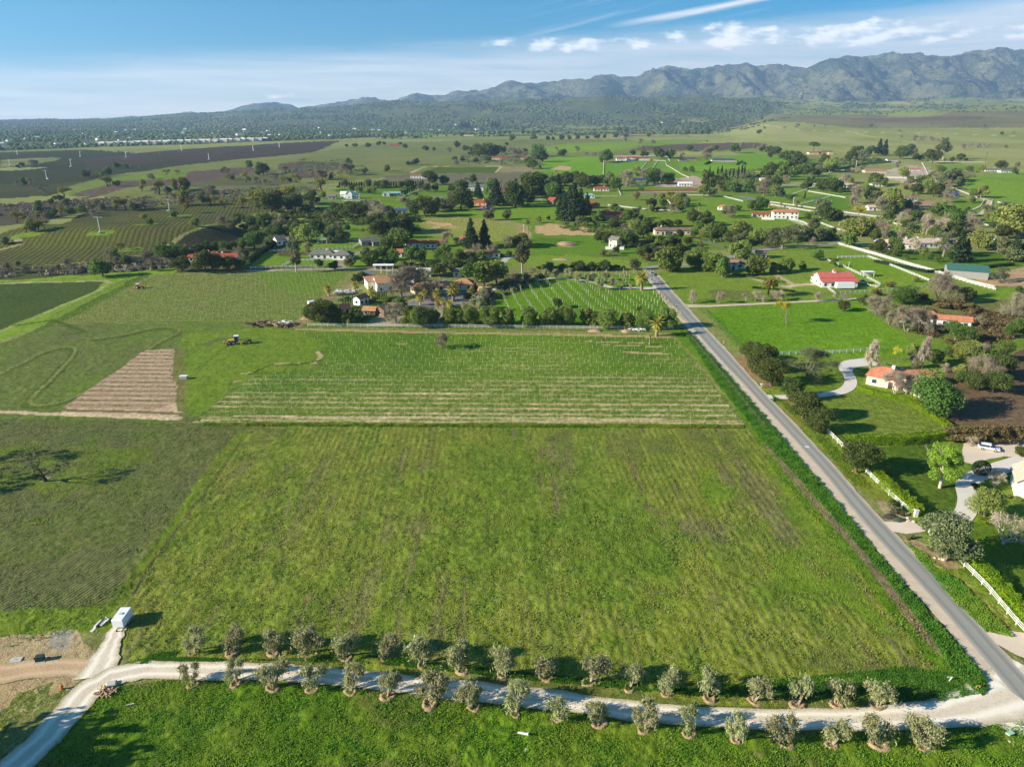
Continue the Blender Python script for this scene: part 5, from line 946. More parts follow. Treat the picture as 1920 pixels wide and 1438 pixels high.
# ------------------------------------------------------------------ buildings
HM = {}
def hm_(name, rgb, **k):
    if name not in HM: HM[name] = flat_mat(name, rgb, **k)
    return HM[name]
def tile_mat(name, a, b):
    if name in HM: return HM[name]
    m = bpy.data.materials.new(name); m.use_nodes = True; t = NT(m.node_tree); bs = t.N['Principled BSDF']
    tc = t.n('ShaderNodeTexCoord').outputs['Object']; n = t.noise(tc, 1.1, 5, .65); n2 = t.noise(tc, 7, 2, .5)
    w = t.n('ShaderNodeTexWave'); t.L.new(tc, w.inputs[0]); w.inputs['Scale'].default_value = 1.2; w.inputs['Distortion'].default_value = .6
    c = t.mix(t.ss(n, .3, .7), lin(*a), lin(*b)); f = t.mr(n2, .3, .7, .75, 1.2); c = t.mix(1.0, c, t.comb(f, f, f), 'MULTIPLY')
    t.L.new(c, bs.inputs['Base Color']); bs.inputs['Roughness'].default_value = .85; bs.inputs['Specular IOR Level'].default_value = .2
    bn = t.n('ShaderNodeBump'); bn.inputs['Strength'].default_value = .5; bn.inputs['Distance'].default_value = .08; t.L.new(w.outputs[0], bn.inputs['Height']); t.L.new(bn.outputs[0], bs.inputs['Normal'])
    HM[name] = m; return m
RF = {'tile': tile_mat('roof_tile_orange', (172, 104, 74), (196, 132, 98)), 'red': tile_mat('roof_tile_red', (150, 66, 48), (174, 88, 62)), 'tan': tile_mat('roof_tile_tan', (190, 146, 106), (168, 118, 82)),
      'brown': tile_mat('roof_brown', (128, 98, 80), (146, 114, 94)), 'grey': tile_mat('roof_grey', (112, 106, 98), (128, 122, 112)), 'pink': tile_mat('roof_beige', (196, 170, 148), (208, 184, 162)),
      'blue': tile_mat('roof_dark_blue', (58, 72, 110), (72, 84, 120)), 'metalred': tile_mat('roof_metal_red', (190, 92, 84), (202, 108, 98)), 'green': tile_mat('roof_metal_green', (58, 104, 92), (66, 114, 100)),
      'white': hm_('roof_white', (226, 224, 214)), 'dark': tile_mat('roof_dark', (78, 62, 54), (92, 76, 66)), 'teal': tile_mat('roof_teal', (136, 172, 168), (150, 182, 178))}
WL = {'white': hm_('wall_white', (232, 228, 218)), 'cream': hm_('wall_cream', (220, 200, 170)), 'pink': hm_('wall_pinkish', (222, 204, 188)), 'grey': hm_('wall_grey', (150, 146, 140)), 'orange': hm_('wall_orange', (200, 140, 100)), 'brown': hm_('wall_brown', (128, 96, 72)), 'blue': hm_('wall_blue', (96, 120, 160))}
M_glass = flat_mat('window_glass', (52, 62, 76), .15, .6, .2); M_trim = hm_('trim_white', (222, 218, 208)); M_door = hm_('door_dark', (66, 52, 44)); M_chim = hm_('chimney_plaster', (222, 208, 190))
class MB:
    def __init__(s): s.v = []; s.f = []; s.mi = []
    def box(s, x0, y0, z0, x1, y1, z1, mi=0):
        o = len(s.v); s.v += [(x0, y0, z0), (x1, y0, z0), (x1, y1, z0), (x0, y1, z0), (x0, y0, z1), (x1, y0, z1), (x1, y1, z1), (x0, y1, z1)]
        s.f += [(o, o + 3, o + 2, o + 1), (o + 4, o + 5, o + 6, o + 7), (o, o + 1, o + 5, o + 4), (o + 1, o + 2, o + 6, o + 5), (o + 2, o + 3, o + 7, o + 6), (o + 3, o, o + 4, o + 7)]; s.mi += [mi] * 6
        return s
    def poly(s, pts, mi=0): o = len(s.v); s.v += [tuple(p) for p in pts]; s.f.append(tuple(range(o, o + len(pts)))); s.mi.append(mi); return s
    def build(s, name, mat, parent=None, M=None):
        v = s.v if M is None else [tuple(M @ Vector(p)) for p in s.v]
        o = mesh_obj(name, v, s.f, mat, parent)
        if isinstance(mat, (list, tuple)): o.data.polygons.foreach_set('material_index', s.mi)
        return o
def roof_mb(w, d, h, r, kind, ov=.5, th=.18):
    """w along x, d along y; ridge along x"""
    m = MB(); W2, D2 = w / 2 + ov, d / 2 + ov; z0 = h - ov * r / (d / 2) * .6
    if kind == 'flat': m.box(-W2, -D2, h, W2, D2, h + .3); return m
    if kind == 'shed':
        for z in (0, th): pass
        a = [(-W2, -D2, h + .1), (W2, -D2, h + .1), (W2, D2, h + r), (-W2, D2, h + r)]; b = [(x, y, z + th) for x, y, z in a]
        m.v = a + b; m.f = [(0, 3, 2, 1), (4, 5, 6, 7), (0, 1, 5, 4), (1, 2, 6, 5), (2, 3, 7, 6), (3, 0, 4, 7)]; m.mi = [0] * 6; return m
    rx = W2 if kind == 'gable' else max(W2 - D2 * .95, .05)
    lo = [(-W2, -D2, z0), (W2, -D2, z0), (W2, D2, z0), (-W2, D2, z0), (-rx, 0, h + r), (rx, 0, h + r)]
    up = [(x, y, z + th) for x, y, z in lo]; m.v = lo + up
    top = [(6, 7, 11, 10), (7, 8, 11), (8, 9, 10, 11), (9, 6, 10)]
    if kind == 'gable': top = [(6, 7, 11, 10), (8, 9, 10, 11)]; bot = [(0, 4, 5, 1), (2, 5, 4, 3)]; ed = [(0, 1, 7, 6), (2, 3, 9, 8), (0, 6, 10, 4), (3, 4, 10, 9), (1, 5, 11, 7), (2, 8, 11, 5)]
    else: bot = [(0, 3, 2, 1)]; ed = [(0, 1, 7, 6), (1, 2, 8, 7), (2, 3, 9, 8), (3, 0, 6, 9)]
    m.f = top + bot + ed; m.mi = [0] * len(m.f); return m
def window(parent, x, y, z, ax, w=1.2, h=1.1, M=None):
    """ax: outward axis 0:-y 1:+x 2:+y 3:-x"""
    rot = Matrix.Rotation([0, math.pi / 2, math.pi, -math.pi / 2][ax], 4, 'Z'); T = (M or Matrix()) @ Matrix.Translation((x, y, z)) @ rot
    f = MB(); f.box(-w / 2 - .1, -.07, -h / 2 - .1, -w / 2, 0, h / 2 + .1).box(w / 2, -.07, -h / 2 - .1, w / 2 + .1, 0, h / 2 + .1).box(-w / 2, -.07, h / 2, w / 2, 0, h / 2 + .1).box(-w / 2, -.09, -h / 2 - .1, w / 2, 0, -h / 2)
    fo = f.build('window', M_trim, parent, T); g = MB().box(-w / 2, -.03, -h / 2, w / 2, 0, h / 2); g.build('pane', M_glass, fo, T)
def house(nm, px, py, wpx, label, cat='house', wings=None, rot=0, roof='red', wall='white', h=2.9, r=1.5, rk='hip', dfrac=.5, chim=1, win=True, group=None, door=True):
    """wings: list of (dx, dy, w, d, rot, rk, h, r) in fractions of the main width"""
    x, y, z = P(px, py); mpp = depth_px(y, z) / 1.0; Wm = wpx * mpp
    o = bpy.data.objects.new(nm, None); C.objects.link(o); o.location = (x, y, z - .15); o.rotation_euler = (0, 0, R(rot)); tag(o, label, cat, group)
    wings = wings or [(0, .5 * dfrac, 1, dfrac, 0, rk, h, r)]
    for k, (dx, dy, w, d, ro, kk, hh, rr_) in enumerate(wings):
        w_, d_ = w * Wm, d * Wm; M = Matrix.Translation((dx * Wm, dy * Wm, .0 + .002 * k)) @ Matrix.Rotation(R(ro), 4, 'Z')
        m = MB(); a, b = w_ / 2, d_ / 2
        if kk == 'open':
            for sx in (-1, -.33, .33, 1):
                for sy in (-1, 1): m.box(sx * (a - .2) - .1, sy * (b - .2) - .1, 0, sx * (a - .2) + .1, sy * (b - .2) + .1, hh)
            m.build('post', M_trim, o, M); rm = roof_mb(w_, d_, hh, rr_, 'gable', .4)
        else:
            m.box(-a, -b, 0, a, b, hh)
            if kk == 'gable':
                for sx in (-1, 1): m.poly([(sx * a, -b, hh), (sx * a, b, hh), (sx * a, 0, hh + rr_)] if sx > 0 else [(sx * a, b, hh), (sx * a, -b, hh), (sx * a, 0, hh + rr_)])
            m.build('wall', WL[wall], o, M)
            rm = roof_mb(w_, d_, hh, rr_, kk)
        ro_ = rm.build('roof', RF[roof], o, M)
        if chim and k < chim:
            cx = a * .35 * (1 if k % 2 == 0 else -1); MB().box(cx - .45, .1, hh, cx + .45, .9, hh + rr_ + .9).build('chimney', M_chim, ro_, M)
        if win and kk != 'open':
            n = max(2, int(w_ / 3.2))
            for i in range(n):
                xx = -a + (i + .5) * w_ / n
                if door and k == 0 and i == n // 2: MB().box(xx - .6, -b - .06, 0, xx + .6, -b, 2.2).build('door', M_door, o, M)
                else:
                    window(o, xx, -b, min(1.6, hh * .55), 0, 1.3, 1.2, M)
                    if hh > 4.5: window(o, xx, -b, 4.3, 0, 1.2, 1.2, M)
            for i in range(max(1, int(d_ / 4))): window(o, a, -b + (i + .5) * d_ / max(1, int(d_ / 4)), min(1.6, hh * .55), 1, 1.3, 1.2, M); window(o, -a, -b + (i + .5) * d_ / max(1, int(d_ / 4)), min(1.6, hh * .55), 3, 1.3, 1.2, M)
    return o
def wg(dx, dy, w, d, ro=0, kk='hip', hh=2.9, rr_=1.5): return (dx, dy, w, d, ro, kk, hh, rr_)
# near the road
house('farmhouse', 1706, 740, 92, 'orange tiled house behind the curved driveway with rooftop solar panels', wings=[wg(-.22, .62, .62, .5, -38, 'hip', 3.2, 2.2), wg(.2, .1, .34, .7, 12, 'gable', 3.0, 1.7), wg(.42, .66, .75, .34, 4, 'gable', 3.0, 1.5)], roof='tile', wall='cream', chim=1)
hx, hy, hz_ = P(1706, 740)
M_pan = flat_mat('solar_panel', (38, 70, 130), .25, .6, .15)
so = MB()
for i in range(5):
    for j in range(2): so.box(i * 1.15, j * 1.75, 0, i * 1.15 + 1.05, j * 1.75 + 1.65, .06)
sp1 = so.build('solar_panels', M_pan); sp1.location = (hx - 1.6, hy + 13.4, 5.2); sp1.rotation_euler = (R(-24), R(6), R(-38)); tag(sp1, 'two rows of blue solar panels on the orange tiled roof', 'solar panels')
house('ranch_house', 1755, 610, 118, 'long low orange tiled ranch house among bare trees', wings=[wg(0, .08, 1.0, .16, -22, 'gable', 2.8, 1.3), wg(.02, .2, .2, .2, -22, 'hip', 2.9, 1.6)], roof='tile', wall='white', chim=0)
house('white_house', 1936, 930, 78, 'white gabled house with arched window at the right edge', wings=[wg(0, .3, .9, .5, 62, 'gable', 3.6, 2.0), wg(.6, .5, .9, .6, 62, 'hip', 3.0, 1.6)], roof='pink', wall='white', chim=0)
barn = house('red_roof_barn', 1568, 537, 72, 'white barn with pink red metal roof and little cupola', 'barn', wings=[wg(0, .25, .86, .42, 0, 'gable', 4.2, 1.7), wg(.02, -.06, .92, .16, 0, 'shed', 2.6, 1.4), wg(.02, .54, .9, .14, 180, 'shed', 2.6, 1.3)], roof='metalred', wall='white', chim=0)
bx_, by_, bz_ = 0, 0, 0
Wb = 72 * depth_px(*P(1568, 537)[1:]); MB().box(-.7, .25 * Wb - .7, 5.7, .7, .25 * Wb + .7, 6.9).build('cupola', M_trim, barn); roof_mb(1.5, 1.5, 6.9, .7, 'hip', .2, .1).build('cupola_roof', RF['metalred'], barn, Matrix.Translation((0, .25 * Wb, 0)))
gb = house('green_roof_barn', 1822, 522, 70, 'large barn with dark green metal roof and two dark doorways', 'barn', wings=[wg(0, .3, .95, .72, -24, 'gable', 4.0, 1.8)], roof='green', wall='grey', chim=0, win=False)
Wg = 70 * depth_px(*P(1822, 522)[1:]); Mg = Matrix.Translation((0, .3 * Wg, 0)) @ Matrix.Rotation(R(-24), 4, 'Z')
for yy in (-.18, .12): MB().box(.475 * Wg, yy * Wg - 1.4, 0, .475 * Wg + .05, yy * Wg + 1.4, 3.2).build('doorway', M_door, gb, Mg)
MB().box(-.475 * Wg, .02, 5.82, .475 * Wg, .3, 5.95).build('skylight_strip', M_trim, gb, Mg)
house('hip_roof_villa', 1735, 468, 128, 'big pinkish beige villa with hipped roofs behind the long white fence', wings=[wg(-.28, .2, .44, .3, -8, 'hip', 3.2, 2.2), wg(.1, .26, .5, .26, 4, 'hip', 3.2, 2.0), wg(.46, .34, .3, .3, 20, 'hip', 3.2, 2.2), wg(-.58, .06, .2, .08, -6, 'flat', 2.6, .3)], roof='pink', wall='white', chim=2)
# main ranch
house('stucco_hall', 716, 548, 60, 'white stucco hall with gabled tan tile roof beside the cypress garden', wings=[wg(.0, .4, .55, .8, 20, 'gable', 4.4, 2.0), wg(-.38, .65, .45, .75, 20, 'flat', 4.2, .3), wg(.4, .75, .45, .7, -60, 'gable', 3.8, 1.9)], roof='tan', wall='white', chim=0)
house('garden_shed', 675, 573, 24, 'small white shed with dark roof in the cypress garden', 'shed', wings=[wg(0, .4, .9, .75, 55, 'gable', 3.2, 1.1)], roof='dark', wall='white', chim=0)
house('workshop', 704, 594, 38, 'tan roofed workshop below the white garden shed', wings=[wg(-.3, .3, .6, .4, -8, 'gable', 2.6, 1.2), wg(.32, .35, .55, .6, 60, 'gable', 2.8, 1.5)], roof='tan', wall='brown', chim=0)
house('courtyard_house', 828, 548, 118, 'long courtyard house with faded tan tile roof and parked cars', wings=[wg(-.32, .02, .3, .2, 30, 'hip', 2.8, 1.6), wg(-.02, .16, .6, .15, 6, 'gable', 2.8, 1.3), wg(.36, .26, .3, .26, -4, 'hip', 2.9, 1.9)], roof='tan', wall='cream', chim=0)
house('equipment_canopy', 719, 514, 36, 'flat white canopy behind the stucco hall', 'canopy', wings=[wg(0, .2, 1, .35, 0, 'open', 4.5, .3)], roof='white', chim=0, win=False)
house('red_ranch_house', 398, 492, 92, 'red roofed ranch house behind dark round trees left of the lane', wings=[wg(0, .12, .98, .2, 2, 'gable', 2.8, 1.6), wg(-.1, .22, .3, .2, 0, 'gable', 3, 1.8)], roof='red', wall='white', chim=2)
house('grey_ranch_house', 618, 487, 84, 'grey roofed ranch house behind the white paddock fence', wings=[wg(-.2, .2, .55, .22, 0, 'hip', 2.8, 1.6), wg(.28, .12, .42, .3, -4, 'hip', 2.8, 1.7)], roof='grey', wall='white', chim=1)
house('grey_gabled_barn', 523, 460, 26, 'grey gabled cottage at the foot of the shaded slope', wings=[wg(0, .3, .7, .7, 40, 'gable', 3.4, 2.2), wg(.4, .4, .5, .4, 0, 'gable', 3, 1.6)], roof='grey', wall='white', chim=0)
house('horse_shelter', 608, 457, 26, 'open shelter with pale metal roof on the green slope', 'shelter', wings=[wg(0, .1, 1, .25, 0, 'open', 2.6, .3)], roof='teal', chim=0, win=False)
house('hay_barn', 692, 461, 34, 'grey barn beside the gravel yard', 'barn', wings=[wg(-.1, .3, .9, .5, 28, 'gable', 3.2, 1.6), wg(.35, .1, .4, .3, 28, 'gable', 2.6, 1.2)], roof='grey', wall='grey', chim=0)
house('bungalow', 792, 465, 62, 'red roofed bungalow with white garage above the brown yard', wings=[wg(-.3, .15, .4, .28, 20, 'hip', 2.9, 1.8), wg(.2, .2, .75, .16, 0, 'gable', 2.8, 1.1), wg(.25, .02, .3, .14, 0, 'flat', 2.6, .2)], roof='red', wall='white', chim=0)
house('tool_shed', 752, 482, 15, 'little red roofed shed left of the brown yard', 'shed', roof='tile', wall='white', dfrac=.7, rk='gable', chim=0)
house('pump_house', 868, 456, 12, 'tiny red roofed hut behind the conifer', 'shed', roof='tile', wall='brown', dfrac=.8, rk='gable', chim=0)
house('brown_roof_house', 903, 484, 68, 'long brown red roofed house with two parked vehicles at its end', wings=[wg(0, .16, 1, .26, 0, 'hip', 2.8, 1.6)], roof='brown', wall='white', chim=1)
house('blue_roof_lodge', 737, 402, 50, 'long lodge with blue black roof above the ravine', wings=[wg(0, .12, 1, .22, 0, 'gable', 3, 1.4)], roof='blue', wall='white', chim=0)
house('white_farmhouse', 652, 373, 30, 'white farmhouse with steep gables on the hill', wings=[wg(0, .2, .9, .35, 0, 'gable', 4.5, 2.4), wg(.1, .05, .3, .4, 90, 'gable', 5, 3.6), wg(.55, .15, .35, .3, 0, 'gable', 3, 1.6)], roof='white', wall='white', chim=1)
house('farm_garage', 622, 374, 15, 'grey roofed garage left of the white farmhouse', 'garage', roof='grey', wall='grey', dfrac=.6, rk='gable', chim=0)
house('ridge_house', 735, 368, 30, 'low teal grey house right of the white farmhouse', wings=[wg(0, .15, 1, .4, 8, 'gable', 3, 1.2), wg(-.3, .1, .4, .5, 70, 'gable', 3, 1.4)], roof='teal', wall='grey', chim=0)
house('vineyard_house', 785, 335, 38, 'brown roofed house below the small dark vineyard', wings=[wg(0, .15, .8, .22, 0, 'gable', 3.5, 1.6), wg(.35, .1, .3, .2, 0, 'gable', 4, 1.8)], roof='brown', wall='white', chim=0)
house('white_stable', 898, 358, 44, 'long white stable with grey roof', 'stable', wings=[wg(-.1, .1, .75, .25, 0, 'gable', 4.4, 2.2), wg(.4, .1, .3, .2, 0, 'gable', 3, 1.2)], roof='grey', wall='white', chim=0)
house('pool_house', 910, 386, 42, 'red roofed house with blue swimming pool', wings=[wg(-.2, .2, .6, .35, -14, 'hip', 3, 1.8), wg(.2, .2, .6, .25, 0, 'gable', 3, 1.4)], roof='red', wall='orange', chim=1)
house('red_cottage', 1037, 383, 18, 'small steep red cottage left of the big conifers', wings=[wg(0, .4, .8, .9, -40, 'gable', 3.5, 2.4)], roof='red', wall='brown', chim=0)
house('covered_arena', 985, 380, 62, 'long low arena shelter with pale green roof', 'shelter', wings=[wg(0, .1, 1, .12, 0, 'open', 2.6, .4)], roof='teal', chim=0, win=False)
house('hip_red_house', 1112, 391, 26, 'compact hip roofed red house beside the big conifers', wings=[wg(0, .4, .95, .7, -18, 'hip', 3.2, 2.0)], roof='red', wall='brown', chim=0)
house('hacienda', 1140, 413, 64, 'red tiled hacienda with pillared porch right of the big conifers', wings=[wg(-.22, .2, .5, .3, 0, 'gable', 4.6, 1.7), wg(.2, .16, .5, .3, -4, 'hip', 4.2, 1.9), wg(.0, .45, .4, .3, 20, 'hip', 4.6, 2)], roof='red', wall='orange', chim=1)
house('orchard_house', 1128, 359, 30, 'red roofed house behind the grove with white end', wings=[wg(0, .2, .95, .35, 0, 'hip', 3.2, 1.6)], roof='red', wall='pink', chim=1)
house('hilltop_villa', 1186, 302, 66, 'white villa with many red tile roofs on the hill', wings=[wg(-.3, .12, .3, .16, 0, 'hip', 4, 2), wg(0, .14, .35, .2, 0, 'gable', 4.6, 2.4), wg(.3, .12, .4, .16, 0, 'hip', 4, 1.8), wg(-.08, .02, .12, .2, 90, 'gable', 4, 2)], roof='red', wall='white', chim=3)
house('west_villa', 934, 300, 38, 'red roofed villa among scrub beyond the small vineyard', wings=[wg(-.2, .14, .6, .2, 0, 'gable', 4, 1.8), wg(.3, .2, .5, .25, 10, 'hip', 4, 2)], roof='red', wall='cream', chim=1)
house('guest_house', 984, 299, 15, 'small red roofed guest house right of the scrub villa', roof='red', wall='cream', dfrac=.5)
house('glass_house', 1358, 304, 46, 'dark blue roofed pavilion house on the green hill', wings=[wg(0, .15, 1, .3, 0, 'hip', 3.4, 2.2)], roof='blue', wall='cream', chim=1)
house('blue_annex', 1297, 301, 22, 'small dark blue roofed annex left of the pavilion house', roof='blue', wall='orange', dfrac=.4, chim=0)
house('barn_annex', 1280, 303, 14, 'dark low garage at the left end of the hill group', 'garage', roof='dark', wall='grey', dfrac=.5, chim=0, rk='gable')
house('ochre_villa', 1538, 290, 46, 'ochre villa with red roofs under the umbrella tree', wings=[wg(-.2, .15, .5, .25, 0, 'hip', 4, 1.8), wg(.15, .15, .4, .25, 0, 'gable', 4.4, 1.8), wg(.42, .12, .2, .3, 0, 'hip', 5, 1.8)], roof='red', wall='cream', chim=2)
house('hedge_house', 1462, 289, 12, 'red roofed house hidden in the dark grove', roof='red', wall='cream', dfrac=.6, chim=0)
house('white_barn', 1674, 303, 20, 'white barn with grey roof near the horizon fence', 'barn', roof='grey', wall='white', dfrac=.5, rk='gable', chim=0)
house('orange_ranch', 1642, 324, 40, 'orange roofed ranch house near the pale arena', wings=[wg(0, .15, 1, .35, -3, 'hip', 3, 1.8)], roof='tile', wall='cream', chim=0)
house('brown_ranch', 1597, 322, 20, 'faded roofed house left of the orange roofed ranch', roof='tan', wall='cream', dfrac=.4, chim=0)
house('long_stable', 1716, 321, 22, 'red roofed stable beside the pale arena', 'stable', roof='tile', wall='white', dfrac=.3, rk='gable', chim=0)
house('hill_house', 1862, 322, 30, 'grey white house on the grassy rise', roof='grey', wall='white', dfrac=.4)
house('hill_house', 1888, 324, 24, 'blue grey house at the right of the grassy rise', roof='grey', wall='white', dfrac=.4, chim=0)
house('brown_lodge', 1263, 441, 70, 'long brown roofed house half hidden by dark trees', wings=[wg(-.36, .15, .28, .3, 0, 'hip', 3.4, 1.9), wg(.1, .15, .75, .2, 0, 'gable', 3.2, 1.5)], roof='brown', wall='cream', chim=1)
house('timber_house', 1155, 466, 22, 'two storey timber house above a white retaining wall', wings=[wg(0, .4, .9, .7, -50, 'gable', 5.2, 1.8)], roof='grey', wall='cream', chim=0)
house('paddock_hut', 1356, 394, 18, 'small orange roofed hut alone in the green paddock', 'shed', wings=[wg(0, .3, .95, .5, -25, 'hip', 2.8, 1.2)], roof='tile', wall='white', chim=0)
house('two_storey_villa', 1474, 411, 46, 'two storey white villa with orange roof and chimney', wings=[wg(0, .2, 1, .3, -6, 'hip', 5.4, 1.8)], roof='tile', wall='white', chim=2)
house('walled_court', 1428, 408, 30, 'low orange roofed wing left of the two storey villa', wings=[wg(0, .2, 1, .4, -8, 'gable', 2.6, 1.0)], roof='red', wall='cream', chim=0)
house('pepper_house', 1385, 505, 40, 'white house with pale roof behind the pepper trees', wings=[wg(-.2, .2, .5, .55, -40, 'gable', 3.2, 1.6), wg(.3, .2, .7, .25, -10, 'gable', 3, 1.4)], roof='brown', wall='white', chim=0)
house('guest_barn', 1428, 485, 20, 'pink tan roofed outbuilding behind the pepper tree house', 'outbuilding', wings=[wg(0, .3, .95, .5, -10, 'gable', 3, 1.4)], roof='tan', wall='white', chim=0)
house('patio_house', 1700, 377, 28, 'pale brown roofed house beside the dirt yard', wings=[wg(0, .2, .6, .5, 0, 'hip', 3, 1.5), wg(.5, .2, .4, .4, 0, 'gable', 3, 1.3)], roof='brown', wall='white', chim=0)
house('blue_house', 1788, 370, 18, 'small blue house above the curved track', roof='blue', wall='blue', dfrac=.6, rk='gable', chim=0)
house('lane_house', 1593, 352, 22, 'white walled house behind the bare trees by the lane', roof='pink', wall='white', dfrac=.4, chim=0)
house('roadside_house', 1438, 341, 24, 'pale flat house beside the far road', roof='pink', wall='cream', dfrac=.4, rk='gable', chim=0)
house('gravel_yard_house', 1200, 341, 30, 'dark blue grey roofed house by the busy gravel yard', roof='blue', wall='grey', dfrac=.4, rk='gable', chim=0)
house('gravel_yard_barn', 1285, 349, 26, 'low white barn by the busy gravel yard', 'barn', roof='white', wall='white', dfrac=.3, rk='gable', chim=0)
house('lane_house', 1650, 350, 30, 'grey roofed house under the vivid trees', roof='grey', wall='white', dfrac=.35, chim=0)
house('far_villa', 740, 274, 16, 'dark red roofed villa in far green fields', roof='red', wall='brown', dfrac=.4, win=False, chim=0)
house('far_farm', 878, 255, 20, 'long white farm building in the far fields', roof='tile', wall='white', dfrac=.3, win=False, chim=0, rk='gable')
house('far_shed', 1002, 236, 10, 'white shed on the far plain', 'shed', roof='white', wall='white', dfrac=.4, win=False, chim=0, rk='gable')
for i in range(24):
    x = 190 + i * 13.2 + (i * 37 % 5); y = 273.6 - (x - 190) * .0292
    nm = house('hangar', x, y, 10.5 + (i * 7 % 4), '%s pale hangar from the left along the edge of the wooded town' % (words[i] if i < 20 else ['twenty first', 'twenty second', 'twenty third', 'twenty fourth'][i - 20]), 'hangar', roof=('white', 'pink', 'white')[i % 3], wall=('cream', 'white', 'pink')[i % 3], dfrac=.8, h=8.0, r=2.4, rk='gable', win=False, chim=0, door=False, group='hangars along the far airfield')
for i, (a, b, w, rf_, wl_, ro, lb) in enumerate([(690, 526, 26, 'grey', 'white', 10, 'grey roofed outbuilding left of the white canopy'), (762, 530, 30, 'tan', 'white', -15, 'tan roofed wing behind the tall leafless tree'), (795, 520, 26, 'white', 'white', 5, 'white roofed shed behind the courtyard house'), (862, 520, 24, 'grey', 'cream', 0, 'grey shed behind the courtyard house'), (648, 590, 16, 'dark', 'white', 20, 'small dark roofed hut beside the dark round trees'),
    (735, 588, 22, 'tan', 'cream', 15, 'tan roofed store right of the workshop'), (905, 556, 16, 'tan', 'brown', -20, 'little store at the head of the orchard'), (1105, 372, 20, 'teal', 'white', 0, 'pale roofed store behind the hip roofed red house'), (820, 378, 22, 'grey', 'white', 0, 'grey roofed house under the tall trees'), (1560, 405, 20, 'grey', 'white', 0, 'grey roofed shed by the far road'), (1640, 395, 24, 'pink', 'white', 0, 'pale roofed house among bare trees'), (1850, 452, 30, 'pink', 'white', 0, 'pale roofed house right of the villa'), (1905, 470, 26, 'grey', 'white', 0, 'grey roofed house at the right edge behind conifers')]):
    house('outbuilding', a, b, w, lb, 'outbuilding', roof=rf_, wall=wl_, dfrac=.55, rk=('gable', 'hip')[i % 2], chim=0, rot=ro)
# swimming pool, walls
M_pool = flat_mat('pool_water', (70, 130, 200), .1, .6, .1)
def slab(nm, pts, h, mat, label, cat, z0=.0):
    q = [P(*p) for p in pts]; m = MB(); b = [(x, y, z + z0) for x, y, z in q]; t_ = [(x, y, z + z0 + h) for x, y, z in q]; n = len(q); m.v = b + t_
    m.f = [tuple(range(n, 2 * n)), tuple(reversed(range(n)))] + [(i, (i + 1) % n, n + (i + 1) % n, n + i) for i in range(n)]; m.mi = [0] * (n + 2)
    o = m.build(nm, mat); tag(o, label, cat); return o
slab('swimming_pool', [(893, 393), (918, 393), (921, 389), (900, 388)], .25, M_pool, 'blue swimming pool in front of the red roofed house', 'pool')
slab('retaining_wall', [(1135, 468), (1170, 468.6), (1170, 467.6), (1135, 467)], 1.6, WL['white'], 'low white retaining wall below the timber house', 'wall')
slab('retaining_wall', [(1428, 412), (1452, 412.6), (1452, 411.6), (1428, 411)], 1.5, WL['white'], 'white patio wall at the two storey villa', 'wall')
# ------------------------------------------------------------------ fences, hedges, vineyards
M_white = hm_('fence_white', (212, 208, 198), var=.25, vs=1.5); M_wire = hm_('fence_wire', (84, 80, 70)); M_post = hm_('fence_post', (120, 108, 90))
def fence(pts, label, kind='white', h=1.25, sp=None, near=False, double=None, nm='board_fence', ind=True):
    q = [P(*p) for p in pts]; q = resample(q, 2.5 if near else 6); L = sum(math.dist(a[:2], b[:2]) for a, b in zip(q, q[1:]))
    sp = sp or max(2.6 if kind == 'white' else 3.5, L / 98)
    o = bpy.data.objects.new(nm, None); C.objects.link(o); o.location = q[0]; tag(o, label, 'fence'); x0, y0, z0 = q[0]
    mat = M_white if kind == 'white' else M_wire; pm = M_white if kind == 'white' else M_post
    rails = (.42, .80, 1.16) if kind == 'white' else (.3, .6, .9, 1.15)
    th = (.035 if near else .04) if kind == 'white' else .012; hh = (.055 if near else .075) if kind == 'white' else .02
    T = MB()
    for a, b in zip(q, q[1:]):
        za, zb = hz(a[0], a[1]), hz(b[0], b[1]); dx, dy = b[0] - a[0], b[1] - a[1]; l = math.hypot(dx, dy) or 1; nx, ny = -dy / l * th, dx / l * th
        for r_ in rails:
            v = len(T.v)
            for (X, Y, Z_) in ((a[0], a[1], za), (b[0], b[1], zb)):
                for s1 in (-1, 1):
                    for s2 in (-1, 1): T.v.append((X - x0 + nx * s1, Y - y0 + ny * s1, Z_ - z0 + r_ + hh * s2))
            T.f += [(v, v + 1, v + 5, v + 4), (v + 2, v + 6, v + 7, v + 3), (v + 1, v + 3, v + 7, v + 5), (v, v + 4, v + 6, v + 2)]; T.mi += [0] * 4
    T.build('rails', mat, o)
    acc = 0; nxt = 0; posts = []
    for a, b in zip(q, q[1:]):
        l = math.dist(a[:2], b[:2])
        while nxt <= acc + l: t = (nxt - acc) / max(l, 1e-6); X, Y = a[0] + (b[0] - a[0]) * t, a[1] + (b[1] - a[1]) * t; posts.append((X, Y, hz(X, Y))); nxt += sp
        acc += l
    w = (.075 if near else .10) if kind == 'white' else .05
    pmesh = None
    if ind:
        for (X, Y, Z_) in posts:
            if pmesh is None: c = MB().box(-w, -w, -.3, w, w, h + .08).build('post', pm, o); pmesh = c.data
            else: c = bpy.data.objects.new('post', pmesh); C.objects.link(c); c.parent = o
            c.location = (X - x0, Y - y0, Z_ - z0)
    else:
        m = MB()
        for (X, Y, Z_) in posts: m.box(X - x0 - w, Y - y0 - w, Z_ - z0 - .2, X - x0 + w, Y - y0 + w, Z_ - z0 + h)
        m.build('posts', pm, o)
    return o
fence([(1545, 806), (1568, 828), (1592, 853), (1612, 872), (1636, 900), (1660, 922), (1690, 950), (1714, 966)], 'white rail fence beside the road between the oaks and the gravel driveway', near=True)
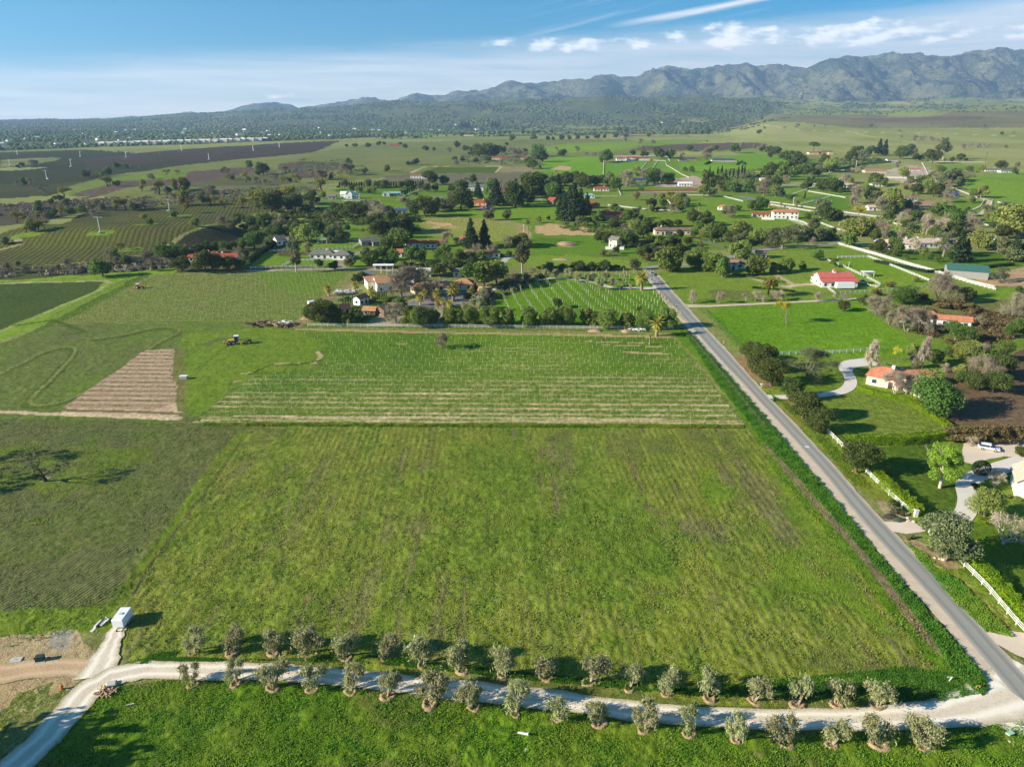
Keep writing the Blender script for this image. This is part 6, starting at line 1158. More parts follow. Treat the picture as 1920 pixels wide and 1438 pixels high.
fence([(1740, 1003), (1770, 1030), (1800, 1055), (1850, 1105), (1900, 1165), (1960, 1230)], 'white rail fence beside the road at the lower right with low hedge', near=True)
fence([(1440, 668), (1500, 664), (1560, 663), (1612, 660), (1650, 656)], 'white rail fence behind the wide old oak', near=True)
fence([(577, 612), (700, 613), (850, 614), (1000, 616), (1130, 617), (1264, 618)], 'long white fence in front of the pepper tree row', near=True)
fence([(1551, 541), (1566, 553)], 'short white fence stub left of the pepper lane barn pen', near=True)
fence([(1566, 553), (1640, 548), (1735, 539)], 'white paddock fence below the red roofed barn', near=True)
fence([(1542, 486), (1578, 500), (1614, 517)], 'white paddock fence behind the red roofed barn, running to its corner', near=True)
fence([(1570, 484), (1628, 483)], 'white paddock fence along the top of the barn paddock')
fence([(1628, 483), (1680, 503), (1742, 528)], 'white diagonal paddock fence parallel to the long white fence')
fence([(1571, 458), (1640, 477), (1700, 495), (1760, 512), (1812, 528), (1865, 541)], 'longest white fence running diagonally below the pinkish villa')
fence([(1574, 460), (1643, 480), (1703, 498), (1763, 515), (1815, 531), (1867, 545)], 'outer white fence doubling the longest diagonal fence')
fence([(1625, 522), (1650, 535), (1645, 540), (1626, 537), (1625, 530)], 'small white pen right of the red roofed barn', near=True)
fence([(1865, 541), (1900, 540), (1980, 536)], 'dark wire fence right of the longest diagonal fence', 'wire', near=True, nm='wire_fence')
fence([(1318, 584), (1340, 604), (1365, 630), (1388, 655)], 'dark rail fence along the meadow east of the road', 'wire', near=True, nm='wire_fence')
fence([(1310, 565), (1400, 562), (1500, 556), (1600, 550)], 'dark wire fence behind the row of leafless pale trees', 'wire', near=True, nm='wire_fence')
fence([(1283, 622), (1300, 640), (1330, 676), (1375, 730), (1410, 775), (1436, 806)], 'dark fence beside the road along the young vineyard', 'wire', near=True, nm='wire_fence')
fence([(268, 512), (190, 550), (120, 585), (90, 602)], 'dark boundary fence left of the upper vineyard', 'wire', near=True, nm='wire_fence')
fence([(1640, 590), (1660, 604), (1690, 620)], 'brown rail fence below the cloud of bare trees', 'wire', near=True, nm='wire_fence')
fence([(1660, 656), (1760, 660), (1930, 650)], 'dark fence behind the gold shrubs', 'wire', near=True, nm='wire_fence')
FE = [([(470, 504), (540, 502), (620, 501)], 'white fence along the lane before the round dark trees'), ([(506, 473), (541, 471)], 'white fence piece left of the pine in the paddock'), ([(530, 500), (556, 486)], 'white slanting fence left of the grey ranch house'),
 ([(560, 489), (625, 489)], 'white fence before the grey ranch house'), ([(590, 470), (660, 467), (675, 457), (692, 452)], 'white fence behind the grey ranch house'), ([(600, 454), (680, 452)], 'thin white fence below the open shelter'),
 ([(880, 362), (975, 360)], 'white fence between white stable and conifers'), ([(770, 376), (850, 373)], 'white fence right of the diagonal cypress row'), ([(870, 345), (975, 342)], 'white fence above the white stable'), ([(793, 355), (748, 373)], 'grey fence descending from the clipped cypress row'),
 ([(595, 380), (640, 378), (700, 378)], 'white fence below the white farmhouse'), ([(610, 351), (640, 350)], 'short white fence above the white farmhouse'), ([(1157, 369), (1240, 366)], 'white fence left part of the oval paddock top'), ([(1240, 366), (1260, 386)], 'white diagonal fence at the right end of the oval paddock'),
 ([(1090, 370), (1157, 369)], 'white fence right of the big conifers'), ([(1140, 386), (1200, 393), (1262, 397), (1285, 390), (1286, 384)], 'white curved fence around the foot of the oval paddock'), ([(1190, 362), (1330, 361)], 'white fence along the red dirt strip'),
 ([(1265, 367), (1350, 368), (1393, 379)], 'white fence bending toward the far road'), ([(1158, 353), (1164, 367)], 'white slanting rail at the left of the red strip'), ([(1158, 353), (1182, 351)], 'short white fence above the slanting rail'), ([(1420, 377), (1520, 391), (1600, 402), (1660, 410)], 'white fence along the upper side of the far road'),
 ([(1445, 385), (1530, 399), (1600, 411)], 'white fence along the lower side of the far road'), ([(1470, 370), (1512, 356), (1530, 348)], 'white fence climbing beside the small green paddock'), ([(1463, 351), (1500, 348)], 'short white fence above the small green paddock'),
 ([(1502, 383), (1555, 370)], 'white fence before the blue green paddock'), ([(1515, 360), (1585, 372)], 'white fence behind the blue green paddock'), ([(1218, 301), (1248, 303), (1250, 311), (1262, 318), (1278, 328), (1292, 334)], 'white zigzag fence below the hilltop villa'),
 ([(1130, 295), (1250, 294), (1256, 303)], 'white wall fence behind the hilltop villa'), ([(1132, 304), (1131, 332)], 'white fence line splitting two green fields'), ([(1212, 305), (1202, 318)], 'short white fence left of the villa drive'), ([(1232, 303), (1222, 319)], 'white fence right of the villa drive'),
 ([(1596, 316), (1640, 311), (1690, 306), (1740, 304), (1850, 305)], 'long white fence along the grassy skyline'), ([(1728, 306), (1740, 328), (1756, 347)], 'white fence running down right of the pale arena'), ([(1662, 334), (1710, 336), (1755, 343)], 'white fence below the pale arena'),
 ([(1782, 352), (1810, 363), (1832, 372)], 'white fence above the curved track'), ([(1846, 375), (1838, 388), (1814, 399)], 'inner white fence of the curved track'), ([(1860, 377), (1856, 392), (1836, 405), (1806, 407)], 'outer white fence of the curved track'), ([(1870, 380), (1900, 390), (1940, 400)], 'white fence beside the lane at the right edge'),
 ([(1480, 412), (1505, 418), (1530, 430)], 'white wall along the villa drive'), ([(1537, 419), (1560, 428), (1588, 437)], 'white wall fence below the dark shrub grove'), ([(1673, 420), (1710, 428), (1735, 432)], 'white fence among trees above the pinkish villa'), ([(1520, 332), (1580, 320), (1600, 317)], 'white fence left of the orange roofed ranch'),
 ([(1520, 346), (1560, 346), (1580, 334)], 'white fence below the far grove'), ([(1230, 345), (1300, 343)], 'white fence in the busy gravel yard'), ([(1170, 349), (1250, 348)], 'white fence under the bare trees of the gravel yard'), ([(1830, 418), (1880, 432)], 'white fence right of the pinkish villa grounds'),
 ([(1100, 478), (1230, 496)], 'dark fence at the road bend')]
for pts, lb in FE: fence(pts, lb, 'wire' if lb.startswith('dark') else 'white', h=1.3, nm='wire_fence' if lb.startswith('dark') else 'board_fence')
# hedges: leafy boxes
def hedge(pts, w, h, label, leaf='hedge', dens=60, size=.13, nm='hedge'):
    q = resample([P(*p) for p in pts], .8); rs = np.random.RandomState(int(pts[0][0])); V = []; L = sum(math.dist(a[:2], b[:2]) for a, b in zip(q, q[1:])); n = int(L * (w + 2 * h) * dens)
    cum = [0]
    for a, b in zip(q, q[1:]): cum.append(cum[-1] + math.dist(a[:2], b[:2]))
    A = np.array(q); cum = np.array(cum); s = rs.random(n) * cum[-1]; X = np.interp(s, cum, A[:, 0]); Y = np.interp(s, cum, A[:, 1]); Z_ = np.interp(s, cum, A[:, 2])
    i = np.clip(np.searchsorted(cum, s) - 1, 0, len(q) - 2); D = A[i + 1, :2] - A[i, :2]; D /= np.linalg.norm(D, axis=1)[:, None] + 1e-9; Nn = np.stack([-D[:, 1], D[:, 0]], 1)
    u = rs.random(n) * (w + 2 * h); lump = .14 * (vnoise(s / .9, u / .9, 5) - .5) * 2 + .10 * (vnoise(s / .35, u / .4, 6) - .5)
    off = np.where(u < h, -w / 2, np.where(u > h + w, w / 2, u - h - w / 2)); zz = np.where(u < h, u, np.where(u > h + w, w + 2 * h - u, h)); k = (1 + lump * 1.0)
    r = rs.uniform(.82, 1.0, n); c = np.stack([X + Nn[:, 0] * off * k * r, Y + Nn[:, 1] * off * k * r, Z_ + zz * k * r], 1)
    nn = rs.normal(size=(n, 3)) * .5; nn[:, 0] += Nn[:, 0] * np.sign(off) * (u < h) + Nn[:, 0] * (u > h + w); nn[:, 1] += Nn[:, 1] * np.sign(off); nn[:, 2] += 1.0 * ((u >= h) & (u <= h + w)); nn /= np.linalg.norm(nn, axis=1)[:, None]
    t = np.cross(nn, rs.normal(size=(n, 3))); t /= np.linalg.norm(t, axis=1)[:, None]; b = np.cross(nn, t); sz = size * rs.uniform(.6, 1.3, n)[:, None]
    Vv = np.stack([c - t * sz, c + b * sz * .7, c + t * sz, c - b * sz * .7], 1).reshape(-1, 3)
    # inner core so no light leaks through
    me = np_mesh(nm, Vv, np.arange(4 * n).reshape(-1, 4), LEAF[leaf]); o = bpy.data.objects.new(nm, me); C.objects.link(o); tag(o, label, 'hedge'); return o
hedge([(1640, 893), (1660, 915), (1690, 940), (1722, 968)], 2.3, 2.2, 'clipped yellow green hedge behind the roadside fence left of the driveway')
hedge([(1655, 886), (1662, 892)], 1.6, 2.2, 'rounded clump at the upper end of the roadside hedge')
hedge([(1800, 1045), (1850, 1085), (1900, 1140), (1960, 1205)], 2.3, 2.1, 'clipped yellow green hedge behind the fence at the lower right')
hedge([(1585, 832), (1640, 833), (1700, 832), (1775, 824)], 2.0, 2.5, 'straight hedge between the two lawns', 'hedge')
hedge([(1608, 730), (1640, 742), (1680, 750), (1704, 754)], 1.7, 1.6, 'low clipped hedge in front of the orange tiled house')
hedge([(1706, 755), (1735, 775), (1765, 795), (1780, 806)], 1.7, 1.5, 'clipped hedge sloping down beside the ploughed patch')
hedge([(1832, 978), (1848, 980), (1862, 978)], 1.6, .8, 'small oval box hedge beside the curved driveway')
hedge([(1640, 492), (1740, 512), (1800, 508), (1900, 498)], 1.8, 1.5, 'dark hedge along the villa lawn', 'cyp', dens=26, size=.24)
hedge([(1410, 540), (1450, 543), (1490, 548)], 2.5, .6, 'low dark planting along the barn drive', 'cyp', dens=30, size=.2)
hedge([(1360, 511), (1420, 523), (1470, 530)], 2.2, .6, 'low planting in front of the pepper tree house', 'g', dens=30, size=.2)
hedge([(1412, 336), (1440, 318)], 2.0, 1.8, 'long dark diagonal hedge on the green hill', 'cyp', dens=16, size=.3)
hedge([(1322, 309), (1332, 304)], 2.0, 2.0, 'short dark hedge left of the pavilion house', 'cyp', dens=16, size=.3)
hedge([(1382, 310), (1392, 304)], 2.0, 2.0, 'short dark hedge right of the pavilion house', 'cyp', dens=16, size=.3)
hedge([(1552, 322), (1620, 308), (1670, 305)], 3.0, 2.5, 'green hedge along the skyline fence', 'g', dens=12, size=.4)
hedge([(456, 500), (480, 484), (500, 470), (522, 456)], 2.6, 2.6, 'dark diagonal hedge between paddock and red roofed ranch house', 'cyp', dens=22, size=.3)
bare = lambda x, y: fbm(x / 2.0, y / 46, 83, 4, .6) * .8 + .75 * fbm(x / 13, y / 17, 67, 4, 0.6) + .3 * fbm(x / 60, y / 90, 93, 3)
# tall grass on the verge
def grass(nm, poly, n, h, label, leaf='grass', size=.2, kind='stuff', keep=None):
    q = [P(*p)[:2] for p in poly]; xs = [a[0] for a in q]; ys = [a[1] for a in q]; rs = np.random.RandomState(n); pts = np.zeros((0, 2))
    while len(pts) < n:
        c = np.stack([rs.uniform(min(xs), max(xs), n * 3), rs.uniform(min(ys), max(ys), n * 3)], 1); m = inpoly(q, c[:, 0] + .5 * (vnoise(c[:, 0], c[:, 1], 3) - .5), c[:, 1]); c = c[m]
        if keep is not None: c = c[keep(c[:, 0], c[:, 1])]
        if len(c) == 0: break
        pts = np.concatenate([pts, c])
    pts = pts[:n]; z_ = H(pts[:, 0], pts[:, 1]); lump = vnoise(pts[:, 0] / 1.3, pts[:, 1] / 1.3, 8) * .8 + .3
    hh = h * lump * rs.uniform(.5, 1.1, n); a = rs.uniform(0, 6.28, n); t = np.stack([np.cos(a), np.sin(a), np.zeros(n)], 1); lean = rs.normal(size=(n, 2)) * .35
    base = np.stack([pts[:, 0], pts[:, 1], z_], 1); top = base + np.stack([lean[:, 0] * hh, lean[:, 1] * hh, hh], 1); w = size * rs.uniform(.5, 1.2, n)[:, None]
    V = np.stack([base - t * w, base + t * w, top + t * w * .7, top - t * w * .7], 1).reshape(-1, 3)
    me = np_mesh(nm, V, np.arange(4 * n).reshape(-1, 4), LEAF[leaf]); o = bpy.data.objects.new(nm, me); C.objects.link(o); tag(o, label, 'grass', None, kind); return o
grass('tall_grass', [(1286, 628), (1300, 630), (1345, 682), (1400, 745), (1450, 803), (1540, 908), (1640, 1030), (1740, 1150), (1820, 1240), (1856, 1288), (1840, 1305), (1790, 1265), (1740, 1185), (1620, 1035), (1500, 900), (1440, 836), (1390, 775), (1340, 712)], 85000, .62, 'tall bright grass on the verge along the road', size=.10)
grass('tall_grass', [(1700, 1015), (1800, 1090), (1880, 1170), (1900, 1195), (1850, 1185), (1790, 1130), (1720, 1050)], 9000, .4, 'rough grass between the road and the lower white fence', 'mead', size=.08)
grass('tall_grass', [(1440, 735), (1480, 760), (1545, 815), (1610, 890), (1640, 920), (1600, 910), (1520, 810), (1450, 745)], 9000, .35, 'rough grass between the road and the upper white fence', 'mead', size=.08)
grass('tall_grass', [(380, 793), (900, 796), (1395, 798), (1395, 803), (900, 801), (380, 798)], 14000, .6, 'ragged grass line at the foot of the young vineyard', 'mead', size=.12)
grass('tall_grass', [(300, 1222), (330, 1222), (330, 1232), (700, 1244), (1000, 1276), (1300, 1304), (1760, 1316), (1840, 1300), (1850, 1270), (1700, 1250), (1300, 1290), (1000, 1262), (700, 1228), (240, 1246)], 50000, .28, 'grass strip under the far row of olive trees', size=.09)
grass('tall_grass', [(200, 1290), (330, 1272), (600, 1284), (1000, 1328), (1400, 1368), (1700, 1372), (1940, 1352), (1990, 1600), (100, 1600), (100, 1400)], 120000, .24, 'thick grass across the near meadow', 'mead', size=.07)
grass('field_weeds', F, 130000, .20, 'weeds and young growth over the big middle field', 'weed', size=.09, keep=lambda x, y: bare(x, y) < 1.12)
grass('dry_weeds', F, 26000, .15, 'dry brown stalks and bare soil clods in the big middle field', 'wsoil', size=.10, keep=lambda x, y: bare(x, y) + .16 * vnoise(x * 1.3, y * 1.3, 5) > 1.04)
grass('field_weeds', [(-300, 795), (0, 786), (350, 792), (470, 798), (300, 1010), (215, 1140), (150, 1185), (-100, 1240), (-300, 1250)], 60000, .2, 'low weeds over the furrowed left field', 'wdry', size=.11)
# vineyard stakes and saplings
M_stake = hm_('stake_pale', (168, 176, 142)); M_tube = hm_('sapling_tube', (196, 200, 176))
vp = Tube(); vp.seg((0, 0, -.1), (0, .02, 1.15), .036, .032, 5); vp.seg((0, 0, .9), (.12, .03, 1.5), .02, .01, 3); vp.seg((0, 0, .9), (-.1, -.05, 1.45), .02, .01, 3)
stake_me = np_mesh('vine_stake', vp.V, vp.F, M_stake)
rv = Tube(); rv.seg((0, 0, -.1), (.02, 0, 1.7), .07, .06, 5); rs_ = np.random.RandomState(4); Vl, Fl = leafcloud(rs_, [(0, 0, 1.9, .38, .38, .45), (0, 0, 1.4, .3, .3, .3)], 60, .14, inner=.1)
sap_t = np_mesh('sapling_trunk', rv.V, rv.F, M_tube); sap_c = np_mesh('sapling_leaves', Vl, Fl, LEAF['olive'])
def lattice(poly, rdir, sp, ps, shift=0.5, jit=.2, seed=1):
    q = [P(*p)[:2] for p in poly]; a = R(rdir); c, s = math.cos(a), math.sin(a); r_ = random.Random(seed); out = []
    uv = [(x * c + y * s, -x * s + y * c) for x, y in q]; u0, u1 = min(k[0] for k in uv), max(k[0] for k in uv); v0, v1 = min(k[1] for k in uv), max(k[1] for k in uv)
    k0 = math.floor(v0 / sp); xs = []; ys = []
    for k in range(k0, int(v1 / sp) + 2):
        v = k * sp; o = (shift * k * ps) % ps
        n = int((u1 - u0) / ps) + 2
        for i in range(n):
            u = u0 + o + i * ps + r_.uniform(-jit, jit); xs.append(u * c - v * s); ys.append(u * s + v * c)
    xs = np.array(xs); ys = np.array(ys); m = inpoly(q, xs, ys); return list(zip(xs[m], ys[m]))
VM = [(562, 624), (1258, 632), (1392, 792), (385, 788), (440, 738), (490, 706), (600, 694), (625, 655)]
VN = [(275, 516), (640, 510), (560, 600), (105, 603)]
def gstake(pts, n_ind, label, group, cat, nm, mesh, stuff_label):
    pts = sorted(pts, key=lambda p: p[1]); ind, rest = pts[:n_ind], pts[n_ind:]
    for i, (x, y) in enumerate(ind):
        o = bpy.data.objects.new(nm, mesh); C.objects.link(o); o.location = (x, y, hz(x, y)); o.rotation_euler = (R((i * 37 % 9) - 4), R((i * 53 % 9) - 4), i); s_ = .85 + (i * 29 % 10) * .04; o.scale = (1, 1, s_); tag(o, label, cat, group)
    if rest:
        bv = np.zeros(len(mesh.vertices) * 3, np.float32); mesh.vertices.foreach_get('co', bv); bv = bv.reshape(-1, 3); fs = [list(p.vertices) for p in mesh.polygons]; fs = np.array(fs, np.int32)
        X = np.array([p[0] for p in rest]); Y = np.array([p[1] for p in rest]); Zz = H(X, Y); rs = np.random.RandomState(3); sc = rs.uniform(.8, 1.2, len(rest))
        V = bv[None, :, :] * np.stack([np.ones(len(rest)) * 1.2, np.ones(len(rest)) * 1.2, sc], 1)[:, None, :] + np.stack([X, Y, Zz], 1)[:, None, :]
        F = (fs[None] + (np.arange(len(rest)) * len(bv))[:, None, None]).reshape(-1, fs.shape[1])
        me = np_mesh(nm + '_mass', V.reshape(-1, 3), F, M_stake); o = bpy.data.objects.new('vine_stakes', me); C.objects.link(o); tag(o, stuff_label, cat, None, 'stuff')
vm = lattice(VM, -1.1, 3.7, 3.75, .5, .25, 2); vn = lattice(VN, .5, 3.7, 4.4, .22, .3, 3); vt = lattice([(275, 656), (322, 656), (330, 770), (150, 762)], -1.2, 3.7, 3.8, .3, .3, 5)
lone = [p for p in vm if not (p[1] > 248 and -40 < p[0] < -34)]
gstake(lone + vn, 300, 'thin pale stake with a bare young vine in the front rows of the young vineyard', 'vine stakes in the young vineyard', 'vine stake', 'vine_stake', stake_me, 'many pale vine stakes standing in rows across both young vineyards')
gstake(vt, 60, 'thin pale stake in the bare tan striped block', 'stakes in the tan block', 'vine stake', 'vine_stake', stake_me, '')
VO = [(935, 552), (1000, 530), (1100, 530), (1140, 548), (1235, 550), (1280, 592), (1260, 606), (935, 602)]
VO2 = [(1110, 512), (1230, 512), (1245, 535), (1150, 535), (1110, 522)]
gi = 0
for x, y in (lattice(VO, -82, 4.9, 4.3, .3, .25, 7) + lattice(VO2, -82, 4.9, 5.5, .3, .3, 8))[:300]:
    o = bpy.data.objects.new('sapling', None); C.objects.link(o); o.location = (x, y, hz(x, y)); gi += 1; s_ = .95 + (gi * 31 % 10) * .04; o.scale = (s_, s_, s_); o.rotation_euler = (0, 0, gi)
    for n_, me in (('trunk', sap_t), ('crown', sap_c)): c = bpy.data.objects.new(n_, me); C.objects.link(c); c.parent = o
    tag(o, 'pale stemmed sapling standing in the straight rows of the green orchard', 'sapling', 'saplings in the green orchard')

# uncountable scrub: low brush in the ravine and on the banks
def brush(poly, n, h, leaf, label, seed=1, lv=46):
    q = [P(*p)[:2] for p in poly]; rs = np.random.RandomState(seed); xs = [a[0] for a in q]; ys_ = [a[1] for a in q]; c = np.stack([rs.uniform(min(xs), max(xs), n * 8), rs.uniform(min(ys_), max(ys_), n * 8)], 1)
    m = inpoly(q, c[:, 0], c[:, 1]) & (vnoise(c[:, 0] / 9, c[:, 1] / 12, 4) > .32); c = c[m][:n]; k = len(c); z_ = H(c[:, 0], c[:, 1]); s = h * rs.uniform(.5, 1.3, k)
    idx = np.repeat(np.arange(k), lv); d = rs.normal(size=(k * lv, 3)); d /= np.linalg.norm(d, axis=1)[:, None]; d[:, 2] = np.abs(d[:, 2]) * .9; rr_ = s[idx] * rs.uniform(.55, 1.05, k * lv)
    ctr = np.stack([c[idx, 0], c[idx, 1], z_[idx]], 1) + d * rr_[:, None]; nn = d + rs.normal(size=d.shape) * .6; nn /= np.linalg.norm(nn, axis=1)[:, None]; t = np.cross(nn, rs.normal(size=d.shape)); t /= np.linalg.norm(t, axis=1)[:, None]; b = np.cross(nn, t); sz = (s[idx] * .26 * rs.uniform(.6, 1.3, k * lv))[:, None]
    V = np.stack([ctr - t * sz, ctr + b * sz * .6, ctr + t * sz, ctr - b * sz * .6], 1).reshape(-1, 3); me = np_mesh('brush', V, np.arange(4 * k * lv).reshape(-1, 4), LEAF[leaf]); o = bpy.data.objects.new('brush', me); C.objects.link(o); tag(o, label, 'brush', None, 'stuff')
brush([(462, 412), (520, 398), (600, 392), (650, 404), (640, 432), (560, 446), (500, 446), (465, 436)], 420, 2.6, 'dk', 'dense dark brush filling the ravine', 3)
brush([(640, 405), (740, 395), (790, 410), (780, 440), (700, 440)], 300, 2.6, 'dk', 'dark brush on the ravine bank below the blue roofed lodge', 4)
brush([(-60, 508), (120, 500), (240, 490), (300, 478), (330, 470), (330, 500), (280, 508), (140, 514), (-60, 524)], 420, 1.9, 'b', 'grey brush along the foot of the hill vineyard', 5)
brush([(-60, 386), (120, 378), (230, 370), (340, 372), (430, 356), (420, 372), (330, 384), (200, 392), (100, 405), (-60, 420)], 520, 2.0, 'b', 'grey scrub in the gully behind the hill vineyard', 6)
brush([(330, 372), (480, 352), (600, 350), (600, 366), (460, 384), (420, 384)], 320, 2.0, 'gr', 'scattered scrub on the slope above the hill vineyard', 7)
brush([(560, 300), (640, 300), (700, 318), (640, 330), (560, 336), (500, 340)], 220, 2.6, 'gr', 'scrub belt between the ploughed vineyards', 8)
brush([(860, 290), (940, 282), (1010, 286), (1015, 312), (940, 308), (880, 308)], 420, 2.6, 'gr', 'scrub around the red roofed villa beyond the small vineyard', 9)
brush([(1040, 424), (1180, 424), (1250, 430), (1180, 440), (1080, 436)], 260, 1.5, 'g', 'garden scrub below the hacienda', 10)
brush([(1300, 470), (1400, 462), (1560, 452), (1600, 440), (1500, 432), (1380, 440), (1280, 455)], 330, 2.0, 'g', 'bushes along the lane under the old oaks', 11)
brush([(1560, 410), (1660, 410), (1760, 430), (1720, 450), (1600, 440)], 330, 2.4, 'yg', 'bushes behind the pinkish villa', 12)
brush([(1500, 300), (1600, 296), (1680, 300), (1640, 312), (1540, 322), (1500, 318)], 360, 2.6, 'dk', 'thick shrubbery around the far grove', 13)
brush([(1340, 320), (1480, 318), (1480, 345), (1360, 350)], 380, 2.6, 'gr', 'thick shrubbery beside the far road', 14)
brush([(1740, 330), (1800, 318), (1830, 330), (1800, 372), (1760, 375)], 260, 2.6, 'gr', 'shrubbery between arena and grassy rise', 15)
brush([(1640, 575), (1760, 570), (1900, 590), (1900, 640), (1800, 650), (1700, 620)], 300, 1.4, 'brn', 'brown undergrowth below the long orange ranch house', 16)
brush([(640, 560), (700, 556), (730, 600), (640, 606), (600, 600)], 160, 1.2, 'g', 'garden planting around the white shed', 17)
brush([(880, 545), (930, 535), (1000, 523), (1010, 530), (935, 560), (905, 580)], 160, 1.6, 'gr', 'grey planting at the head of the orchard', 18)
# ------------------------------------------------------------------ vehicles, machines, yard things
CAR = {n: hm_('paint_' + n, c, rough=.35, spec=.5, var=.02) for n, c in (('white', (232, 232, 230)), ('blue', (150, 176, 206)), ('black', (30, 30, 34)), ('red', (140, 40, 36)), ('yellow', (214, 168, 46)), ('orange', (206, 96, 52)), ('darkblue', (50, 76, 120)), ('silver', (176, 180, 184)))}
M_tyre = hm_('tyre_rubber', (28, 28, 28)); M_rim = hm_('rim_metal', (160, 160, 164), rough=.4); M_lamp = hm_('lamp_glass', (220, 224, 230), rough=.2); M_tail = hm_('tail_lamp', (150, 30, 30)); M_steel = hm_('steel_white', (222, 222, 216), rough=.5); M_dkst = hm_('steel_dark', (70, 70, 72), rough=.6)
def disc(m, cx, cy, cz, r, t, ax='y', n=14):
    o = len(m.v)
    for s in (-1, 1):
        for i in range(n):
            a = 2 * math.pi * i / n; u, w = r * math.cos(a), r * math.sin(a)
            m.v.append((cx + u, cy + s * t / 2, cz + w) if ax == 'y' else (cx + s * t / 2, cy + u, cz + w))
    m.f.append(tuple(range(o, o + n))); m.f.append(tuple(reversed(range(o + n, o + 2 * n)))); m.mi += [0, 0]
    for i in range(n): j = (i + 1) % n; m.f.append((o + i, o + n + i, o + n + j, o + j)); m.mi.append(0)
    return m
def loft(secs, mat, name, parent, M=None):
    """secs: list of (x, [(y,z)...]) cross sections"""
    V = []; F = []; n = len(secs[0][1])
    for x, s in secs: V += [(x, y, z) for y, z in s]
    for k in range(len(secs) - 1):
        for i in range(n): a, b = k * n + i, k * n + (i + 1) % n; F.append((a, a + n, b + n, b))
    F.append(tuple(range(n))); F.append(tuple(reversed(range((len(secs) - 1) * n, len(secs) * n))))
    if M is not None: V = [tuple(M @ Vector(v)) for v in V]
    return mesh_obj(name, V, F, mat, parent)
def wheel(parent, x, y, r=.34, w=.24):
    t = disc(MB(), 0, 0, 0, r, w).build('wheel', M_tyre, parent); t.location = (x, y, r); rm = disc(MB(), 0, 0, 0, r * .6, w + .03).build('rim', M_rim, t)
def car(px, py, rot, paint_, label, kind='suv', L=4.6, xyz=None):
    x, y, z = P(px, py) if xyz is None else xyz
    o = bpy.data.objects.new('parked_car' if kind != 'pickup' else 'pickup_truck', None); C.objects.link(o); o.location = (x, y, z + .07); o.rotation_euler = (0, 0, R(rot)); tag(o, label, 'car' if kind != 'pickup' else 'pickup truck')
    W = .92
    def sec(x_, zt, w=1.0, zb=.32): return (x_, [(-W * w * .9, zb), (-W * w, zb + .2), (-W * w, zt - .18), (-W * w * .9, zt), (W * w * .9, zt), (W * w, zt - .18), (W * w, zb + .2), (W * w * .9, zb)])
    h = L / 2; T = .95 if kind == 'suv' else .85
    body = loft([sec(-h, T - .12, .86, .45), sec(-h + .25, T, .97), sec(-h + 1.2, T + .02), sec(.6, T + .02), sec(1.1, T - .02), sec(h - .35, T - .2, .96), sec(h, T - .32, .84, .42)], CAR[paint_], 'body', o)
    def cs(x_, zt, w): return (x_, [(-W * .95, T - .02), (-W * w, zt), (W * w, zt), (W * .95, T - .02)])
    if kind == 'pickup':
        loft([cs(-.5, T, .93), cs(-.35, 1.62, .76), cs(.55, 1.62, .76), cs(1.2, T, .93)], M_glass, 'cabin_glass', o); loft([(-.33, [(-.7, 1.6), (-.7, 1.68), (.7, 1.68), (.7, 1.6)]), (.55, [(-.7, 1.6), (-.7, 1.68), (.7, 1.68), (.7, 1.6)])], CAR[paint_], 'roof', o)
        MB().box(-h + .15, -.72, T + .005, -.6, .72, T + .03).build('bed', M_dkst, o)
        for s in (-1, 1): MB().box(-h + .1, s * .84 - .05, T, -.5, s * .84 + .05, T + .25).build('bed_side', CAR[paint_], o)
    else:
        rr_ = 1.62 if kind == 'suv' else 1.42
        loft([cs(-h + .25, T, .9), cs(-h + .6, rr_ - .05, .74), cs(.35, rr_, .76), cs(1.15, T, .93)], M_glass, 'windows', o)
        loft([(-h + .55, [(-.7, rr_ - .04), (-.66, rr_ + .04), (.66, rr_ + .04), (.7, rr_ - .04)]), (.4, [(-.7, rr_ - .01), (-.66, rr_ + .06), (.66, rr_ + .06), (.7, rr_ - .01)])], CAR[paint_], 'roof', o)
        for s in (-1, 1): MB().box(.05, s * W * .93 - .02, T, .13, s * W * .93 + .02, T + .5).build('pillar', CAR[paint_], o)
    for s in (-1, 1):
        for xx in (-h + .95, h - .95): wheel(o, xx, s * (W - .08))
        MB().box(h - .16, s * .62 - .2, T - .38, h - .02, s * .62 + .2, T - .26).build('headlight', M_lamp, o); MB().box(-h + .0, s * .68 - .14, T - .36, -h + .12, s * .68 + .14, T - .2).build('tail_light', M_tail, o)
        MB().box(.95, s * (W + .08) - .1, T, 1.08, s * (W + .08) + .1, T + .14).build('mirror', CAR[paint_], o)
    return o
car(1853, 843, -28, 'white', 'white car parked on the beige court by the brown hedge', 'sedan')
car(1916, 888, -12, 'blue', 'pale blue car parked at the right edge beside the white house', 'suv')
car(1223, 516, 262, 'silver', 'silver pickup truck driving on the road before the junction', 'pickup', 5.2)
car(1617, 531, 250, 'white', 'white pickup parked at the end of the red roofed barn', 'pickup', 5.2)
car(828, 544, -10, 'white', 'white car parked before the courtyard house', 'suv'); car(842, 542, -10, 'silver', 'silver car parked right of the white car at the courtyard house', 'sedan')
car(816, 565, 10, 'red', 'red car on the grey yard left of the palms', 'sedan'); car(880, 560, 5, 'black', 'black car on the grey yard near the orchard', 'sedan')
car(941, 481, 80, 'darkblue', 'dark blue vehicle at the end of the brown red roofed house', 'pickup', 5); car(951, 481, 80, 'white', 'white vehicle right of the dark blue one', 'suv')
car(1268, 351, 0, 'white', 'white vehicle in the busy gravel yard', 'pickup', 5); car(1645, 454, 20, 'white', 'white car left of the pinkish villa', 'sedan')
for (a, b, c, lb) in ((800, 535, 'white', 'white car behind the tall bare tree'), (835, 532, 'silver', 'silver car parked behind the courtyard house')): car(a, b, 30, c, lb, 'suv')
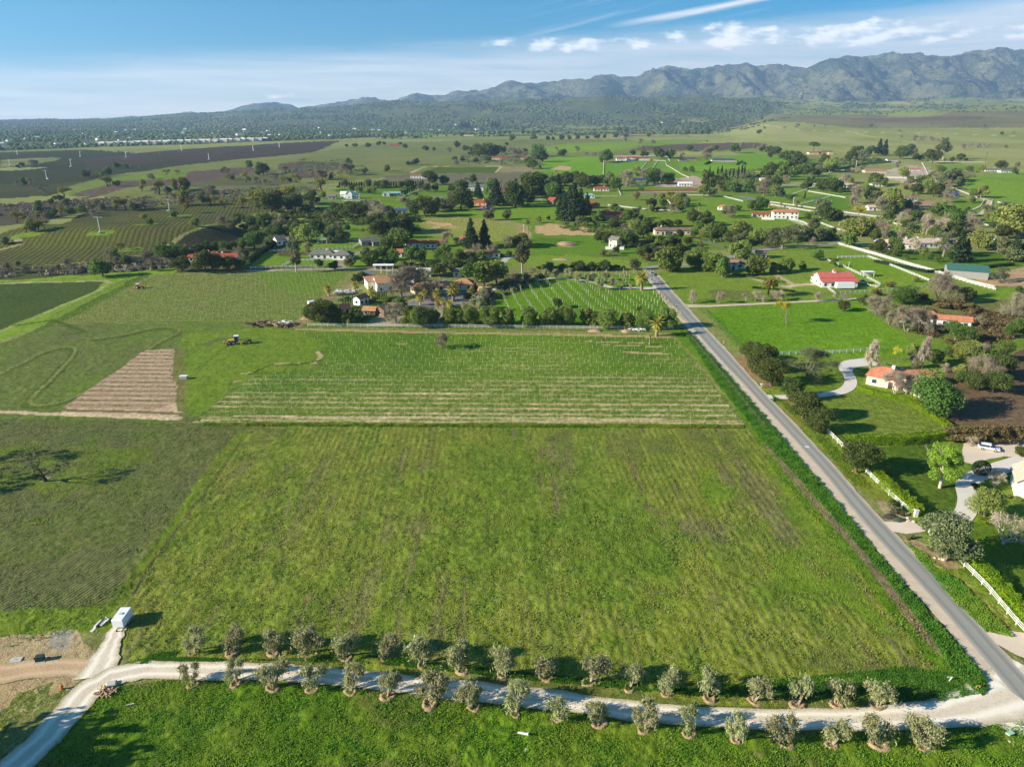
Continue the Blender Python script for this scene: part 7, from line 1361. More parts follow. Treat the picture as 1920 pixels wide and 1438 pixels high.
# motorhome
x, y, z = P(639, 481); rvh = bpy.data.objects.new('motorhome', None); C.objects.link(rvh); rvh.location = (x, y, z); rvh.rotation_euler = (0, 0, R(-12)); tag(rvh, 'white motorhome parked right of the grey ranch house', 'motorhome')
loft([(-3.8, [(-1.2, .5), (-1.2, 3.2), (1.2, 3.2), (1.2, .5)]), (2.2, [(-1.2, .5), (-1.2, 3.2), (1.2, 3.2), (1.2, .5)]), (3.2, [(-1.15, .5), (-1.15, 2.7), (1.15, 2.7), (1.15, .5)]), (3.7, [(-1.0, .5), (-1.0, 1.4), (1.0, 1.4), (1.0, .5)])], CAR['white'], 'body', rvh)
for i in (-2.6, -.6, 1.2): MB().box(i - .5, -1.23, 1.7, i + .5, -1.2, 2.3).build('window', M_glass, rvh)
for s in (-1, 1):
    for xx in (-2.4, 2.4): wheel(rvh, xx, s * 1.05, .42, .3)
# enclosed white trailer on the gravel pad
x, y, z = P(222, 1177); tr = bpy.data.objects.new('cargo_trailer', None); C.objects.link(tr); tr.location = (x + .2, y + 1.2, z); tr.scale = (.80, .92, .80); tr.rotation_euler = (0, 0, R(-88)); tag(tr, 'white enclosed cargo trailer parked at the end of the gravel pad', 'trailer')
def rsec(x_, w, z0, z1, c=.12): return (x_, [(-w, z0), (-w, z1 - c), (-w + c, z1), (w - c, z1), (w, z1 - c), (w, z0)])
loft([rsec(-1.95, .98, .42, 2.3), rsec(1.75, .98, .42, 2.3), rsec(2.0, .9, .55, 2.12)], CAR['white'], 'body', tr)
MB().box(-1.9, -1.02, .42, 1.9, -.98, .55).box(-1.9, .98, .42, 1.9, 1.02, .55).build('side_rail', M_rim, tr)
for s in (-1, 1):
    wheel(tr, -.35, s * 1.02, .33, .22); wheel(tr, .4, s * 1.02, .33, .22); MB().box(-.85, s * 1.05 - .16, .68, .9, s * 1.05 + .16, .74).build('fender', M_rim, tr)
MB().box(.6, -1.0, 1.3, 1.2, -.985, 1.75).box(-1.2, -1.0, 1.35, -.7, -.985, 1.7).build('window', M_glass, tr); MB().box(-.2, -1.005, .55, .45, -.985, 2.05).build('side_door', CAR['silver'], tr)
MB().box(-.25, -.3, 2.3, .35, .3, 2.42).build('roof_vent', CAR['silver'], tr)
m = MB(); m.box(2.0, -.06, .45, 3.0, .06, .55); m.build('hitch', M_dkst, tr); disc(MB(), 2.7, 0, .2, .16, .1).build('jockey_wheel', M_tyre, tr)
# white panels lying on the grass left of the trailer
x, y, z = P(189, 1170); st = bpy.data.objects.new('panel_stack', None); C.objects.link(st); st.location = (x, y, z + .05); st.rotation_euler = (0, 0, R(84)); st.scale = (.8, .9, 1); tag(st, 'stack of white boards lying on the grass left of the trailer', 'board stack')
for i, (a, b, w, l, h, an) in enumerate(((-1.6, .3, .5, 1.6, .12, 4), (0, .45, .45, 2.0, .16, -3), (.6, -.1, .28, 2.4, .22, 5), (.4, -.5, .3, 2.2, .18, -5), (.1, .1, .22, 2.6, .3, 1))):
    MB().box(-l / 2, -w / 2, 0, l / 2, w / 2, h).build('board', M_white if i != 4 else M_dkst, st, Matrix.Translation((a, b, .003 * i)) @ Matrix.Rotation(R(an), 4, 'Z'))
# small things at the gravel corner
def thing(nm, px, py, label, cat, rot=0, dz=0):
    x, y, z = P(px, py); o = bpy.data.objects.new(nm, None); C.objects.link(o); o.location = (x, y, z + dz); o.rotation_euler = (0, 0, R(rot)); tag(o, label, cat); return o
M_greenb = hm_('utility_green', (44, 66, 54), rough=.5)
o = thing('utility_box', 76, 1238, 'dark green utility box on a concrete pad beside the dirt track', 'utility box', 14)
loft([(-.55, [(-.45, .12), (-.45, .95), (.45, .85), (.45, .12)]), (.55, [(-.45, .12), (-.45, .95), (.45, .85), (.45, .12)])], M_greenb, 'cabinet', o); MB().box(-.75, -.65, -.1, .75, .65, .12).build('pad', hm_('concrete', (184, 178, 166)), o); MB().box(-.02, -.47, .2, .02, -.45, .8).box(.1, -.48, .5, .16, -.45, .56).build('door_handle', M_dkst, o)
M_hyd = CAR['orange']; M_hydy = CAR['yellow']
def hydrant(px, py, mat, label):
    o = thing('hydrant', px, py, label, 'hydrant'); T = Tube()
    for a, b, r0, r1 in ((-.1, .08, .2, .2), (.08, .55, .13, .13), (.55, .6, .17, .17), (.6, .78, .15, .06)): T.seg((0, 0, a), (0, 0, b), r0, r1, 10)
    np_ = np_mesh('barrel', T.V, T.F, mat); c = bpy.data.objects.new('barrel', np_); C.objects.link(c); c.parent = o
    for s in (-1, 1): disc(MB(), s * .17, 0, .42, .075, .14, 'x', 10).build('nozzle', mat, o)
    disc(MB(), 0, -.17, .38, .09, .12, 'y', 10).build('nozzle', mat, o)
    return o
hydrant(117, 1291, M_hyd, 'orange hydrant in grass between dirt track and gravel road'); hydrant(198, 1292, M_hydy, 'yellow hydrant at the inner bend of the gravel road')
hydrant(1357, 643, M_hydy, 'yellow hydrant on the grass east of the road')
o = thing('concrete_slab', 210, 1284, 'small square concrete lid beside the yellow hydrant', 'concrete lid', 20); MB().box(-.6, -.55, 0, .6, .55, .35).build('block', hm_('concrete', (184, 178, 166)), o); MB().box(-.5, -.45, .35, .5, .45, .40).build('lid', hm_('concrete', (184, 178, 166)), o)
o = thing('concrete_slab', 30, 1237, 'flat concrete slab in the dirt left of the green utility box', 'concrete lid', 10); MB().box(-.8, -.5, 0, .8, .5, .1).build('slab', hm_('concrete', (184, 178, 166)), o); MB().box(-.2, -.1, .1, .2, .1, .14).build('lid', M_rim, o)
M_wood = hm_('old_wood', (168, 138, 104), var=.3); M_log = hm_('dark_wood', (96, 78, 64), var=.35)
def pile(px, py, n, L, label, mat, sx=1.2, sy=.7, h=.4, nm='wood_pile', seed=1, th=.07):
    o = thing(nm, px, py, label, 'pile'); r = random.Random(seed)
    for i in range(n):
        m = MB(); l = L * r.uniform(.4, 1); m.box(-l / 2, -th, -th, l / 2, th, th)
        mm = mat if not isinstance(mat, list) else r.choice(mat)
        m.build('plank' if nm != 'rock_group' else 'rock', mm, o, Matrix.Translation((r.uniform(-sx, sx), r.uniform(-sy, sy), th + r.uniform(0, h))) @ Matrix.Rotation(r.uniform(0, 3.1), 4, 'Z') @ Matrix.Rotation(r.uniform(-.3, .3), 4, 'Y'))
    return o
pile(200, 1300, 34, 1.4, 'heap of split wood beside the yellow hydrant', M_wood, 1.0, .6, .4)
pile(500, 610, 60, 7, 'long heap of dark timber at the corner of the dirt tracks', [M_log, M_log, M_wood], 9, 2.4, 1.0, seed=3, th=.14)
pile(535, 609, 40, 3, 'white rubble heap at the end of the dark timber', [M_white, M_white, M_wood], 2.6, 2.0, 1.1, 'rubble_pile', 4, .2)
pile(1195, 619, 26, 3.2, 'white scrap left of the two palms at the fence', [M_white], 3.2, 1.0, .5, 'rubble_pile', 6, .14)
pile(650, 548, 60, 3, 'scattered white scrap beside the stucco hall', [M_white, M_steel], 4.5, 3.4, .9, 'rubble_pile', 9, .14)
def mound(px, py, r, h, label, mat=M_soil):
    x, y, z = P(px, py); rs = np.random.RandomState(int(px)); V = []; F = []; n = 22; K = 7
    for j in range(K + 1):
        t = j / K
        for i in range(n): a = 2 * math.pi * i / n; q = r * (1 - t) * (1 + .14 * math.sin(3 * a + px)); V.append((q * math.cos(a) * 1.3, q * math.sin(a), h * (1 - (1 - t) ** 2) * (1 + rs.uniform(-.12, .12)) - .05))
    for j in range(K):
        for i in range(n): F.append((j * n + i, j * n + (i + 1) % n, (j + 1) * n + (i + 1) % n, (j + 1) * n + i))
    me = np_mesh('dirt_mound', V, F, mat); o = bpy.data.objects.new('dirt_mound', me); C.objects.link(o); o.location = (x, y, z); tag(o, label, 'dirt mound'); return o
mound(1116, 621, 2.2, .9, 'left brown dirt mound before the pepper tree fence'); mound(1176, 622, 2.0, .9, 'right brown dirt mound near the white scrap'); mound(1062, 458, 5.5, 1.6, 'brush heap on the bare dirt circle'); mound(1053, 487, 4, .9, 'low brown mound on the pale meadow'); mound(575, 598, 1.8, 1.2, 'orange earth mound left of the dark round trees')
# lying white pipe and little fallen items
def post_lying(px, py, L, r, rot, label, mat=M_white):
    x, y, z = P(px, py); T = Tube(); T.seg((-L / 2, 0, 0), (L / 2, 0, .02), r, r, 8); T.seg((L / 2, 0, 0), (L / 2 + .12, 0, .02), r * 1.6, r * 1.5, 8)
    me = np_mesh('pipe', T.V, T.F, mat); o = bpy.data.objects.new('drain_pipe', me); C.objects.link(o); o.location = (x, y, z + r + .2); o.rotation_euler = (0, 0, R(rot)); tag(o, label, 'pipe')
post_lying(980, 1378, 1.3, .16, -12, 'short fat white pipe lying in the near meadow'); post_lying(243, 1323, .9, .06, 20, 'thin white pipe lying in the grass right of the wood heap'); post_lying(370, 1199, 1.0, .09, 15, 'white pipe lying by the first far olive tree'); post_lying(985, 1409, .25, .07, 60, 'tiny white scrap in the near meadow below the pipe')
# bin, mailbox, road patch, survey frames
o = thing('wheelie_bin', 1451, 752, 'dark green wheeled bin at the start of the curved drive', 'bin', 20); loft([(-.3, [(-.26, .1), (-.3, 1.0), (.3, 1.0), (.26, .1)]), (.3, [(-.26, .1), (-.3, 1.0), (.3, 1.0), (.26, .1)])], hm_('bin_green', (24, 84, 52)), 'body', o); MB().box(-.34, -.34, 1.0, .36, .34, 1.1).build('lid', hm_('bin_green', (24, 84, 52)), o); disc(MB(), -.28, -.3, .12, .12, .06).build('wheel', M_tyre, o)
o = thing('mailbox', 1427, 727, 'white mailbox on a post beside the road above the drive', 'mailbox', 0); MB().box(-.06, -.06, -.2, .06, .06, 1.0).build('post', M_white, o); loft([(-.35, [(-.18, 1.0), (-.18, 1.25), (0, 1.38), (.18, 1.25), (.18, 1.0)]), (.35, [(-.18, 1.0), (-.18, 1.25), (0, 1.38), (.18, 1.25), (.18, 1.0)])], M_white, 'box', o)
x, y, z = P(1513, 838); pa = MB().box(-.5, -.45, 0, .5, .45, .004).build('road_patch', hm_('patch_pale', (206, 204, 196)), None, Matrix.Translation((x, y, .082))); tag(pa, None, None, None, 'structure')
o = thing('gate_pillar', 1716, 968, 'white stone gate pillar at the gravel drive entrance', 'pillar'); MB().box(-.35, -.35, 0, .35, .35, 1.5).build('shaft', hm_('pillar_stone', (214, 208, 196)), o); MB().box(-.42, -.42, 1.5, .42, .42, 1.62).build('cap', hm_('pillar_stone', (214, 208, 196)), o)
o = thing('survey_frame', 1835, 1293, 'small yellow timber frame at the field corner', 'frame'); MB().box(-.5, -.04, 0, -.42, .04, .8).box(.0, -.04, 0, .08, .04, .8).box(-.5, -.05, .72, .1, .05, .8).box(-.5, -.05, .3, .1, .05, .36).build('frame', hm_('timber_yellow', (196, 166, 84)), o); MB().box(.1, -.04, .5, 1.3, .04, .56).build('rail', M_log, o)
o = thing('survey_frame', 1779, 1277, 'white leaning post left of the yellow timber frame', 'post'); MB().box(-.05, -.05, 0, .05, .05, .9).build('post', M_white, o, Matrix.Rotation(.4, 4, 'Y')); MB().box(-.4, -.05, .75, .2, .05, .83).build('arm', M_white, o)
o = thing('valve_box', 1893, 1377, 'pale green lidded box with rubble at the lower right', 'valve box', 20); MB().box(-.5, -.3, .3, .5, .3, .4).build('lid', hm_('pale_green', (150, 190, 160)), o); MB().box(-.45, -.25, -.1, .45, .25, .3).build('body', hm_('concrete', (184, 178, 166)), o)
def rocks(px, py, n, s, label, sx=1.2, sy=.8):
    o = thing('rock_group', px, py, label, 'rocks'); r = random.Random(int(px))
    for i in range(n):
        V = []; F = []; k = 7; q = s * r.uniform(.5, 1.1)
        for j, (rr_, zz) in enumerate(((.9, -.1), (1, .25), (.7, .6), (.2, .75))):
            for a in range(k): t = 6.283 * a / k; u = q * rr_ * r.uniform(.8, 1.15); V.append((u * math.cos(t), u * math.sin(t), q * zz * r.uniform(.85, 1.1)))
        for j in range(3):
            for a in range(k): F.append((j * k + a, j * k + (a + 1) % k, (j + 1) * k + (a + 1) % k, (j + 1) * k + a))
        F.append(tuple(range(3 * k, 4 * k))); M = Matrix.Translation((r.uniform(-sx, sx), r.uniform(-sy, sy), 0)); mesh_obj('rock', [tuple(M @ Vector(v)) for v in V], F, hm_('rock_tan', (196, 176, 146), var=.25), o)
rocks(1700, 975, 5, .45, 'tan rocks beside the gravel drive entrance'); rocks(1765, 1048, 5, .45, 'tan rocks under the large oak at the fence'); rocks(1604, 887, 3, .35, 'pale rocks under the dark roadside oak'); rocks(85, 898, 3, .5, 'grey rock at the foot of the lone tree'); rocks(1893, 1388, 5, .3, 'rubble beside the pale green box', .6, .4)
mound(1669, 969, 1.2, .6, 'dark rounded boulder hump at the drive entrance', hm_('dark_groundcover', (64, 58, 48), var=.4)); mound(1686, 975, 1.1, .55, 'dark green low mound right of the boulder hump', hm_('dark_green_cover', (58, 74, 52), var=.4))
# lone oak in the left field
put_tree('lone', 88, 903, 66, 1.0, 'lone nearly leafless oak in the furrowed left field', None); put_tree('lone', -95, 880, 85, 1.2, 'leafless oak just outside the left edge casting long shadows'); put_tree('lone', -110, 915, 75, 1.2, 'second leafless oak just outside the left edge'); put_tree('lone', 0, 0, 0, 1.1, 'leafless tree outside the lower left corner shading the gravel road', xyz=(-84, 58, 0), hm=12); put_tree('g', 0, 0, 0, 1.0, 'leafy tree outside the lower left corner shading the near meadow', xyz=(-80, 62, 0), hm=14)
# yellow grader with white cab
o = thing('road_grader', 446, 645, 'yellow grader with white cab on the grass left of the vineyard', 'construction machine', 14)
loft([(-3.2, [(-.6, .7), (-.6, 1.7), (.6, 1.7), (.6, .7)]), (-1.0, [(-.6, .7), (-.6, 1.9), (.6, 1.9), (.6, .7)])], CAR['yellow'], 'engine_hood', o); loft([(-1.0, [(-.75, .9), (-.7, 3.0), (.7, 3.0), (.75, .9)]), (.5, [(-.75, .9), (-.7, 3.0), (.7, 3.0), (.75, .9)])], M_glass, 'cab_glass', o); MB().box(-1.1, -.85, 3.0, .6, .85, 3.15).build('cab_roof', CAR['white'], o)
for a in (-.98, .48):
    for s in (-1, 1): MB().box(a - .05, s * .74 - .05, .9, a + .05, s * .74 + .05, 3.0).build('cab_post', CAR['white'], o)
MB().box(.5, -.16, 1.3, 4.4, .16, 1.65).build('frame_beam', CAR['yellow'], o); MB().box(-4.6, -1.6, .3, -4.45, 1.6, 1.2).build('front_blade', CAR['yellow'], o); MB().box(-4.5, -.3, .5, -3.2, .3, .8).build('blade_arm', CAR['yellow'], o)
Mb = Matrix.Translation((2.2, 0, .5)) @ Matrix.Rotation(R(55), 4, 'Z'); MB().box(-1.7, -.06, -.35, 1.7, .06, .35).build('grading_blade', CAR['yellow'], o, Mb)
for s in (-1, 1):
    for xx in (-2.7, -1.3, 4.0): wheel(o, xx, s * .95, .66, .4)
# orange tractor
o = thing('tractor', 262, 541, 'orange tractor with white canopy in the upper vineyard', 'tractor', 0)
loft([(-.2, [(-.45, .8), (-.45, 1.5), (.45, 1.5), (.45, .8)]), (1.6, [(-.38, .8), (-.38, 1.35), (.38, 1.35), (.38, .8)])], CAR['orange'], 'bonnet', o); MB().box(-1.3, -.8, 2.2, .1, .8, 2.32).build('canopy', CAR['white'], o)
for a in (-1.2, 0.0):
    for s in (-1, 1): MB().box(a - .05, s * .7 - .05, .9, a + .05, s * .7 + .05, 2.2).build('canopy_post', M_dkst, o)
MB().box(-1.2, -.55, .7, -.2, .55, 1.1).build('seat_deck', CAR['orange'], o); MB().box(-2.6, -1.1, .3, -1.3, 1.1, .7).build('implement', CAR['orange'], o)
for s in (-1, 1): wheel(o, -.8, s * .85, .75, .4); wheel(o, 1.3, s * .7, .42, .26)
# wind machines
for i, (px, pb, h, a, lb) in enumerate([(188, 436, 27, 100, 'largest white wind machine in the near hill vineyard'), (318, 396, 20, 5, 'white wind machine at the top edge of the near hill vineyard'), (88, 336, 15, 150, 'white wind machine in the dark vineyard nearest the left edge oaks'), (134, 313, 13, 60, 'white wind machine above the row of oaks'), (237, 296, 10, 40, 'white wind machine in the brown purple vineyard'),
        (151, 294, 9, 70, 'white wind machine left of the dry gully'), (392, 300, 11, 20, 'white wind machine above the rolling green hill'), (341, 283, 9, 80, 'white wind machine below the hangars'), (475, 283, 10, 120, 'white wind machine right of centre below the hangars'), (524, 277, 9, 100, 'rightmost white wind machine on the purple brown field'), (33, 290, 8, 10, 'white wind machine at the far upper left'), (19, 311, 10, 50, 'leftmost white wind machine on the pale rise')]):
    x, y, z = P(px, pb); dep = depth_px(y, z); Hh = h * dep * 1.0; s = Hh / 10.0; wdt = max(.28, dep * .75)
    o = bpy.data.objects.new('wind_machine', None); C.objects.link(o); o.location = (x, y, z); o.rotation_euler = (0, 0, R(a)); tag(o, lb, 'wind machine', 'wind machines in the vineyards')
    T = Tube(); T.seg((0, 0, -.3), (0, 0, Hh), wdt * .9, wdt * .55, 8); me = np_mesh('tower', T.V, T.F, M_steel); c = bpy.data.objects.new('tower', me); C.objects.link(c); c.parent = o
    MB().box(-.5 * s, -.25 * s, Hh, .7 * s, .25 * s, Hh + .5 * s).build('gearbox', M_steel, o)
    for sg in (-1, 1): MB().box(-.12, 0, -.09 * s, .12, 2.8 * s, .22 * s).build('blade', M_steel, o, Matrix.Translation((.75 * s, 0, Hh + .25 * s)) @ Matrix.Rotation(math.pi * (sg > 0) , 4, 'X'))
    MB().box(-2.4 * s, -.6 * s, 0, -.7 * s, .6 * s, 1.0 * s).build('engine_box', M_steel, o)
# power poles
for i, (px, pb, h, lb) in enumerate([(1237, 570, 44, 'thin dark power pole beside the road at the orchard'), (1284, 393, 22, 'green tower pole left of the tall palm'), (1284.5, 396, 26, 'green lattice pole beside the other green pole'), (982, 449, 28, 'thin pale pole right of the bare slope'), (1131, 330, 28, 'pale pole at the line between two green fields'), (1847, 306, 19, 'dark power pole on the grassy skyline'), (1605, 313, 12, 'short pale pole by the skyline hedge'), (1487, 385, 14, 'pale lamp pole beside the far road'), (1252, 332, 8, 'small pole in the green paddock'), (1695, 460, 16, 'white bird house pole on the villa lawn edge'), (1591, 501, 10, 'white lamp pole in the barn paddock')]):
    x, y, z = P(px, pb); dep = depth_px(y, z); Hh = h * dep; o = bpy.data.objects.new('utility_pole', None); C.objects.link(o); o.location = (x, y, z); tag(o, lb, 'pole')
    mt = hm_('pole_green', (60, 100, 74)) if 'green' in lb and 'paddock' not in lb and 'fields' not in lb else (M_white if ('pale' in lb or 'white' in lb) else M_log)
    w = max(.12, dep * .5); T = Tube(); T.seg((0, 0, -.3), (0, 0, Hh), w, w * .7, 6); me = np_mesh('pole', T.V, T.F, mt); c = bpy.data.objects.new('pole', me); C.objects.link(c); c.parent = o
    MB().box(-1.0, -w * .4, Hh * .93, 1.0, w * .4, Hh * .96).build('crossarm', mt, o)
# gate posts of the orchard entrance
o = thing('entrance_gate', 1174, 542, 'stone gate pillars with timber frame on the orchard lane', 'gate')
for s in (-1, 1): MB().box(s * 2.0 - .5, -.5, 0, s * 2.0 + .5, .5, 2.2).build('pillar', hm_('pillar_tan', (160, 132, 104)), o)
MB().box(-2.2, -.12, 2.9, 2.2, .12, 3.15).box(-2.1, -.12, 2.2, -1.9, .12, 2.9).box(1.9, -.12, 2.2, 2.1, .12, 2.9).build('timber_frame', M_log, o)
o = thing('box_trailer', 1583, 542, 'white box trailer parked before the red roofed barn', 'trailer', 0); MB().box(-4.2, -1.2, .6, 4.2, 1.2, 3.1).build('body', CAR['white'], o)
for s in (-1, 1):
    for xx in (-3, -2): wheel(o, xx, s * 1.05, .45, .3)
MB().box(4.2, -.1, .6, 5.2, .1, .75).build('hitch', M_dkst, o)
o = thing('field_shelter', 1626, 518, 'small white field shelter right of the barn', 'shelter', 0)
for a in (-1, 1):
    for b in (-1, 1): MB().box(a * 2.6 - .1, b * 1.4 - .1, 0, a * 2.6 + .1, b * 1.4 + .1, 2.3).build('post', M_white, o)
MB().box(-3, -1.8, 2.3, 3, 1.8, 2.45).build('roof', RF['white'], o); MB().box(-2.6, 1.4, 0, 2.6, 1.5, 2.2).build('back_wall', M_white, o)
o = thing('trough', 345, 710, 'grey block at the edge of the tan striped block', 'block', 0); MB().box(-1.1, -.6, 0, 1.1, .6, .9).build('body', WL['grey'], o); MB().box(-1.2, -.7, .9, 1.2, .7, 1.0).build('cover', M_steel, o)
o = thing('white_van', 587, 572, 'small white van on the dirt track beside the dark round trees', 'van', 40); loft([(-2.1, [(-.9, .4), (-.9, 1.9), (.9, 1.9), (.9, .4)]), (1.2, [(-.9, .4), (-.9, 1.9), (.9, 1.9), (.9, .4)]), (2.2, [(-.85, .4), (-.85, 1.05), (.85, 1.05), (.85, .4)])], CAR['white'], 'body', o)
for s in (-1, 1): wheel(o, -1.3, s * .8); wheel(o, 1.3, s * .8)
MB().box(1.15, -.75, 1.25, 1.75, .75, 1.5).build('windscreen', M_glass, o)
# ------------------------------------------------------------------ far woods and the small houses among them
def clumps(name, X, Y, S, mat, label, squash=.8, seed=1):
    rs = np.random.RandomState(seed); n = len(X); k = 6
    prof = [(.75, .0), (1.0, .45), (.72, .85)]; nv = k * 3 + 1
    a = np.arange(k) * 2 * math.pi / k; base = []
    for r, z_ in prof: base.append(np.stack([r * np.cos(a), r * np.sin(a), np.full(k, z_)], 1))
    base = np.concatenate(base + [np.array([[0, 0, 1.1]])], 0)
    V = base[None] * S[:, None, None] * np.stack([rs.uniform(.8, 1.2, n), rs.uniform(.8, 1.2, n), rs.uniform(.7, 1.2, n) * squash], 1)[:, None, :]
    V = V * (1 + rs.uniform(-.22, .22, (n, nv, 1))); V[:, :, 0] += X[:, None]; V[:, :, 1] += Y[:, None]; V[:, :, 2] += (H(X, Y) - 1)[:, None]
    f = []
    for j in range(2):
        for i in range(k): p, q = j * k + i, j * k + (i + 1) % k; f += [(p, q, q + k), (p, q + k, p + k)]
    for i in range(k): f.append((2 * k + i, 2 * k + (i + 1) % k, 3 * k))
    f = np.array(f, np.int32); F = (f[None] + (np.arange(n) * nv)[:, None, None]).reshape(-1, 3)
    me = np_mesh(name, V.reshape(-1, 3), F, mat); o = bpy.data.objects.new(name, me); C.objects.link(o); tag(o, label, 'woodland', None, 'stuff'); return o
M_far = leaf_mat('leaf_far_wood', (50, 62, 34), (72, 82, 46), (84, 88, 58), trans=0, clump=.0012)
nt = M_far.node_tree
rw = np.random.RandomState(11)
def scatter(poly, n, dens=None):
    q = W(poly); xs = [p[0] for p in q]; ys_ = [p[1] for p in q]; X = np.zeros(0); Y = np.zeros(0); it = 0
    while len(X) < n and it < 60:
        it += 1; x = rw.uniform(min(xs), max(xs), n); y = rw.uniform(min(ys_), max(ys_), n); m = inpoly(q, x, y)
        if dens is not None: m &= rw.random(n) < dens(x, y)
        X = np.concatenate([X, x[m]]); Y = np.concatenate([Y, y[m]])
    return X[:n], Y[:n]
cl_ = lambda s0, t: (lambda x, y: np.clip((fbm(x / 160, y / 220, s0, 3) - t) * 9, .04, 1))
X, Y = scatter([(-500, 287), (0, 283), (190, 276), (420, 267), (620, 262), (760, 257), (880, 249), (960, 240), (1000, 232), (-500, 236)], 21000, cl_(301, .40))
clumps('woodland', X, Y, rw.uniform(4.2, 8.5, len(X)), M_far, 'wooded town plain filling the left distance', .95)
q = W([(-500, 236), (1000, 236), (1250, 229), (1450, 224)]); X = rw.uniform(-.9, .33, 60000); Y = rw.uniform(4600, 8000, 60000); X = X * Y
d = np.clip((fbm(X / 330, Y / 380, 303, 4) - .44) * 9, .02, 1) * np.where(X / Y < .0, 1.0, .75); m = rw.random(len(X)) < d; X, Y = X[m][:24000], Y[m][:24000]
clumps('woodland', X, Y, rw.uniform(7, 15, len(X)), M_far, 'dark woods over the low foothills', .75, 2)
X, Y = scatter([(700, 262), (1000, 255), (1420, 238), (1480, 222), (1100, 226), (700, 240)], 2600, lambda x, y: np.clip((fbm(x / 260, y / 120, 307, 3) - .52) * 12, .01, 1))
clumps('woodland', X, Y, rw.uniform(4.5, 9, len(X)), M_far, 'broken tree belts between the far fields', .9, 3)
X = rw.uniform(.30, .95, 16000); Y = rw.uniform(6300, 8300, 16000); X = X * Y; m = rw.random(16000) < np.clip((fbm(X / 300, Y / 300, 309, 4) - .47) * 7, .01, .8); X, Y = X[m], Y[m]
clumps('woodland', X, Y, rw.uniform(7, 14, len(X)), M_far, 'scattered woods over the low foothills on the right', .75, 6)
X, Y = scatter([(1480, 218), (1920, 212), (2400, 210), (2400, 200), (1480, 205)], 500); clumps('woodland', X, Y, rw.uniform(5, 9, len(X)), M_far, 'tree line at the foot of the right hand mountains', .9, 4)
fm = MB(); fm.box(-9, -5, 0, 9, 5, 4); fm.poly([(9, -5, 4), (9, 5, 4), (9, 0, 7)]); fm.poly([(-9, 5, 4), (-9, -5, 4), (-9, 0, 7)])
hw = fm.build('wall', WL['white'], None); rfm = roof_mb(18, 10, 4, 3, 'gable').build('roof', RF['white'], None); hme, rme = hw.data, rfm.data; rme2 = rme.copy(); rme2.materials[0] = RF['grey']
bpy.data.objects.remove(hw); bpy.data.objects.remove(rfm)
X, Y = scatter([(-40, 282), (190, 275), (620, 260), (900, 246), (1000, 240), (1300, 232), (1300, 226), (900, 230), (0, 245)], 70)
for i, (x, y) in enumerate(zip(X, Y)):
    o = bpy.data.objects.new('town_house', None); C.objects.link(o); o.location = (x, y, hz(x, y) + 1.5); o.rotation_euler = (0, 0, i * 1.7); s_ = .6 + (i * 13 % 8) * .08; o.scale = (s_, s_, 1)
    for n_, me in (('wall', hme), ('roof', rme if i % 3 else rme2)): c = bpy.data.objects.new(n_, me); C.objects.link(c); c.parent = o
    tag(o, 'small pale house roof showing among the trees of the wooded town', 'house', 'small houses among the far trees')
# ------------------------------------------------------------------ air
hz_m = bpy.data.materials.new('haze'); hz_m.use_nodes = True; t = NT(hz_m.node_tree); t.N.clear(); out = t.n('ShaderNodeOutputMaterial'); pv = t.n('ShaderNodeVolumePrincipled')
pv.inputs['Color'].default_value = (.46, .70, 1.0, 1); pv.inputs['Density'].default_value = HAZE; pv.inputs['Anisotropy'].default_value = .2
t.L.new(pv.outputs[0], out.inputs['Volume'])
hb = MB().box(-26000, -400, -60, 26000, 15600, 1250).build('haze', hz_m); tag(hb, None, None, None, 'stuff')
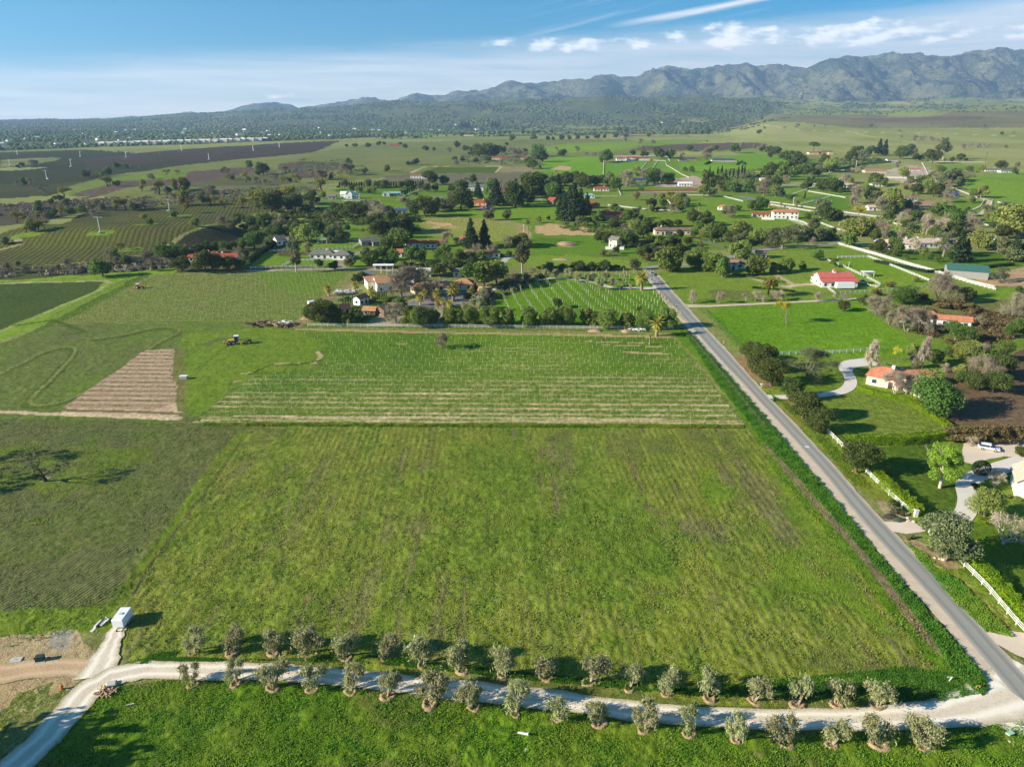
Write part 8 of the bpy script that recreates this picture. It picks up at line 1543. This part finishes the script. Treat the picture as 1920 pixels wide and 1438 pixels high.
# ------------------------------------------------------------------ labels that single out each tree
LM = [('red roofed barn', 1568, 520), ('green roofed barn', 1822, 505), ('pinkish villa', 1735, 455), ('orange tiled house', 1700, 710), ('long orange ranch house', 1755, 590), ('white shed', 675, 565), ('stucco hall', 722, 535), ('courtyard house', 832, 540), ('red ranch house', 398, 488), ('grey ranch house', 618, 480),
 ('open shelter', 608, 452), ('hay barn', 692, 455), ('red bungalow', 792, 460), ('brown roofed house', 903, 478), ('blue roofed lodge', 737, 398), ('white farmhouse', 652, 370), ('vineyard house', 785, 332), ('white stable', 898, 354), ('pool house', 910, 380), ('hacienda', 1140, 405), ('hilltop villa', 1186, 298), ('scrub villa', 934, 298),
 ('pavilion house', 1358, 300), ('ochre villa', 1538, 287), ('white barn', 1674, 300), ('orange ranch', 1642, 320), ('hill houses', 1875, 320), ('brown lodge', 1263, 436), ('timber house', 1155, 460), ('paddock hut', 1356, 392), ('two storey villa', 1474, 403), ('pepper house', 1385, 498), ('guest barn', 1428, 480), ('patio house', 1700, 374), ('blue house', 1788, 367),
 ('gravel yard', 1240, 345), ('road junction', 1235, 505), ('old oak lawn', 1520, 690), ('brown hedge', 1850, 820), ('curved driveway', 1820, 920), ('left vineyard hill', 180, 440), ('dark far vineyard', 130, 310), ('rolling hill', 330, 350), ('shaded slope', 395, 445), ('ravine', 560, 440), ('cypress row', 715, 350), ('small dark vineyard', 860, 320), ('curved track', 1840, 390), ('tan arena', 1710, 328), ('far plain', 1600, 250), ('central plain', 1150, 262), ('leftmost oaks', 50, 405), ('left meadow edge', 120, 500), ('hangars', 350, 268), ('dirt track', 600, 560), ('orchard lane', 1080, 525), ('orchard', 1100, 560), ('west fields', 560, 320), ('right skyline', 1800, 250), ('gold meadow tree', 1475, 600)]
groups_ = {}
def rel(px, py, l):
    dx, dy = px - l[1], py - l[2]
    if abs(dx) > abs(dy) * 1.6: return 'left of' if dx < 0 else 'right of'
    return 'behind' if dy < 0 else 'in front of'
for (o, d_, px, py, g) in REG:
    l = min(LM, key=lambda l: (l[1] - px) ** 2 + ((l[2] - py) * 1.8) ** 2); key = (d_, rel(px, py, l), l[0]); groups_.setdefault(key, []).append((px, py, o))
bigw = words + ['twenty first', 'twenty second', 'twenty third', 'twenty fourth', 'twenty fifth', 'twenty sixth', 'twenty seventh', 'twenty eighth', 'twenty ninth', 'thirtieth', 'thirty first', 'thirty second', 'thirty third', 'thirty fourth']
for (d_, r_, ln), lst in groups_.items():
    lst.sort(key=lambda k: (k[0], k[1])); n = len(lst)
    for i, (px, py, o) in enumerate(lst):
        if n == 1: s = '%s %s the %s' % (d_, r_, ln)
        else: s = '%s from the left among %s %s the %s' % (bigw[i], plural(d_), r_, ln)
        w_ = s.split(); o['label'] = ' '.join(w_[:16])
        if n > 1 or 'group' in o: o['group'] = o.get('group') or 'trees around the ' + ln
